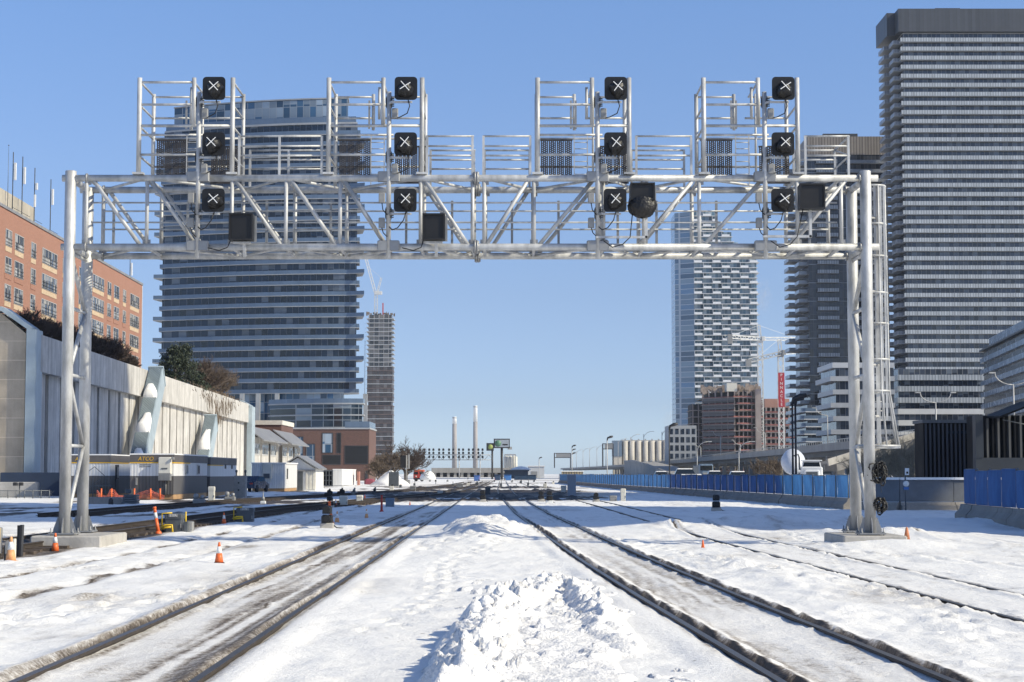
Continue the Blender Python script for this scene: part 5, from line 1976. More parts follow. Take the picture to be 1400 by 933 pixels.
# deck centre line: x at y
RX = [(230, 66), (330, 69), (500, 73), (700, 77), (1000, 79), (1400, 76), (1900, 60)]


def rdx(y):
    return float(np.interp(y, [p[0] for p in RX], [p[1] for p in RX]))


t = thing('elevated_road', 'long elevated concrete road on piers running away behind the blue fence', 'viaduct', (rdx(300), 300, 0), world=True)
ZD = 6.6
ys = list(np.arange(230, 1901, 20.0))


def ribbon(mb, y0s, x_off0, x_off1, z0, z1):
    n = len(y0s)
    vs = []
    for y in y0s:
        x = rdx(y)
        vs += [(x + x_off0, y, z0), (x + x_off1, y, z0), (x + x_off1, y, z1), (x + x_off0, y, z1)]
    fs = [(3, 2, 1, 0), tuple(4 * (n - 1) + k for k in range(4))]
    for i in range(n - 1):
        for k in range(4):
            a, b = 4 * i + k, 4 * i + (k + 1) % 4
            fs.append((a, b, b + 4, a + 4))
    mb.add(vs, fs)
    return mb


ribbon(MB(), ys, -9, 12, ZD - 0.5, ZD).build('deck', ROADC, t)
ribbon(MB(), ys, -8.4, 11.4, ZD, ZD + .06).build('road_surface', ASPH, t)
ribbon(MB(), ys, -9.25, -8.9, ZD - .55, ZD + 0.85).build('parapet', ROADC, t)
ribbon(MB(), ys, 11.6, 12.0, ZD - .55, ZD + 0.85).build('parapet', ROADC, t)
for off in (-6.5, 0, 8):
    ribbon(MB(), ys, off - .35, off + .35, ZD - 1.5, ZD - .5).build('girder', M('dark steel girder', (.09, .095, .1), .6, .2, .2, .3), t)
m = MB()
for y in np.arange(232, 1000, 3.0):
    x = rdx(y) - 9.07
    m.box((x, y, ZD + 1.12), (.10, .10, .55))
ribbon(m, ys, -9.12, -9.02, ZD + 1.35, ZD + 1.45)
q = m.build('guard_rail', LAMPM, t)
for y in np.arange(250, 1250, 25.0):
    x = rdx(y)
    c = MB()
    for o in (-6.5, 1, 8.5):
        c.cbox((x + o, y, (ZD - 2.2) / 2), (1.1, 1.0, ZD - 2.2), .1)
    c.box((x + 1, y, ZD - 1.85), (18.5, 1.2, .7))
    c.build('pier', ROADC, t)
# ramp down on the near side
t = thing('road_ramp', 'pale concrete ramp sloping down from the elevated road', 'ramp', (56, 700, 0), world=True)
m = MB()
pts = [(60, 880, 7.2), (56.5, 760, 6.6), (55, 660, 4.4), (53, 560, 1.6), (51, 500, .2)]
vs, fs = [], []
for x, y, z in pts:
    vs += [(x - 5, y, -.3), (x + 5, y, -.3), (x + 5, y, z), (x - 5, y, z)]
for i in range(len(pts) - 1):
    for k in range(4):
        a, b = 4 * i + k, 4 * i + (k + 1) % 4
        fs.append((a, b, b + 4, a + 4))
fs += [(3, 2, 1, 0), tuple(16 + k for k in range(4))]
m.add(vs, fs).build('ramp_body', ROADC, t)
m = MB()
for i in range(len(pts) - 1):
    a, b = Vector(pts[i]), Vector(pts[i + 1])
    m.bar(a + Vector((-5.1, 0, .4)), b + Vector((-5.1, 0, .4)), .3, 1.1)
m.build('ramp_parapet', ROADC, t)

# second, nearer ramp girder rising behind the right leg
t = thing('road_ramp', 'dark girder ramp rising to the elevated road behind the right gantry leg', 'ramp', (47, 240, 0), world=True)
a, b = P(1128, 640, 236), P(1262, 598, 250)
m = MB(); m.bar(a, b, 4, .9); m.build('deck', M('dark ramp girder', (.14, .135, .13), .8, 0, .3, .4), t)
m = MB(); m.bar(a + Vector((0, -2.1, .7)), b + Vector((0, -2.1, .7)), .2, .9); m.build('ramp_parapet', ROADC, t)
for u in (.15, .45, .75):
    p = a + (b - a) * u
    MB().cbox((p.x, p.y, p.z / 2 - .3), (1, 1, p.z - .4), .1).build('pier', ROADC, t)

# lamps on the elevated road
lamp = None
for i, (px, y, py, kind) in enumerate(((1385, 252, 510, 2), (1279, 300, 537, 2), (1131, 405, 558, 1), (1180, 440, 572, 1), (985, 640, 590, 1), (1046, 540, 585, 1), (1012, 700, 602, 1), (958, 760, 606, 1), (905, 900, 586, 3), (880, 1010, 590, 3), (862, 1090, 594, 3), (845, 1180, 600, 3), (828, 1260, 606, 3), (816, 1330, 609, 3), (806, 1390, 611, 3), (797, 1450, 613, 3), (788, 1510, 615, 3), (780, 1570, 618, 3))):
    p = P(px, py, y)
    lab = 'tall double-armed lamp over the slanting office block' if i == 0 else 'double-armed lamp standing in front of the tallest right tower' if i == 1 else '%s street lamp along the elevated road, counted from the right gantry leg leftward' % ORD[i - 2]
    t = thing('street_lamp', lab, 'street lamp', (p.x, y, ZD - .4), world=True, group='lamps on the elevated road')
    zt = p.z
    k = .11 if y < 600 else .16
    MB().path([(p.x, y, ZD - .4), (p.x, y, zt - 1.6)], [k * 1.3, k], 7).build('pole', LAMPM, t)
    for s in ((-1, 1) if kind == 2 else (-1,) if kind == 1 else (1,)):
        L_ = 2.6 if kind < 3 else 5.0
        pts = [(p.x, y, zt - 1.7)] + [(p.x + s * L_ * math.sin(a) , y, zt - 1.7 + 1.7 * (1 - math.cos(a))) for a in (.3, .6, .9, 1.2, PI / 2)]
        if kind == 3:
            pts = [(p.x, y, zt - 4)] + [(p.x + s * L_ * (1 - math.cos(a)), y, zt - 4 + 4 * math.sin(a)) for a in (.3, .6, .9, 1.2, PI / 2)]
        MB().path(pts, k * .75, 6).build('arm', LAMPM, t)
        e = pts[-1]
        MB().cbox((e[0] + s * .35, y, e[2]), (.95, .35, .2), .06).build('lamp_head', LAMPM, t)

# yard floodlight posts with black heads behind the fence
for i, (px, py, y, lab) in enumerate(((1083, 548, 118, 'tall yard light post with two black heads behind the fence near the mixer truck'),
                                      (915, 584, 200, 'yard light post with a black head left of the unfinished frame'),
                                      (830, 600, 290, 'yard light post with a black head in front of the grain silos'),
                                      (782, 611, 430, 'yard light post with stacked black heads, third from the right'),
                                      (737, 627, 560, 'farthest yard light post near the end of the blue fence'))):
    p = P(px, py, y)
    t = thing('yard_light', lab, 'light post', (p.x, y, 0), world=True, group='yard lights behind the blue fence')
    MB().path([(p.x, y, 0), (p.x, y, p.z)], [.065 + y * .0001, .045 + y * .0001], 8).build('pole', BLACKP if i < 2 else LAMPM, t)
    m = MB()
    m.path([(p.x, y, p.z - .3), (p.x + .1, y, p.z + .1), (p.x + .55, y, p.z + .28), (p.x + .95, y, p.z + .36)], [.09, .14, .2, .14], 8)
    m.build('lamp_head', BLACKP, t)
    if i == 0:
        m = MB()
        m.path([(p.x + .25, y + .3, p.z - .3), (p.x + .3, y + .3, p.z + .06), (p.x + .8, y + .3, p.z + .2)], [.08, .13, .14], 8)
        m.build('lamp_head', BLACKP, t)
        MB().tube((p.x + .25, y + .3, 0), (p.x + .25, y + .3, p.z - .2), .07, n=8).build('pole', BLACKP, t)
    if i == 3:
        for dz in (-.9, -1.8):
            MB().path([(p.x, y, p.z + dz), (p.x + .4, y, p.z + dz + .25), (p.x + .9, y, p.z + dz + .35)], [.1, .16, .12], 7).build('lamp_head', BLACKP, t)
for px, y, lab in ((1010, 380, 'pale cobra-head street lamp behind the blue fence in front of the unfinished block'), (953, 420, 'pale cobra-head street lamp left of the dark truck')):
    p = P(px, 604, y)
    t = thing('street_lamp', lab, 'street lamp', (p.x, y, 0), world=True)
    MB().path([(p.x, y, 0), (p.x, y, p.z - 2.2)], [.12, .09], 8).build('pole', LAMPM, t)
    pts = [(p.x, y, p.z - 2.3)] + [(p.x + 2.6 * (1 - math.cos(a)), y, p.z - 2.3 + 2.3 * math.sin(a)) for a in (.3, .6, .9, 1.2, PI / 2)]
    MB().path(pts, .075, 6).build('arm', LAMPM, t)
    MB().cbox((p.x + 3.0, y, p.z), (.9, .3, .18), .05).build('lamp_head', LAMPM, t)

# overhead sign gantries on the road
for px0, px1, py, y, lab in ((824, 838, 607, 1250, 'dark overhead sign frame on the elevated road beside the silos'), (758, 780, 620, 1500, 'overhead sign gantry with a long panel on the far road')):
    a, b = P(px0, py, y), P(px1, py, y)
    t = thing('sign_gantry', lab, 'sign gantry', (a.x, y, ZD), world=True)
    for X in (a.x, b.x):
        MB().box((X, y, (a.z + ZD) / 2), (.9, .9, a.z - ZD)).build('post', BLACKP, t)
    m = MB()
    for dz in (0, -3.6):
        m.box(((a.x + b.x) / 2, y, a.z + dz), (b.x - a.x + .5, .5, .6))
    m.build('beam', BLACKP, t)
    MB().box(((a.x + b.x) / 2 + .5, y - .7, a.z - 1.8), (b.x - a.x - 1.5, .2, 3.2)).build('sign_panel', GREYBOX, t)

# silos
t = thing('grain_silos', 'row of pale concrete grain silos with a head house behind the elevated road', 'silos', (GX(875, 1500), 1500, 0), world=True)
DS = 1500.0
SILO = concrete('silo concrete', (0.52, 0.48, 0.41), .3, .08)
a, b = GX(850, DS), GX(914, DS)
zt = P(700, 603, DS).z
n = 7
for i in range(n):
    x = a + (b - a) * (i + .5) / n
    MB().lathe([((b - a) / n * .42, 0), ((b - a) / n * .42, zt)], (x, DS, 0), 18).build('silo', SILO, t)
    MB().box((x, DS, zt + .4), (1.2, 1.2, 2.5)).build('roof_vent', SLAB, t)
MB().span((a, DS + 2, 0), (b, DS + 9, zt + .7)).build('rear_wall', SILO, t)
MB().span((a - .3, DS - .8, zt - .9), (b + .3, DS + 9, zt + .1)).build('top_band', SLAB, t)
MB().span((GX(837, DS), DS - 3, zt - 13), (a - .2, DS + 8, zt + .2)).build('head_house', BLUEBOX, t)
MB().span((GX(838, DS), DS - 2.5, 0), (a - .3, DS + 8, zt - 13)).build('head_house_base', SILO, t)

# chimneys
for px, py, wpx, lab in ((621.5, 570, 6.6, 'shorter tapered grey chimney with a white top'), (650, 555, 6.4, 'taller slim grey chimney with a long white top')):
    y = 1850.0
    r = wpx * y / F / 2
    x, zt = GX(px, y), P(700, py, y).z
    t = thing('chimney', lab, 'chimney', (x, y, 0), world=True, group='power station chimneys')
    wh = .12 if px < 640 else .23
    MB().lathe([(r * 1.05, 0), (r * .9, zt * (1 - wh))], (x, y, 0), 20).build('shaft', concrete('chimney concrete', (.36, .34, .33), .2, .05), t)
    MB().lathe([(r * .9, zt * (1 - wh)), (r * .84, zt - 1), (r * .84, zt)], (x, y, 0), 20).build('white_top', WHITE, t)
    MB().lathe([(r * .92, zt - 1.6), (r * .92, zt - .8)], (x, y, 0), 20).build('rim_band', GREYBOX, t)

# billboards
for px0, px1, py0, py1, pxp, wpx, y, lab, face in ((675, 697, 600, 613, 686, 3.4, 520, 'larger billboard with a round green mark on a dark post', 0), (665, 675, 606, 616.5, 673, 2.6, 560, 'smaller dark billboard with a round yellow green mark', 1)):
    a, b = P(px0, py1, y), P(px1, py0, y)
    t = thing('billboard', lab, 'billboard', (P(pxp, 620, y).x, y, 0), world=True)
    MB().span((a.x, y, a.z), (b.x, y + 1.2, b.z)).build('panel_box', BLACKP, t)
    DIS = M('billboard face', (.33, .37, .42) if face == 0 else (.04, .05, .05), .4, 0, .1, 1)
    MB().span((a.x + .35, y - .06, a.z + .3), (b.x - .25, y + .05, b.z - .3)).build('poster', DIS, t)
    cx = a.x + (1.25 if face == 0 else .55 * (b.x - a.x))
    MB().lathe([(.0, .1), (.95 if face == 0 else .75, .1), (.95 if face == 0 else .75, .0)], (cx, y, (a.z + b.z) / 2), 18, 'y').build('round_mark', M('round mark', (.09, .20, .13) if face == 0 else (.28, .34, .09), .5, 0, .15, 1), t)
    if face == 0:
        m = MB()
        m.span((cx + 1.3, y - .1, (a.z + b.z) / 2 - .55), (b.x - .6, y - .06, (a.z + b.z) / 2 - .15))
        m.build('text_bar', BLACKP, t)
        MB().span((GX(694, y), y + .3, P(700, 615, y).z), (GX(700, y), y + 1, P(700, 611, y).z)).build('catwalk', LAMPM, t)
    X = P(pxp, 620, y).x
    MB().tube((X, y + .6, 0), (X, y + .6, a.z + .1), wpx * y / F / 2, n=10).build('post', BLACKP, t)

# far signal gantry
DG = 735.0
t = thing('signal_gantry', 'far signal gantry with a long row of paired signal heads across the tracks', 'signal gantry', (GX(620, DG), DG, 0), world=True)
x0, x1 = GX(571, DG), GX(674, DG)
za, zb = P(700, 622, DG).z, P(700, 629, DG).z
for z in (za, zb):
    for y in (DG, DG + 1.8):
        MB().tube((x0, y, z), (x1, y, z), .13, n=6).build('chord', STEEL_D, t)
for i in range(18):
    xa, xb = x0 + (x1 - x0) * i / 18, x0 + (x1 - x0) * (i + 1) / 18
    MB().tube((xa, DG, za if i % 2 else zb), (xb, DG, zb if i % 2 else za), .09, n=5).build('truss_diagonal', STEEL_D, t)
for X in (x0 + .6, GX(628, DG), GX(656.5, DG)):
    for y in (DG, DG + 1.8):
        MB().tube((X, y, 0), (X, y, za), .2, n=8).build('column', STEEL, t)
for px in (577.5, 590, 603.5, 617, 630.5, 644, 657):
    for d in (-2.6, 2.6):
        X = GX(px, DG) + d * .3 / .3 * .32
        s = MB().tube((X, DG - .4, zb), (X, DG - .4, P(700, 613, DG).z), .09, n=5).build('mast', STEEL_D, t)
        m = MB()
    for d in (-.85, .85):
        for py in (615, 619.5, 625):
            X = GX(px, DG) + d * 1.0
            q = MB().cbox((X, DG - .7, P(700, py, DG).z), (.85, .25, .95), .2)
            q.build('signal_head', BLACK, t)

# viaduct and sheds closing the view
t = thing('far_viaduct', 'long low grey bridge wall closing the end of the yard', 'viaduct', (GX(630, 900), 900, 0), world=True)
a, b = GX(590, 900), GX(720, 900)
MB().span((a, 900, 2.2), (b, 904, P(700, 640, 900).z)).build('wall', ROADC, t)
for i in range(14):
    x = a + (b - a) * (i + .5) / 14
    MB().box((x, 902, 1.1), (1.4, 3, 2.2)).build('pier', ROADC, t)
MB().span((a, 903.5, 0), (b, 904.5, 2.2)).build('painted_shade_wall', M('painted viaduct shade', (.05, .05, .055), .9, 0, .2, .1), t)  # dark sheet standing in for the shade between the piers
t = thing('storage_tanks', 'pale cylindrical plant with a light frame right of the billboards', 'plant', (GX(698, 1100), 1100, 0), world=True)
for px in (693, 698, 703):
    MB().lathe([(2.0, 0), (2.0, P(700, 625, 1100).z), (0.3, P(700, 623, 1100).z)], (GX(px, 1100), 1100, 0), 14).build('tank', CREAM, t)
m = MB()
for px in (690, 694.5, 700.5, 705):
    m.box((GX(px, 1100), 1097, P(700, 622, 1100).z / 2), (.5, .5, P(700, 622, 1100).z))
m.box((GX(697.5, 1100), 1097, P(700, 622, 1100).z), (GX(705, 1100) - GX(690, 1100), .6, .8))
m.build('frame', LAMPM, t)
t = thing('long_shed', 'low shed with a bright snowy roof right of the billboard posts', 'shed', (GX(712, 640), 640, 0), world=True)
a, b = GX(690, 640), GX(722, 640)
MB().span((a, 640, 0), (b, 652, 2.6)).build('wall', DARKBOX, t)
MB().prism([(a - .4, 639.5), (b + .4, 639.5), (b + .4, 653), (a - .4, 653)], 2.6, 3.1).build('roof', DARKBOX, t)
m = MB(); m.lathe([(0, 1.3), (1.6, 1.1), (3.3, .4), (3.8, 0)], (GX(712, 640), 646, 3.1), 16); m.build('roof_snow', SNOW, t)
t = thing('long_shed', 'pale grey shed left of the blue fence end', 'shed', (GX(735, 700), 700, 0), world=True)
a, b = GX(722, 700), GX(744, 700)
MB().span((a, 700, 0), (b, 712, P(700, 638, 700).z)).build('wall', SLAB_W, t)
MB().span((a - .3, 699.7, P(700, 638, 700).z), (b + .3, 712.3, P(700, 637, 700).z)).build('roof', SNOW, t)
MB().span((a + 1.2, 699.9, 0), (a + 3.6, 700.2, 2.6)).build('door', GREYBOX, t)
t = thing('long_shed', 'low yellow striped barrier shed behind the fence beside the grey cabinet', 'shed', (GX(782, 420), 420, 0), world=True)
a, b = GX(768, 420), GX(797, 420)
MB().span((a, 420, 0), (b, 423, P(700, 645, 420).z)).build('wall', striped('yellow slats', (.36, .30, .18), (.13, .11, .09), .62, .55, .7), t)
MB().span((a - .2, 419.8, P(700, 645, 420).z), (b + .2, 423.2, P(700, 644.2, 420).z)).build('roof', SNOW, t)
for px0, px1, py, y, col, lab in ((648, 656, 650.5, 430, (.07, .16, .42), 'small blue covered bin left of the billboard posts'), (689, 699, 650, 470, (.06, .2, .5), 'bright blue and white bin right of the billboard post'), (676, 684, 649.5, 480, (.03, .06, .12), 'dark navy container at the foot of the billboard post'), (703, 733, 650, 500, (.02, .05, .10), 'long dark navy fence panel beyond the yard')):
    a, b = P(px0, 655, y), P(px1, py, y)
    q = MB()
    q.cbox(((a.x + b.x) / 2, y + 1, b.z / 2), (b.x - a.x, 2.0, b.z), .12)
    q.box(((a.x + b.x) / 2, y + 1, b.z + .05), (b.x - a.x + .2, 2.2, .1))
    o = q.build('storage_bin', M('bin paint', col, .5, 0, .2, 1), None)
    tag(o, lab, 'bin')

# tower cranes at the right
for px, base_py, slew_py, wpx, D, lab, ban in ((1040, 540, 469, 8.4, 880, 'white tower crane with a plain lattice mast left of the red bannered one', False), (1068, 600, 488, 8.6, 840, 'tower crane with a tall red lettered banner on its mast', True)):
    x = GX(px, D)
    wd = wpx * D / F * .8
    zb = 0
    zs = P(700, slew_py, D).z
    t = thing('tower_crane', lab, 'crane', (x, D, 0), world=True)
    m = MB(); lattice(m, (x, D, zb), (x, D, zs), wd, 3.0, .17); m.build('mast', CR, t)
    m = MB(); m.cbox((x, D, zs + .6), (wd * 1.2, wd * 1.2, 1.4), .2); m.cbox((x + wd * .6, D - 1.2, zs + 2), (1.8, 1.8, 2.2), .2); m.build('cab', CR if not ban else GREYBOX, t)
    zh = P(700, slew_py - 24, D).z
    m = MB(); lattice(m, (x, D, zs + 1.2), (x - .6, D, zh), 1.4, 2.4, .14); m.build('apex', CR, t)
    if not ban:
        xa, xb = GX(993, D - 25), GX(1092, D + 20)
        m = MB(); lattice(m, (x, D, zs + 2.0), (xa, D - 25, zs + 1.2), 1.5, 2.2, .12); m.build('counter_jib', CR, t)
        m = MB(); m.cbox((xa + 2, D - 25, zs), (2.4, 2.0, 4.5), .1); m.build('counterweight', GREYBOX, t)
        m = MB(); lattice(m, (x, D, zs + 2.0), (xb + 16, D + 20, zs + 3.6), 1.4, 2.2, .12); m.build('jib', CR, t)
        m = MB()
        m.bar((x - .6, D, zh), (xa + 4, D - 25, zs + 2), .1, .1)
        m.bar((x - .6, D, zh), (xb, D + 20, zs + 3.4), .1, .1)
        m.build('tie', CR, t)
    else:
        xa, xb = GX(1022, D - 20), GX(1110, D + 15)
        m = MB(); lattice(m, (x, D, zs + 1.6), (xa, D - 20, zs - 3.4), 1.7, 2.2, .18); m.build('counter_jib', STEEL_D, t)
        m = MB(); m.cbox((xa + .6, D - 20, zs - 4.2), (2.6, 2.0, 3.0), .1); m.build('counterweight', GREYBOX, t)
        m = MB(); lattice(m, (x, D, zs + 1.6), (xb + 8, D + 15, zs + 4.5), 1.4, 2.2, .12); m.build('jib', CR, t)
        m = MB()
        m.bar((x - .6, D, zh), (xa + 4, D - 20, zs - 2), .1, .1)
        m.bar((x - .6, D, zh), (xb, D + 15, zs + 4), .1, .1)
        m.build('tie', CR, t)
        z1, z0 = P(700, 510, D).z, P(700, 557, D).z
        w2 = wpx * D / F
        bn = MB().box((x, D - wd / 2 - .4, (z0 + z1) / 2), (w2, .12, z1 - z0)).build('banner', M('red banner', (.36, .02, .035), .6, 0, .12, .3), t)
        L_ = 'PINNACLE'
        hh = (z1 - z0) / (len(L_) + .3)
        for i, ch in enumerate(L_):
            text('banner_letter', ch, hh * .95, M('white lettering', (.75, .72, .7), .6) if i == 0 else bpy.data.materials['white lettering'], bn, (x, D - wd / 2 - .50, z1 - (i + .92) * hh), extrude=.02)

# ================================================================== FENCES AND ROADSIDE ON THE RIGHT
BLUECLOTH, _t, _b = new_mat('blue fence fabric')
_tc = node(_t, 'ShaderNodeTexCoord')
_mp = node(_t, 'ShaderNodeMapping', {'Vector': _tc.outputs['Object'], 'Scale': (1, .8, .35)})
_n = node(_t, 'ShaderNodeTexNoise', {'Vector': _mp.outputs[0], 'Scale': 1.2, 'Detail': 6.0, 'Roughness': .7})
_r = node(_t, 'ShaderNodeMapRange', {'Value': _n.outputs['Fac'], 'From Min': .35, 'From Max': .68})
_c = mix_c(_t, _r.outputs[0], (.022, .085, .24), (.045, .17, .42))
_t.links.new(_c, _b.inputs['Base Color'])
_b.inputs['Roughness'].default_value = .6
_tr = node(_t, 'ShaderNodeBsdfTranslucent', {'Color': _c})
_mx = node(_t, 'ShaderNodeMixShader', {0: .45})
_t.links.new(_b.outputs[0], _mx.inputs[1])
_t.links.new(_tr.outputs[0], _mx.inputs[2])
_t.links.new(_mx.outputs[0], _t.nodes['Material Output'].inputs[0])
MESHM = M('chain link grey', (.16, .17, .18), .5, .4, .15, 4)


def fence_run(lab, pts, z_bar, z_top, cloth, step=3.0, snow=False, lean=0.0):
    t = thing('barrier_fence', lab, 'fence', (pts[0][0], pts[0][1], 0), world=True)
    for (xa, ya), (xb, yb) in zip(pts, pts[1:]):
        L = math.hypot(xb - xa, yb - ya)
        d = Vector(((xb - xa) / L, (yb - ya) / L, 0))
        nn = Vector((d.y, -d.x, 0))
        n = max(1, int(round(L / step)))
        for i in range(n):
            p = Vector((xa, ya, 0)) + d * (L * i / n)
            q = Vector((xa, ya, 0)) + d * (L * (i + 1) / n - .03)
            j = random.uniform(-.03, .03)
            prof = [(-.38, -.5), (-.36, .12), (-.17, z_bar * .65), (-.13, z_bar), (.13, z_bar), (.17, z_bar * .65), (.36, .12), (.38, -.5)]
            vs = []
            for c in (p, q):
                for o, z in prof:
                    w_ = c + nn * (o + j)
                    vs.append((w_.x, w_.y, z))
            m = MB()
            fs = [(k, (k + 1) % 8, 8 + (k + 1) % 8, 8 + k) for k in range(8)] + [tuple(range(7, -1, -1)), tuple(range(8, 16))]
            m.add(vs, fs)
            m.build('barrier', CONC_D, t)
            # panel: frame + fabric with a little slack
            m = MB()
            tz = random.uniform(-.04, .04)
            vs, fs = [], []
            K = 5
            for a in range(K + 1):
                for b in range(4):
                    u, v = a / K, b / 3
                    c = p + (q - p) * u + nn * (.06 * math.sin(PI * u) * math.sin(PI * v + .3) * random.uniform(.4, 1.6) + lean * v)
                    vs.append((c.x, c.y, z_bar + .02 + (z_top + tz - z_bar - .02) * v))
            for a in range(K):
                for b in range(3):
                    fs.append((a * 4 + b, a * 4 + 4 + b, a * 4 + 5 + b, a * 4 + 1 + b))
            m.add(vs, fs, True)
            pn = m.build('fabric_panel', cloth, t)
            m = MB()
            pp = p + nn * -.09
            qq = q + nn * -.09
            for c in (pp, qq):
                m.tube((c.x, c.y, z_bar), (c.x, c.y, z_top + .06), .03, n=6)
            m.tube((pp.x, pp.y, z_top + tz), (qq.x, qq.y, z_top + tz), .024, n=6)
            m.build('fence_post', MESHM, t)
            if snow:
                MB().bar((p.x, p.y, z_top + .08), (q.x, q.y, z_top + .08), .2, .12).build('snow_cap', SNOW, t)
    return t


FZ = 1.62
fence_run('long blue fabric fence on concrete barriers running along the right of the yard', [(17.3, 92), (16.4, 112), (14.6, 150), (12.2, 195), (10.8, 240), (9.6, 300), (9.0, 340)], .45, FZ, BLUECLOTH, 3.0)
fence_run('near blue fabric fence on concrete barriers cut by the right edge of the photo', [(18.1, 72), (17.6, 66.5), (17.3, 58), (17.4, 46), (18, 36)], .5, 1.84, BLUECLOTH, 2.4)
GREYCLOTH = M('grey fence sheeting', (.13, .14, .155), .7, 0, .25, .8)
fence_run('grey sheeted fence on low concrete barriers between the two blue fences', [(17.4, 90.5), (19.2, 89), (24.8, 90)], .3, 1.38, GREYCLOTH, 2.8, snow=True)

# dark louvred sheds
SLATE = M('dark slate strip', (.03, .035, .045), .5, 0, .2, 1)
NAVY = M('navy black cladding', (.006, .0075, .011), .5, 0, .2, .5, spec=.06)
t = thing('dark_shed', 'black ribbed shed with vertical strips behind the grey fence', 'building', (GX(1298, 112), 112, 0), world=True)
a, b = GX(1262, 112), GX(1337, 112)
zt = P(700, 576, 112).z
MB().span((a, 112, 0), (b, 114.5, zt)).build('wall', NAVY, t)
for i in range(13):
    x = a + (b - a) * (i + .5) / 13
    MB().span((x - .06, 111.9, 0), (x + .06, 112.05, zt - .15)).build('rib', SLATE, t)
MB().span((a - .1, 111.8, zt - .12), (b + .1, 114.6, zt + .08)).build('roof_edge', DARKBOX, t)
WIN_N = M('reflecting strip glazing', (.02, .03, .04), .05, 0, .2, 1)
MB().span((GX(1295, 112), 111.93, P(700, 593, 112).z), (GX(1334, 112), 112.1, P(700, 589.5, 112).z)).build('window', WIN_N, t)
t = thing('dark_shed', 'navy louvred shed with a slanting black awning at the right edge', 'building', (GX(1370, 104), 104, 0), world=True)
a, b = GX(1333, 104), GX(1420, 104)
zt = P(700, 568, 104).z
MB().span((a + .1, 104.6, 0), (b, 106.4, zt)).build('wall', NAVY, t)
MB().span((a, 104, 0), (b, 104.7, P(700, 626, 104).z)).build('plinth', M('slate plinth', (.022, .028, .038), .5, 0, .15, .6), t)
MB().span((a, 103.95, P(700, 626, 104).z), (GX(1343.5, 104), 104.65, zt)).build('corner_panel', M('slate panel', (.02, .026, .036), .45, 0, .15, .6), t)
for i in range(9):
    x = GX(1348 + i * 7.6, 104)
    MB().box((x, 104.3, (P(700, 626, 104).z + zt) / 2), (.2, .45, zt - P(700, 626, 104).z), rz=.5).build('louvre', NAVY if i % 2 else SLATE, t)
MB().sheet([(GX(1367, 101), 101, P(700, 572, 101).z), (GX(1420, 101), 101, P(700, 551, 101).z), (GX(1420, 101), 104.5, P(700, 551, 101).z + .1), (GX(1367, 101), 104.5, P(700, 572, 101).z + .1)], (0, 0, .12)).build('awning', NAVY, t)
MB().tube((GX(1372, 101), 101.2, P(700, 574, 101).z), (GX(1415, 101), 101.2, P(700, 583, 101).z), .03, n=6).build('awning_brace', DARKBOX, t)

# sign post by the grey fence
p = P(1238, 690, 88)
t = thing('sign_post', 'thin post with a small white sign and a rounded blue and white panel', 'sign', (p.x, 87.6, -.1), world=True)
MB().tube((p.x - .08, 87.6, -.1), (p.x - .08, 87.6, P(700, 640, 87.6).z), .035, n=6).build('post', DARKBOX, t)
MB().box((p.x, 87.55, P(700, 645, 87.5).z), (.2, .02, .33)).build('sign_plate', WHITE, t)
MB().box((p.x + .01, 87.535, P(700, 646.5, 87.5).z), (.1, .012, .1)).build('sign_mark', BLACK, t)
m = MB()
c = P(1239, 664, 87.5)
m.lathe([(0, .04), (.13, .04), (.15, 0)], (c.x, 87.53, c.z + .08), 16, 'y')
m.build('white_face', WHITE, t)
MB().cbox((c.x, 87.6, c.z), (.28, .08, .46), .06).build('blue_panel', BLUEBOX, t)
MB().box((c.x, 87.5, c.z - .14), (.25, .02, .12)).build('blue_band', M('sign blue', (.05, .15, .4), .5), t)

# vehicles behind the fence
WHT = M('white truck paint', (.66, .67, .68), .3, 0, .06, .6)
GLS = M('vehicle glass', (.01, .013, .016), .06, 0, .1, 1)
TYRE = M('tyre rubber', (.012, .012, .013), .8, 0, .2, 5)


def wheel(t, x, y, r, wd):
    m = MB()
    m.lathe([(r * .6, -wd / 2), (r * .95, -wd / 2), (r, -wd * .35), (r, wd * .35), (r * .95, wd / 2), (r * .6, wd / 2)], (0, 0, 0), 20)
    m.v = [(x + v[2], y + v[0], r + v[1]) for v in m.v]
    w_ = m.build('wheel', TYRE, t, world=False)
    m = MB()
    m.lathe([(r * .58, -wd * .4), (r * .5, wd * .3), (0.05, wd * .38)], (0, 0, 0), 14)
    m.v = [(x + v[2] * (1 if x > 0 else -1), y + v[0], r + v[1]) for v in m.v]
    m.build('rim', GREYBOX, w_, world=False)


p = P(1098, 660, 190)
t = thing('mixer_truck', 'white concrete mixer truck with a big tilted drum behind the blue fence', 'truck', (p.x, 190, 0), rz=R(-8))
m = MB()
m.v = []
m.lathe([(.05, -1.9), (.75, -1.8), (1.2, -.8), (1.32, .2), (1.1, 1.6), (.6, 2.7), (.5, 2.9)], (0, 0, 0), 24)
ca, sa = math.cos(R(72)), math.sin(R(72))
m.v = [(v[0] - .95, 4.6 + v[2] * sa + v[1] * ca * 0 + 0, 2.95 + v[1] + v[2] * .25) for v in m.v]
m.build('drum', M('drum paint', (.62, .65, .70), .35, 0, .06, .6), t, world=False)
MB().cbox((.9, .6, 1.7), (2.3, 2.0, 1.5), .12).build('cab', WHT, t, world=False)
m = MB()
m.sheet([(-.15, -.30, 2.3), (1.95, -.30, 2.3), (1.8, .2, 3.05), (0, .2, 3.05)], (0, 1.6, 0))
m.build('cab_roof', WHT, t, world=False)
m = MB()
m.sheet([(-.02, -.34, 2.36), (1.82, -.34, 2.36), (1.7, .14, 2.95), (.1, .14, 2.95)], (0, .04, 0))
m.build('windscreen', GLS, t, world=False)
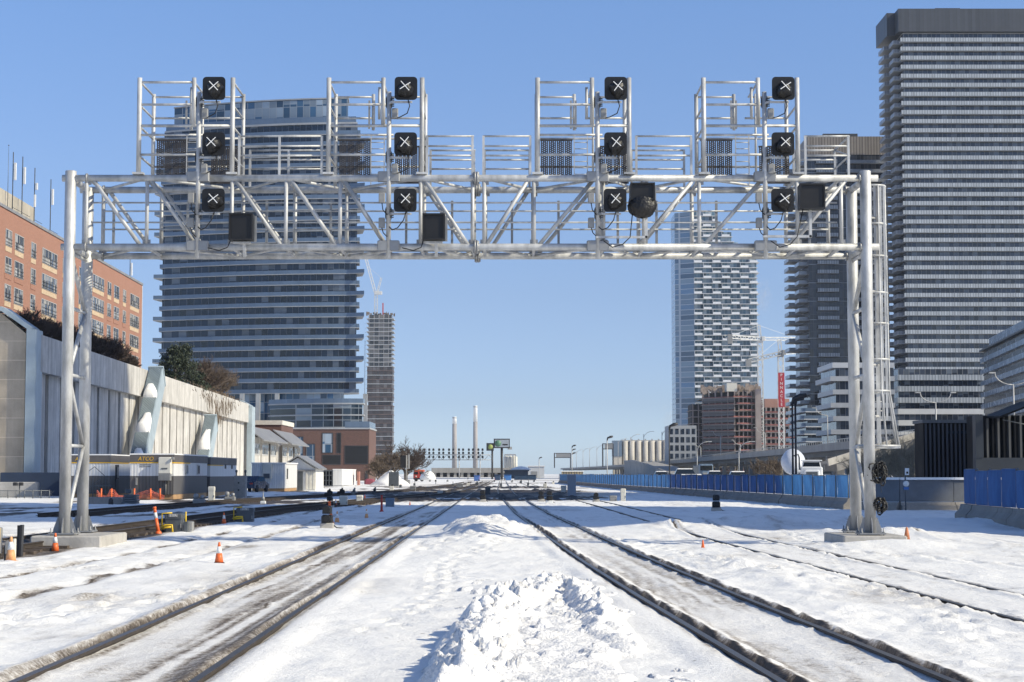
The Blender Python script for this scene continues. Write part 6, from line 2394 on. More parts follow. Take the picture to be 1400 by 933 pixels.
m = MB(); m.cbox((.9, .2, 3.1), (2.2, .5, .12), .04); m.build('sun_visor', WHT, t, world=False)
m = MB(); m.cbox((.9, -.75, 1.55), (1.7, 1.2, 1.15), .15); m.build('bonnet', WHT, t, world=False)
m = MB(); m.box((.9, -1.37, 1.5), (1.2, .04, .8)); m.build('grille_panel', DARKBOX, t, world=False)
for s in (.25, 1.55):
    MB().lathe([(0, .06), (.13, .05), (.15, 0)], (s, -1.36, 1.15), 12, 'y').build('headlight', GREYBOX, t, world=False)
m = MB(); m.path([(-.35, 1.2, 2.4), (-.35, 1.2, 3.4), (-.45, 1.1, 3.75), (-.9, .9, 3.6)], .09, 8); m.build('exhaust_stack', DARKBOX, t, world=False)
for s in (-.35, 2.15):
    MB().cbox((s, -.2, 2.35), (.2, .12, .5), .04).build('mirror', DARKBOX, t, world=False)
MB().box((.6, 3.5, .9), (1.0, 8, .4)).build('chassis', DARKBOX, t, world=False)
for x in (-.3, 2.0):
    for y in (-.6, 4.2, 5.6):
        wheel(t, x, y, .5, .35)

p = P(965, 660, 330)
t = thing('truck', 'dark blue highway truck with a tall cab behind the blue fence', 'truck', (p.x, 330, 0), rz=0)
MB().cbox((0, 0, 2.2), (2.5, 2.2, 2.6), .2).build('cab', BLUEBOX, t, world=False)
MB().cbox((0, -1.3, 1.5), (2.1, 1.4, 1.4), .2).build('bonnet', BLUEBOX, t, world=False)
MB().box((0, -1.13, 2.75), (2.2, .1, .8)).build('windscreen', GLS, t, world=False)
MB().box((0, -2.02, 1.4), (1.4, .06, 1.0)).build('grille_panel', GREYBOX, t, world=False)
MB().cbox((0, 6, 2.1), (2.5, 9, 2.3), .1).build('trailer', DARKBOX, t, world=False)
for x in (-1.0, 1.0):
    for y in (-1.2, 3.0, 9.0):
        wheel(t, x, y, .5, .3)
for px, wd, hgt, y, lab in ((938, 5.2, 2.5, 310, 'white snow-topped van behind the fence left of the dark truck'), (978, 3.6, 2.1, 300, 'pale snow-topped car roof just right of the dark truck'), (1010, 4.2, 2.0, 290, 'low snow-covered car behind the fence under the pale street lamp'), (905, 4.0, 2.1, 350, 'snow-covered car behind the fence near the ramp foot')):
    p = P(px, 660, y)
    t = thing('parked_car', lab, 'car', (p.x, y, 0))
    MB().cbox((0, 0, hgt * .42), (wd, 1.8, hgt * .5), .15).build('body', WHT, t, world=False)
    m = MB()
    m.sheet([(-wd * .38, -.8, hgt * .67), (wd * .30, -.8, hgt * .67), (wd * .2, -.7, hgt), (-wd * .3, -.7, hgt)], (0, 1.5, 0))
    m.build('cabin', GLS, t, world=False)
    MB().cbox((-wd * .05, 0, hgt + .05), (wd * .5, 1.5, .14), .06).build('roof_snow', SNOW, t, world=False)
    for sx in (-wd * .3, wd * .3):
        m = MB(); m.lathe([(0, -.12), (.33, -.12), (.33, .12), (0, .12)], (sx, -.85, .33), 14, 'y'); m.build('wheel', TYRE, t, world=False)
        m = MB(); m.lathe([(0, -.12), (.33, -.12), (.33, .12), (0, .12)], (sx, .85, .33), 14, 'y'); m.build('wheel', TYRE, t, world=False)

# ================================================================== THE YARD
# office trailers
CORR = striped('ribbed white sheet', (.70, .70, .69), (.52, .52, .52), .22, .8, .45, bump=.4, noise=.12)
CORR_D = striped('ribbed charcoal sheet', (.10, .095, .093), (.065, .062, .06), .22, .8, .5, bump=.4, noise=.15)
CHAR = M('charcoal trim', (.11, .10, .095), .5, 0, .12, 1)
YEL = M('yellow lettering', (.72, .42, .02), .5, 0, .05, 1)
PLY = M('plywood skirting', (.42, .26, .13), .8, 0, .2, 1)


def trailer(lab, x0, x1, y0, y1, z0, z1, letters, second=False, band=True, body=None):
    t = thing('office_trailer', lab, 'trailer', (x0, y0, 0), world=True)
    zm = z0 + (z1 - z0) * .47
    MB().span((x0, y0, zm), (x1, y1, z1)).build('upper_wall', CORR, t)
    MB().span((x0, y0, z0), (x1, y1, zm)).build('lower_wall', CORR_D, t)
    MB().span((x0 + .1, y0 + .1, 0), (x1 - .02, y1, z0)).build('skirting', PLY, t)
    if band:
        m = MB()
        m.span((x0 - .03, y0 - .03, z1 - .48), (x1 + .03, y1, z1 + .02))
        m.build('top_band', CHAR, t)
        m = MB()
        m.span((x0 - .04, y0 - .04, z1 - .55), (x1 + .04, y0 + 6, z1 - .482))
        m.build('yellow_stripe', YEL, t)
    MB().span((x0 - .05, y0 - .05, z1 + .021), (x1 + .05, y1, z1 + .1)).build('roof', SNOW if not second else ROOFM, t)
    if letters:
        text('lettering', letters, .37, YEL, t, (x0 + 1.02, y0 - .045, z1 - .37), extrude=.01, shear=.25)
        q = MB()
        q.span((x0 + .62, y0 - .02, z1 - .68), (x0 + 1.4, y0 - .004, z1 - .64))
        q.span((x0 + .62, y0 - .02, z1 - .80), (x0 + 1.36, y0 - .004, z1 - .76))
        q.build('small_print', BLACKP, t)
    return t


t = trailer('office trailer with yellow letters and a wall air conditioner, right of the two', -25.5, -22.6, 120, 133.2, .32, 2.95, 'ATCO')
m = MB()
m.cbox((-23.12, 119.75, 2.25), (.82, .5, 1.1), .04)
ac = m.build('air_conditioner', CREAM, t)
m = MB()
for k in range(9):
    m.box((-23.12, 119.49, 1.30 + .045 * k), (.66, .03, .03))
m.box((-23.12, 119.7, 1.5), (.8, .42, .5))
m.build('condenser_grille', GREYBOX, ac)
MB().box((-23.12, 119.48, 2.05), (.4, .03, .08)).build('vent', DARKBOX, ac)
m = MB()
m.bar((-22.75, 120, 2.75), (-22.6, 119.6, 2.8), .05, .05)
m.cbox((-22.55, 119.5, 2.72), (.16, .32, .16), .03)
m.build('security_camera', GREYBOX, t)
for y in (124.2, 128.8):
    w_ = MB().span((-22.62, y, 1.65), (-22.54, y + .9, 2.35)).build('window', FRAME_W, t)
    MB().span((-22.6, y + .08, 1.72), (-22.52, y + .82, 2.28)).build('pane', PANE, w_)
MB().tube((-23.1, 119.95, .3), (-23.1, 119.95, 1.2), .035, n=6).build('conduit', GREYBOX, t)
MB().box((-25.05, 119.93, 1.2), (.12, .1, .5)).build('meter_box', GREYBOX, t)
t = trailer('plain rear office trailer with two small vents, behind the air conditioned one', -25.4, -22.55, 134.2, 147, .3, 2.86, None, True)
for y in (141, 144.3):
    MB().span((-22.57, y, 2.1), (-22.5, y + .5, 2.45)).build('vent', BLACKP, t)
t = trailer('office trailer with yellow letters half hidden by the left gantry leg', -31.8, -28.75, 128.6, 141, .28, 3.0, 'ATCO')
o = MB().span((-28.78, 130.2, .3), (-28.70, 131.2, 2.35)).build('door', FRAME_D, t)
MB().span((-28.74, 130.35, 1.3), (-28.68, 131.05, 2.2)).build('door_window', PANE, o)
m = MB()
m.bar((-30.6, 127.6, .25), (-29.2, 127.6, 1.35), .05, .05)
m.bar((-30.9, 127.4, 1.2), (-29.6, 127.4, 2.2), .04, .04)
m.bar((-29.6, 127.4, 2.2), (-28.6, 127.4, 1.3), .04, .04)
for x in (-30.8, -29.7, -28.8):
    m.tube((x, 127.4, 0), (x, 127.4, 1.5), .03, n=6)
m.box((-29.0, 127.8, .85), (1.2, 1.2, .08))
m.build('entry_steps', DARKBOX, t)

# security gear lamps / orange mesh
MESHO = M('orange safety mesh', (.66, .17, .11), .6, 0, .25, 3)
m = MB()
base = [(GX(px, 118), py) for px, py in ((134, 668), (139, 675), (148, 676), (152, 667), (157, 668), (163, 675), (176, 677), (182, 676), (193, 671), (207, 667), (210, 670), (222, 674), (226, 676))]
rd = random.Random(3)
vs, fs = [], []
for i, (x, py) in enumerate(base):
    zt = max(.25, P(700, py, 118).z - .12)
    vs += [(x, 118 + .1 * math.sin(i), .05), (x + .03, 118.05 + .12 * math.sin(i * 2), zt)]
for i in range(len(base) - 1):
    fs.append((2 * i, 2 * i + 2, 2 * i + 3, 2 * i + 1))
for i in range(len(base) - 1):
    a0, a1, b0, b1 = (Vector(vs[2 * i + q]) for q in (0, 1, 2, 3))
    n = max(2, int((b0 - a0).length / .09))
    for k in range(n + 1):
        u = k / n
        m.bar(a0 + (b0 - a0) * u, a1 + (b1 - a1) * u, .024, .02)
    for k in range(6):
        v = k / 5
        m.bar(a0 + (a1 - a0) * v, b0 + (b1 - b0) * v, .02, .026)
t = thing('safety_netting', 'sagging orange safety netting on short posts in front of the office trailers', 'netting', (GX(180, 118), 118, 0), world=True)
m.build('netting', MESHO, t)
for px in (141, 155, 186, 208, 221):
    MB().tube((GX(px, 118), 117.9, 0), (GX(px, 118), 117.9, P(700, 668, 118).z), .05, n=8).build('post', ORANGE, t)

# snow bank by the trailers
for px0, px1, y, hh, lab in ((150, 232, 119, .5, 'shallow snow bank along the front of the trailers'), ):
    pass

# concrete blocks
for i, (px0, px1, py0, py1, y, lab) in enumerate(((118, 166, 680, 694, 102, 'long grey concrete block lying left of the dark rubber stack'), (166, 187, 681, 694, 101, 'dark rubbery stack with a small box on top beside the long grey block'))):
    a, b = P(px0, py1, y), P(px1, py0, y)
    m = MB()
    if i == 0:
        m.cbox(((a.x + b.x) / 2, y + .5, b.z / 2 - .1), (b.x - a.x, 1.0, b.z + .2), .06)
    else:
        for k in range(4):
            m.cbox(((a.x + b.x) / 2 + rd.uniform(-.06, .06), y + .5, .08 + k * .13), (b.x - a.x - .15 * k * .3, .9, .12), .03)
        m.cbox((a.x + .3, y + .4, .72), (.3, .3, .24), .03)
    tag(m.build('concrete_block' if i == 0 else 'mat_stack', CONC_D if i == 0 else DARKBOX, None), lab, 'block' if i == 0 else 'stack')
tag(MB().lathe([(.15, -.05), (.13, .22), (.08, .33), (0, .35)], (GX(159, 102), 101, 0), 12).build('bollard', BLACKP, None), 'small black bollard in the snow before the long grey block', 'bollard')

# chain link fence at far left
t = thing('wire_fence', 'low chain link fence along the foot of the concrete end wall', 'fence', (GX(30, 125), 125, 0), world=True)
for i in range(7):
    px = 2 + i * 11.3
    MB().tube((GX(px, 125), 125, 0), (GX(px, 125), 125, P(700, 670, 125).z), .035, n=6).build('post', MESHM, t)
m = MB()
xa, xb = GX(0, 125) - 4, GX(70, 125)
for z in (.08, P(700, 671, 125).z):
    m.tube((xa, 125, z), (xb, 125, z), .025, n=5)
k = int((xb - xa) / .16)
zt = P(700, 671, 125).z
for i in range(k):
    x = xa + .16 * i
    m.bar((x, 125.0, .08), (x + .55, 125.0, zt), .012, .012)
    m.bar((x + .55, 125.02, .08), (x, 125.02, zt), .012, .012)
q = m.build('wire_mesh', MESHM, t)
tag(MB().cbox((GX(25, 131), 131, .55), (3.2, .5, 1.1), .05).build('concrete_block', CONC, None), 'pale concrete slab standing behind the wire fence at far left', 'block')
DBLUE = M('dark blue hoarding', (.02, .035, .07), .6, 0, .2, .6)
tag(MB().cbox((GX(60, 138), 137, .9), (5.8, .6, 1.8), .05).build('hoarding', DBLUE, None), 'dark navy hoarding at the foot of the wall behind the left leg', 'hoarding')
t = thing('light_stand', 'dark double floodlight on a post against the pale wall edge', 'light', (GX(27, 128), 128, 0), world=True)
MB().tube((GX(29, 128), 128, 0), (GX(29, 128), 128, P(700, 661, 128).z), .04, n=6).build('post', DARKBOX, t)
for d in (-.25, .15):
    MB().cbox((GX(29, 128) + d, 127.8, P(700, 662, 128).z), (.3, .3, .24), .04).build('floodlight', BLACKP, t)

# white sheds and container by the tower
t = thing('site_cabin', 'white site cabin with a wall air conditioner, lit on its right side', 'cabin', (GX(345, 173), 173, 0), world=True)
xa, xb = GX(345, 173), GX(390, 173)
zt = P(700, 634, 173).z
MB().span((xa, 173, .3), (xb, 183, zt)).build('wall', CORR, t)
MB().span((xa + .05, 173.05, 0), (xb - .03, 182.9, .3)).build('skirting', PLY, t)
MB().prism([(xa - .1, 172.9), (xb + .1, 172.9), (xb + .1, 183), (xa - .1, 183)], zt, zt + .1).build('roof', SNOW, t)
m = MB(); m.cbox((GX(367, 173), 172.7, P(700, 644, 173).z), (.85, .6, 1.5), .04); ac = m.build('air_conditioner', CREAM, t)
MB().box((GX(366.5, 173), 172.38, P(700, 651, 173).z), (.6, .03, .45)).build('vent', DARKBOX, ac)
MB().span((xb - .02, 174.6, 1.2), (xb + .05, 175.3, 2.2)).build('window', FRAME_D, t)
t = thing('gabled_shed', 'white gabled shed with a dark doorway beside the site cabin', 'shed', (GX(408, 185), 185, 0), world=True)
xa, xb, xm = GX(384, 185), GX(432, 185), GX(408, 185)
ze, zr = P(700, 641, 185).z, P(700, 626, 185).z
MB().sheet([(xa, 185, 0), (xb, 185, 0), (xb, 185, ze), (xm, 185, zr), (xa, 185, ze)], (0, 8, 0)).build('wall', WHITE, t)
m = MB()
m.sheet([(xm, 184.6, zr + .12), (xb + .35, 184.6, ze - .12), (xb + .35, 193, ze - .12), (xm, 193, zr + .12)], (0, 0, .14))
m.sheet([(xm, 193, zr + .12), (xa - .35, 193, ze - .12), (xa - .35, 184.6, ze - .12), (xm, 184.6, zr + .12)], (0, 0, .14))
m.build('roof', ROOFM, t)
d = MB().span((GX(407.5, 185), 184.9, 0), (GX(415, 185), 185.1, 1.95)).build('door', DARKBOX, t)
m = MB(); m.span((GX(406, 185), 184.85, 1.96), (GX(432, 185), 185.1, 2.12)); m.build('lintel', GREYBOX, t)
for px in (419, 424, 429):
    MB().span((GX(px, 185), 184.9, .1), (GX(px + 3.5, 185), 185.05, 1.9)).build('panel_door', CREAM, t)
t = thing('shipping_container', 'white shipping container with a dark wire cage on its left end', 'container', (GX(460, 245), 245, 0), world=True)
xa, xb = GX(456, 245), GX(468, 245)
zt = P(700, 642.5, 245).z
MB().span((xa, 245, .1), (xb, 267, zt)).build('body', CORR, t)
MB().span((xa - .05, 244.95, zt), (xb + .05, 267, zt + .1)).build('roof', SNOW, t)
m = MB()
c0 = GX(434, 245)
for k in range(6):
    x = c0 + (xa - .1 - c0) * k / 5
    m.box((x, 245, zt / 2), (.12, .12, zt))
for z in (.1, .8, 1.5, 2.1, zt - .05):
    m.box(((c0 + xa) / 2, 245, z), (xa - .05 - c0, .09, .09))
m.build('cage', DARKBOX, t)
MB().span((c0, 247, .1), (xa - .05, 252, zt - .1)).build('caged_stack', NAVY, t)
m = MB(); m.span((GX(489, 262), 262, 0), (GX(491.5, 262), 264, P(700, 645, 262).z)); tag(m.build('gate_post', M('red brown post', (.35, .16, .12), .8, 0, .2, 1), None), 'red brown gate pillar right of the white container', 'pillar')
tag(snow_pile_ := MB().lathe([(3.0, -.2), (2.2, .5), (1.5, 1.1), (.8, 1.75), (.3, 2.0), (0, 2.05)], (GX(534, 270), 270, 0), 22).build('snow_pile', SNOW_G, None), 'pointed snow heap in front of the bare trees', 'snow pile')
for v in snow_pile_.data.vertices:
    v.co.x += random.uniform(-.25, .25)
    v.co.z += random.uniform(-.2, .2)
snow_pile_.data.materials.clear()
snow_pile_.data.materials.append(SNOW)
tag(MB().cbox((GX(539, 240), 240, .95), (1.3, 1.2, 2.0), .06).build('equipment_cabinet', DARKBOX, None), 'dark slate cabinet right of the pointed snow heap', 'cabinet')
tag(MB().cbox((GX(506, 290), 290, .45), (1.7, 1.2, .9), .3).build('tarpaulin_heap', M('pink red tarpaulin', (.25, .06, .08), .6, 0, .2, 1), None), 'pinkish red covered heap left of the pointed snow pile', 'heap')

# parked car behind the trailers
p = P(346, 676, 168)
t = thing('parked_car', 'dark blue car parked half hidden beside the site cabin', 'car', (p.x, 168, 0), rz=R(80))
CARP = M('dark blue car paint', (.03, .05, .09), .25, 0, .1, 1)
m = MB()
prof = [(-2.2, .35), (2.2, .35), (2.25, .75), (1.2, .95), (.6, 1.45), (-1.0, 1.5), (-1.7, 1.0), (-2.25, .95)]
m.sheet([(x, -.85, z) for x, z in prof], (0, 1.7, 0))
m.build('body', CARP, t, world=False)
m = MB(); m.sheet([(1.1, -.87, .98), (.55, -.87, 1.38), (-.95, -.87, 1.42), (-1.5, -.87, 1.0)], (0, 1.74, 0)); m.build('side_windows', GLS, t, world=False)
for x in (-1.4, 1.4):
    for y in (-.8, .8):
        m = MB(); m.lathe([(0, -.1), (.32, -.1), (.32, .1), (0, .1)], (x, y, .32), 14, 'y'); m.build('wheel', TYRE, t, world=False)
MB().cbox((-2.24, .55, .8), (.06, .3, .15), .02).build('tail_light', RED, t, world=False)
MB().cbox((-2.24, -.55, .8), (.06, .3, .15), .02).build('tail_light', RED, t, world=False)

# red track machine in the distance
p = P(573.5, 660, 400)
t = thing('track_machine', 'red rail maintenance vehicle with front windows far down the yard', 'rail vehicle', (p.x, 400, 0))
MB().cbox((0, 0, 1.35), (2.5, 5, 1.7), .2).build('body', RED, t, world=False)
MB().cbox((0, .3, 2.35), (2.3, 3, .5), .2).build('cab_roof', M('orange red paint', (.5, .12, .05), .5), t, world=False)
for x in (-.65, .65):
    MB().cbox((x, -2.5, 1.85), (.9, .08, .6), .03).build('window', GLS, t, world=False)
    m = MB(); m.lathe([(0, .06), (.16, .04), (.18, 0)], (x, -2.5, 1.1), 12, 'y'); m.build('headlight', CREAM, t, world=False)
    m = MB(); m.lathe([(0, -.2), (.4, -.2), (.4, .2), (0, .2)], (x, -2.0, .42), 14, 'y'); m.build('wheel', TYRE, t, world=False)
MB().box((0, -2.6, .6), (2.3, .2, .35)).build('buffer_beam', BLACKP, t, world=False)
tag(MB().lathe([(1.7, 0), (1.75, .6), (1.4, 1.4), (.8, 1.9), (0, 2.1)], (GX(584, 390), 394, .3), 18).build('white_tank', WHITE, None), 'rounded white tank just right of the red rail vehicle', 'tank')


# ------------------------------------------------------------------ small trackside things
def cone_mesh(t, h=.71, faded=False):
    k = h / .71
    MB().cbox((0, 0, .02 * k), (.36 * k, .36 * k, .04 * k), .012).build('base', BLACK if not faded else ORANGE_F, t, world=False)
    MB().lathe([(.145 * k, .04 * k), (.095 * k, .34 * k)], (0, 0, 0), 16).build('lower_cone', ORANGE_F if faded else ORANGE, t, world=False)
    MB().lathe([(.096 * k, .34 * k), (.055 * k, .56 * k)], (0, 0, 0), 16).build('white_sleeve', REFL, t, world=False)
    MB().lathe([(.055 * k, .56 * k), (.03 * k, .70 * k), (.0, .705 * k)], (0, 0, 0), 16).build('tip', ORANGE_F if faded else ORANGE, t, world=False)


def at(px, py):
    y = GY(py)
    x = GX(px, y)
    return (x, y, gz(x, y) - .02)


DULLO = M('weathered orange plastic', (.50, .19, .09), .65, 0, .2, 6)
CONES = [(302, 767, .42, 0, 'orange traffic cone on open snow in the left foreground'),
         (79, 750, .43, 0, 'orange traffic cone in front of the left concrete footing'),
         (19, 766, .50, 1, 'faded cone behind the grey box at the left edge'),
         (308, 715, .41, 0, 'orange traffic cone by the dark ties right of the yellow railed box'),
         (1237, 744, .47, 4, 'sun-faded cone right of the right gantry footing'),
         (959.5, 748, .21, 2, 'tiny plain orange cone in the snow right of the nearest tracks'),
         (462, 713, .46, 1, 'pale faded cone right of the tilted post by the dwarf signal'),
         (460, 691, .42, 0, 'orange cone behind the tilted post left of the pale equipment boxes'),
         (502, 707, .37, 1, 'brownish cone standing alone in the shaded snow'),
         (561, 690, .24, 2, 'small red cone far up the left track'),
         (499.5, 683, .38, 2, 'small red cone behind the pale equipment boxes'),
         (582, 678, .41, 3, 'dark cone beside the left track far up the yard')]
for px, py, h, kind, lab in CONES:
    t = thing('traffic_cone', lab, 'traffic cone', at(px, py), rz=random.uniform(0, 1.5))
    if kind < 2:
        cone_mesh(t, h, kind == 1)
    else:
        k = h / .71
        c = ORANGE if kind == 2 else DULLO if kind == 4 else BLACKP
        MB().cbox((0, 0, .02 * k), (.36 * k, .36 * k, .04 * k), .012).build('base', c, t, world=False)
        MB().lathe([(.145 * k, .04 * k), (.05 * k, .62 * k), (0, .7 * k)], (0, 0, 0), 14).build('body', c, t, world=False)

for px, py, h, tilt, c, lab in ((219, 727, .76, -.16, ORANGE, 'leaning orange delineator post with white sleeves left of the yellow railed box'),
                                (455, 715, .76, -.12, ORANGE, 'leaning pale orange delineator post beside the dwarf signal'),
                                (522.5, 699, .72, 0, RED, 'upright dark red marker post left of the blue grey box'),
                                (1199, 700, 0, 0, RED, '')):
    if h == 0:
        continue
    t = thing('delineator_post', lab, 'post', at(px, py))
    m = MB(); m.lathe([(.10, -.03), (.10, .04), (.055, .10)], (0, 0, 0), 14); m.build('base', c, t, world=False)
    L_ = h
    d = Vector((math.sin(tilt), 0, math.cos(tilt)))
    m = MB(); m.tube((0, 0, .05), d * (L_ * .62), .055, .05, 12); m.build('lower_tube', c, t, world=False)
    m = MB(); m.tube(d * (L_ * .62), d * (L_ * .84), .052, .05, 12); m.build('white_sleeve', REFL if c is ORANGE else c, t, world=False)
    m = MB(); m.tube(d * (L_ * .84), d * L_, .05, .045, 12); m.tube(d * L_, d * (L_ + .05), .06, .05, 10); m.build('tip', c, t, world=False)


def dwarf(px, py, lab, h=.85, heads=2, base=CONC, group=None):
    """Ground signal: stacked black lamp units on a block."""
    t = thing('dwarf_signal', lab, 'signal', at(px, py), group=group)
    MB().cbox((0, 0, .06), (.42, .36, .22), .02).build('block', base, t, world=False)
    z = .17
    hh = (h - .17) / heads
    for i in range(heads):
        m = MB()
        m.cbox((0, 0, z + hh * .46), (.36 - .06 * i, .24, hh * .9), .05)
        b_ = m.build('lamp_unit', BLACK, t, world=False)
        m = MB(); m.lathe([(.115, .16), (.12, 0)], (0, -.12, z + hh * .5), 14, 'y'); m.build('hood', BLACK, b_, world=False)
        m = MB(); m.lathe([(0, .03), (.09, .02), (.10, 0)], (0, -.12, z + hh * .5), 14, 'y'); m.build('lens', M('dim lens', (.22, .05, .05), .2) if i else GREYBOX, b_, world=False)
        z += hh
    m = MB(); m.path([(.2, .05, .1), (.3, .02, .02), (.5, .1, .0)], .02, 5); m.build('cable', CABLE, t, world=False)
    return t


dwarf(448.5, 721, 'nearest dwarf signal on a pale block beside the leaning orange post', .74, 2)
dwarf(452, 694, 'dwarf signal half hidden behind the leaning orange post', .62, 2)
dwarf(660, 686, 'dwarf signal between the two main tracks in the middle of the yard', .75, 2)
dwarf(739.5, 686, 'left one of two dwarf signals right of the main track', .66, 2)
dwarf(751, 688, 'dwarf signal with a red lens on a white block, right of its twin', .76, 2, WHITE)
dwarf(814.5, 686, 'dwarf signal alone left of the white capped post', .56, 2)
dwarf(978, 699, 'dwarf signal with a pale tag standing in front of the long blue fence', .78, 2)
for i, (px, py, lab) in enumerate(((450, 679, 'black covered trackside machine, leftmost of three by the container'), (467, 677, 'black covered trackside machine in the middle by the container'), (484, 677, 'grey trackside machine right of the black covered ones'), (512, 677, 'small dark marker head on a stub right of the trackside machines'))):
    t = thing('switch_stand', lab, 'switch stand', at(px, py))
    c = [BLACK, BLACK, GREYBOX, DARKBOX][i]
    MB().lathe([(.07, 0), (.06, .2)], (0, 0, 0), 10).build('stub', DARKBOX, t, world=False)
    m = MB()
    m.cbox((-.04, 0, .24), (.52 if i < 2 else .26, .3, .26), .05)
    m.cbox((.2 if i < 2 else .05, 0, .34), (.22, .26, .3), .06)
    m.cbox((.05, 0, .46), (.3 if i < 2 else .22, .26, .22), .06)
    m.box((.1, 0, .6), (.12, .16, .12), ry=.3)
    m.build('cover', c, t, world=False)


def relay_case(px, py, wd, dp, h, mat, lab, railings=0, letters=None, lid=True, cat='relay case'):
    t = thing('relay_case', lab, cat, at(px, py))
    MB().cbox((0, dp / 2, h * .42), (wd * .92, dp * .92, h * .86), .03).build('body', mat, t, world=False)
    if lid:
        l_ = MB().cbox((0, dp / 2, h * .86), (wd, dp, h * .28), .04).build('lid', mat, t, world=False)
    MB().box((wd * .42, -.015 + dp * .04, h * .35), (.03, .03, .12)).build('latch', GREYBOX, t, world=False)
    if letters:
        pl = MB().box((0, -.012, h * .9), (wd * .5, .012, h * .17)).build('number_plate', GREYBOX, t, world=False)
        text('number', letters, h * .17, WHITE, pl, (0, -.022, h * .845), extrude=.002)
    if railings:
        m = MB()
        x = -wd * .62
        m.path([(x, 0, h * .2), (x, 0, h * 1.02), (x + .3, 0, h * 1.04)], .022, 6)
        m.path([(x - .02, -.1, h * .25), (x + .12, -.1, h * .4), (x + .32, -.1, h * .4), (x + .34, -.1, 0)], .03, 6)
        m.path([(x + .0, -.05, .1), (x + .12, -.1, h * .26), (x + .3, -.1, h * .3)], .03, 6)
        m.build('yellow_rail', YELLOW, t, world=False)
        if railings > 1:
            m = MB()
            m.path([(wd * .66, dp * .2, h * .3), (wd * .66, dp * .2, h * 1.1)], .022, 6)
            m.build('yellow_rail', YELLOW, t, world=False)
            m = MB(); m.cbox((wd * .7, dp * .1, h * .2), (.14, .14, h * .75), .02); m.build('stub_post', DARKBOX, t, world=False)
            m = MB(); m.cbox((wd * .85, dp * .5, h * .32), (.2, .3, h * .5), .02); m.build('side_box', GREYBOX, t, world=False)
    return t


relay_case(239, 725.5, .54, .5, .56, DARKBOX, 'dark grey numbered case with yellow rails left of the small cone', 2, '317A')
relay_case(336, 713, .62, .5, .52, DARKBOX, 'dark grey numbered case with one yellow rail right of the small cone', 1, '317B')
relay_case(470, 690.5, .46, .4, .58, CREAM, 'pale equipment box under the black covered machines', 0)
relay_case(492, 687, .40, .4, .50, CREAM, 'second pale equipment box left of the small red cone', 0)
relay_case(533.5, 692.5, .48, .4, .48, BLUEBOX, 'blue grey case with a dark spindle, right of the red marker post', 0)
relay_case(667, 676, .45, .5, .6, DARKBOX, 'dark box behind the dwarf signal between the main tracks', 0)
relay_case(851.5, 685, .34, .3, .80, CREAM, 'white capped concrete post left of the long blue fence', 0)
relay_case(838, 685, .48, .3, .36, GREYBOX, 'low rusty grey machine left of the white capped post', 0)
relay_case(781.5, 679, .68, .7, 1.68, M('cool grey enamel', (.27, .31, .37), .4, 0, .1, 1), 'tall blue grey equipment bungalow left of the fence', 0, None, True, 'bungalow')
relay_case(770.5, 674, .5, .5, .75, CREAM, 'cream box joined to the left of the tall bungalow', 0)
relay_case(629, 667, .8, .6, .6, GREYBOX, 'grey box in the switch yard left of centre', 0)
relay_case(602, 675, .5, .5, .32, CREAM, 'low pale machine beside the dark cone in the switch yard', 0)
relay_case(565, 671, .6, .5, .55, GREYBOX, 'grey machine box near the bare trees', 0)
relay_case(290, 685, .42, .4, .92, CREAM, 'upright cream post box in front of the charcoal trailer wall', 0)
for px, lab in ((274, 'mechanical switch machine left of the cream post box'), (316, 'mechanical switch machine right of the cream post box')):
    t = thing('switch_machine', lab, 'switch machine', at(px, 689 if px < 300 else 685))
    t.scale = (.72,) * 3
    MB().cbox((0, 0, .3), (.95, .6, .35), .06).build('motor_case', GREYBOX, t, world=False)
    MB().lathe([(.2, 0), (.2, .4), (.1, .5), (0, .5)], (-.25, 0, .42), 12).build('dome', GREYBOX, t, world=False)
    MB().lathe([(.16, 0), (.16, .3), (0, .36)], (.25, 0, .45), 12).build('dome', STEEL_D, t, world=False)
    m = MB(); m.tube((-.6, -.1, .1), (.7, -.1, .1), .05, n=8); m.box((0, 0, .08), (1.1, .8, .14)); m.build('base_frame', DARKBOX, t, world=False)
t = thing('relay_case', 'tall grey cabinet with small lamps left of the site cabin', 'cabinet', at(330, 680))
t.scale = (.86,) * 3
MB().cbox((0, 0, .95), (1.0, .8, 1.9), .04).build('body', GREYBOX, t, world=False)
for x in (-.35, .4):
    m = MB(); m.lathe([(.05, 0), (.05, .25), (.1, .3), (.1, .45), (0, .5)], (x, 0, 1.9), 10); m.build('lamp', DARKBOX, t, world=False)
for z in (.7, 1.3):
    MB().box((-.1, -.42, z), (.12, .04, .14)).build('latch', BLACKP, t, world=False)
t = thing('trackside_post', 'short white bell post in front of the parked car', 'post', at(361, 688))
t.scale = (.7,) * 3
MB().cbox((0, 0, .12), (.45, .4, .26), .04).build('block', WHITE, t, world=False)
MB().lathe([(.15, .24), (.13, .55), (.05, .62), (.03, 1.0), (0, 1.02)], (0, 0, 0), 12).build('post', GREYBOX, t, world=False)

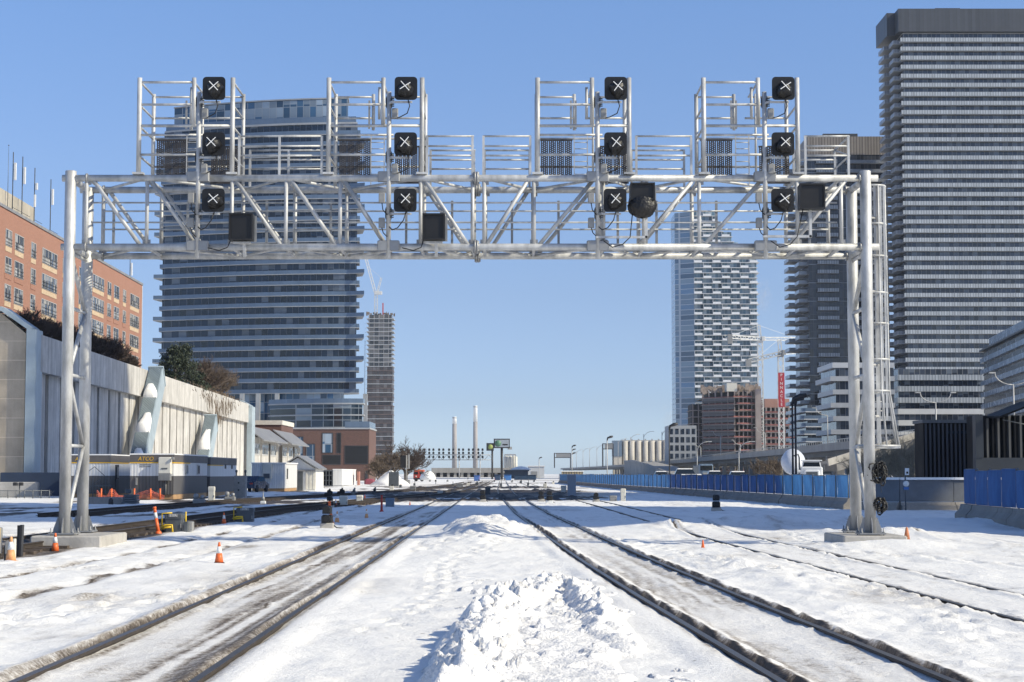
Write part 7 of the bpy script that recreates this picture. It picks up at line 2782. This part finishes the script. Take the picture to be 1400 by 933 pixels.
# left edge: panel with yellow handle, grey box on legs, black post
t = thing('control_cabinet', 'pale grey cabinet with a yellow handle cut by the left edge', 'cabinet', at(-6, 757))
MB().cbox((0, 0, .32), (.34, .3, .64), .02).build('body', GREYBOX, t, world=False)
m = MB(); m.path([(.02, -.17, .62), (.19, -.17, .62), (.19, -.17, .32), (.14, -.17, .29)], .014, 6); m.build('yellow_handle', YELLOW, t, world=False)
t = thing('meter_box', 'grey box on dark legs beside the cabinet at the left edge', 'box', at(17, 765))
t.scale = (.7,) * 3
MB().cbox((0, 0, .42), (.22, .16, .34), .015).build('box', GREYBOX, t, world=False)
MB().cbox((.135, 0, .36), (.06, .18, .62), .01).build('pale_board', CREAM, t, world=False)
for x in (-.13, -.02):
    MB().box((x, .02, .22), (.045, .05, .5)).build('leg', BLACKP, t, world=False)
t = thing('rail_post', 'short black steel post left of the concrete footing', 'post', at(30, 757))
MB().box((0, 0, .32), (.06, .13, .72)).build('web', BLACKP, t, world=False)
MB().box((.05, -.02, .34), (.05, .16, .70), ry=.03).build('flange', BLACKP, t, world=False)

# scattered far yard clutter: each its own small thing
rd = random.Random(77)
CL = [(596, 662), (612, 659), (640, 657), (655, 658), (640, 664), (705, 668), (712, 661), (690, 657), (722, 664), (700, 660), (652, 663), (676, 659), (588, 659), (567, 664), (548, 667), (536, 671), (619, 664), (730, 659), (745, 667), (756, 662), (685, 665)]
for i, (px, py) in enumerate(CL):
    y = GY(py)
    p = at(px, py)
    t = thing('trackside_marker', 'small trackside marker standing among the far switches', 'marker', p, group='far trackside markers')
    k = rd.choice((0, 1, 2))
    h = rd.uniform(.7, 1.3)
    t.scale = (.62,) * 3
    if k == 0:
        MB().cbox((0, 0, h * .35), (.7, .5, h * .7), .06).build('box', rd.choice((GREYBOX, DARKBOX, CREAM)), t, world=False)
        MB().cbox((.1, 0, h * .8), (.35, .3, h * .25), .05).build('head', BLACK, t, world=False)
    elif k == 1:
        MB().tube((0, 0, 0), (0, 0, h), .08, n=6).build('post', DARKBOX, t, world=False)
        MB().cbox((0, 0, h), (.45, .2, .45), .08).build('head', BLACK, t, world=False)
    else:
        MB().cbox((0, 0, h * .3), (.5, .4, h * .6), .05).build('box', DARKBOX, t, world=False)
        MB().tube((.1, 0, 0), (.1, 0, h * 1.3), .06, n=6).build('post', rd.choice((RED, DARKBOX, ORANGE)), t, world=False)
t = thing('signal_mast', 'dark high signal on a post in front of the bare trees', 'signal', at(556, 663))
MB().tube((0, 0, 0), (0, 0, 4.6), .1, n=8).build('post', GREYBOX, t, world=False)
MB().cbox((-.5, -.1, 3.6), (.9, .3, 1.9), .1).build('signal_head', BLACK, t, world=False)
MB().cbox((.35, .1, 3.6), (.3, .2, 2.2), .05).build('back_box', GREYBOX, t, world=False)
MB().cbox((0, .3, .4), (1.1, .8, .8), .05).build('base_box', GREYBOX, t, world=False)

# ================================================================== TREES AND SHRUBS


def branches(mb, p, d, L, r, depth, rd, spread=.55, up=.12, kids=(2, 4), n=4, dec=.55):
    q = p
    seg = 3 if depth > 1 else 2
    pts = [p]
    dd = d.normalized()
    for i in range(seg):
        dd = (dd + Vector((rd.gauss(0, .16), rd.gauss(0, .16), rd.gauss(0, .10) + up * .4))).normalized()
        q = q + dd * (L / seg)
        pts.append(q)
    mb.path(pts, [r * (1 - .45 * i / seg) for i in range(seg + 1)], n if depth > 1 else 3, caps=False)
    if depth <= 0:
        return
    for _ in range(rd.randint(*kids)):
        t_ = rd.uniform(.35, 1.0)
        k = min(seg - 1, int(t_ * seg))
        b = pts[k] + (pts[k + 1] - pts[k]) * (t_ * seg - k)
        nd = (dd + Vector((rd.gauss(0, spread), rd.gauss(0, spread), rd.gauss(0, spread * .6) + up))).normalized()
        branches(mb, b, nd, L * rd.uniform(.5, .75), r * dec, depth - 1, rd, spread, up, kids, n, dec)


def bare_tree(lab, x, y, z, h, seed, mat=TWIG, wide=.55, r=.14, depth=5, cat='tree', stems=1, nm='bare_tree', tw=None, dec=.55, nb=6, kids=(3, 4)):
    rd = random.Random(seed)
    t = thing(nm, lab, cat, (x, y, z))
    m = MB()
    for s in range(stems):
        ox = rd.uniform(-.3, .3) * (stems > 1)
        m.path([(ox, 0, -.3), (ox + rd.uniform(-.1, .1), 0, h * .14), (ox * 2 + rd.uniform(-.2, .2), rd.uniform(-.1, .1), h * .26)], [r * 1.3, r, r * .85], 7)
    m.build('trunk', BARK, t, world=False)
    m = MB()
    for s in range(stems):
        for k in range(nb):
            a = rd.uniform(0, 2 * PI)
            d = Vector((math.cos(a) * wide, math.sin(a) * wide, rd.uniform(.6, 1.1)))
            branches(m, Vector((0, 0, h * rd.uniform(.12, .28))), d, h * rd.uniform(.28, .4), tw or r * .45, depth, rd, .5, .14, kids, 4, dec)
    m.build('crown', mat, t, world=False)
    return t


bare_tree('bushy bare tree in front of the unfinished far tower, left of the pair', GX(533, 330), 330, 0, 7.0, 5, TWIG, 1.3, .16, 4, stems=3, tw=.09, dec=.74, nb=7)
bare_tree('rounder taller bare tree right of its twin beside the far gantry', GX(556, 345), 345, 0, 8.6, 8, TWIG_D, 1.1, .17, 4, stems=3, tw=.09, dec=.74, nb=8)
bare_tree('smaller bare tree at the left of the far tree pair', GX(519, 315), 315, 0, 5.2, 9, TWIG, 1.2, .12, 4, stems=2, tw=.08, dec=.74, nb=7)
# scrub behind the right leg
for i, (px, y, h, lab) in enumerate(((1205, 124, 4.5, 'tangled bare shrub directly behind the right gantry leg'), (1229, 127, 5.0, 'tangled bare shrub behind the small sign post'), (1251, 122, 4.8, 'tangled bare shrub against the black ribbed shed'), (1182, 130, 3.6, 'low bare shrub left of the right gantry leg base'))):
    bare_tree(lab, GX(px, y), y, -.1, h, 20 + i, TWIG_L, .9, .04, 4, 'shrub', 3, 'bare_shrub', .028, .70, 6)
bare_tree('thin bare shrub under the elevated road left of the mixer truck', GX(1052, 230), 230, 0, 4.4, 31, TWIG, .9, .05, 4, 'shrub', 3, 'bare_shrub', .05, .75)
# hedge on the wall top
for i, (yy, h) in enumerate(((142.5, 3.0), (145.5, 2.5), (148.5, 2.8), (151.5, 2.4), (155, 2.8), (158.5, 2.5), (162, 2.9), (166, 2.8), (170, 3.0), (174, 3.2), (178.5, 2.8), (183, 2.0), (188, 1.6))):
    bare_tree('%s dark bare shrub along the top of the ribbed wall, counted from the near end' % ORD[i], wx(yy) - 1.2, yy, WZ - .2, h, 40 + i, TWIG_D, 1.7, .05, 4, 'shrub', 4, 'bare_shrub', .04, .75, 6)


def evergreen(lab, x, y, z, h, wd, seed, brown=False):
    rd = random.Random(seed)
    t = thing('pine_tree', lab, 'tree', (x, y, z))
    MB().path([(0, 0, -.5), (.1, 0, h * .5), (0, .1, h * .85)], [.22, .15, .05], 8).build('trunk', BARK, t, world=False)
    m = MB()
    for k in range(80):
        zz = h * rd.uniform(.08, 1.0)
        u = zz / h
        rr = wd * (1 - u) ** .6 * rd.uniform(.35, 1.05)
        a = rd.uniform(0, 2 * PI)
        c = Vector((rr * math.cos(a), rr * math.sin(a), zz))
        s = rd.uniform(.35, .75)
        for q in range(60):
            d = Vector((rd.gauss(0, 1), rd.gauss(0, 1), rd.gauss(0, .8))) * s * .55
            p = c + d
            n = Vector((rd.gauss(0, 1), rd.gauss(0, 1), rd.gauss(.4, 1))).normalized()
            e = n.cross(Vector((rd.gauss(0, 1), rd.gauss(0, 1), rd.gauss(0, 1)))).normalized() * rd.uniform(.10, .22)
            f = n.cross(e).normalized() * rd.uniform(.05, .1)
            m.add([p - e, p + f, p + e, p - f], [(0, 1, 2, 3)])
    m.build('crown', NEEDLE, t, world=False)
    return t


NEEDLE = M('dark pine needles', (.030, .042, .022), .7, 0, .5, .9)
evergreen('dark pine with a spreading crown on the wall top, left of its twin', wx(222) - 2.2, 222, WZ - .5, 5.2, 3.1, 61)
evergreen('taller dark pine in the middle of the wall top', wx(232) - 2.4, 232, WZ - .5, 6.0, 3.3, 62)
bare_tree('grey brown bushy tree leaning over the wall top beside the pines', wx(240) - .6, 240, WZ - 1.0, 6.4, 63, M('grey brown twigs', (.12, .09, .07), .85, 0, .4, 1), 1.4, .08, 4, 'tree', 4, 'bare_tree', .06, .75, 8)
bare_tree('second brown bushy tree over the wall, right of its grey brown neighbour', wx(248) - .3, 248, WZ - 1.4, 6.2, 64, TWIG, 1.4, .08, 4, 'tree', 3, 'bare_tree', .06, .75, 7)
# creeper hanging down the wall face
t = thing('bare_creeper', 'bare brown creeper hanging over the sunny part of the ribbed wall', 'creeper', (wx(246), 246, WZ))
rd = random.Random(9)
m = MB()
for k in range(420):
    y = rd.gauss(0, 12)
    x = (WX1 - WX0) / (WY1 - WY0) * y + .3
    pts = [Vector((x - .2, y, rd.uniform(-.4, .5)))]
    L_ = rd.uniform(.6, 4.6) * math.exp(-(y / 16) ** 2)
    for q in range(4):
        pts.append(pts[-1] + Vector((rd.uniform(-.02, .08), rd.gauss(0, .22), -L_ / 4)))
    m.path(pts, [.06, .055, .05, .04, .03], 3, caps=False)
m.build('stems', TWIG, t, world=False)

# ================================================================== HAZE AND STEAM
hz = MB().span((-420, -40, -1.2), (420, 2100, 190))
hz = hz.build('haze', [], None)
hm = bpy.data.materials.new('thin winter haze')
hm.use_nodes = True
ht = hm.node_tree
ht.nodes.remove(ht.nodes['Principled BSDF'])
pv = ht.nodes.new('ShaderNodeVolumePrincipled')
pv.inputs['Color'].default_value = (0.80, 0.88, 1.0, 1)
pv.inputs['Density'].default_value = 0.00007
pv.inputs['Anisotropy'].default_value = 0.0
ht.links.new(pv.outputs[0], ht.nodes['Material Output'].inputs['Volume'])
hz.data.materials.append(hm)
tag(hz, 'thin pale blue haze over the whole yard', None, None, 'stuff')

def steam(lab, c, rx, rz, dens, seed):
    """A drifting puff of steam: a soft ball of thin volume broken up by noise."""
    m = MB()
    m.lathe([(rx * math.sin(a) + 1e-3, -rz * math.cos(a)) for a in [PI * k / 12 for k in range(13)]], (0, 0, 0), 20)
    o = m.build('steam_plume', [], None, loc=c)
    mt = bpy.data.materials.new('steam')
    mt.use_nodes = True
    t = mt.node_tree
    t.nodes.remove(t.nodes['Principled BSDF'])
    tc = node(t, 'ShaderNodeTexCoord')
    sc = node(t, 'ShaderNodeVectorMath', {0: tc.outputs['Object'], 1: (1 / rx, 1 / rx, 1 / rz)}, operation='MULTIPLY')
    ln = node(t, 'ShaderNodeVectorMath', {0: sc.outputs[0]}, operation='LENGTH')
    fall = node(t, 'ShaderNodeMapRange', {'Value': ln.outputs['Value'], 'From Min': 0.15, 'From Max': 0.95, 'To Min': 1.0, 'To Max': 0.0})
    nz = node(t, 'ShaderNodeTexNoise', {'Vector': tc.outputs['Object'], 'Scale': 1.6 / rx, 'Detail': 5.0, 'Roughness': 0.6})
    k = node(t, 'ShaderNodeMapRange', {'Value': nz.outputs['Fac'], 'From Min': 0.42, 'From Max': 0.7})
    d = math_n(t, 'MULTIPLY', math_n(t, 'MULTIPLY', fall.outputs[0], k.outputs[0]), dens)
    v = node(t, 'ShaderNodeVolumePrincipled', {'Color': (1, 1, 1, 1), 'Density': d})
    t.links.new(v.outputs[0], t.nodes['Material Output'].inputs['Volume'])
    o.data.materials.append(mt)
    return tag(o, lab, 'steam', None, 'stuff')


steam('faint white steam puff beside the stepped glass tower', P(1044, 405, 1250), 7, 16, .09, 1)
steam('faint white steam drifting up left of the low pale block', P(914, 572, 1250), 7, 13, .07, 2)
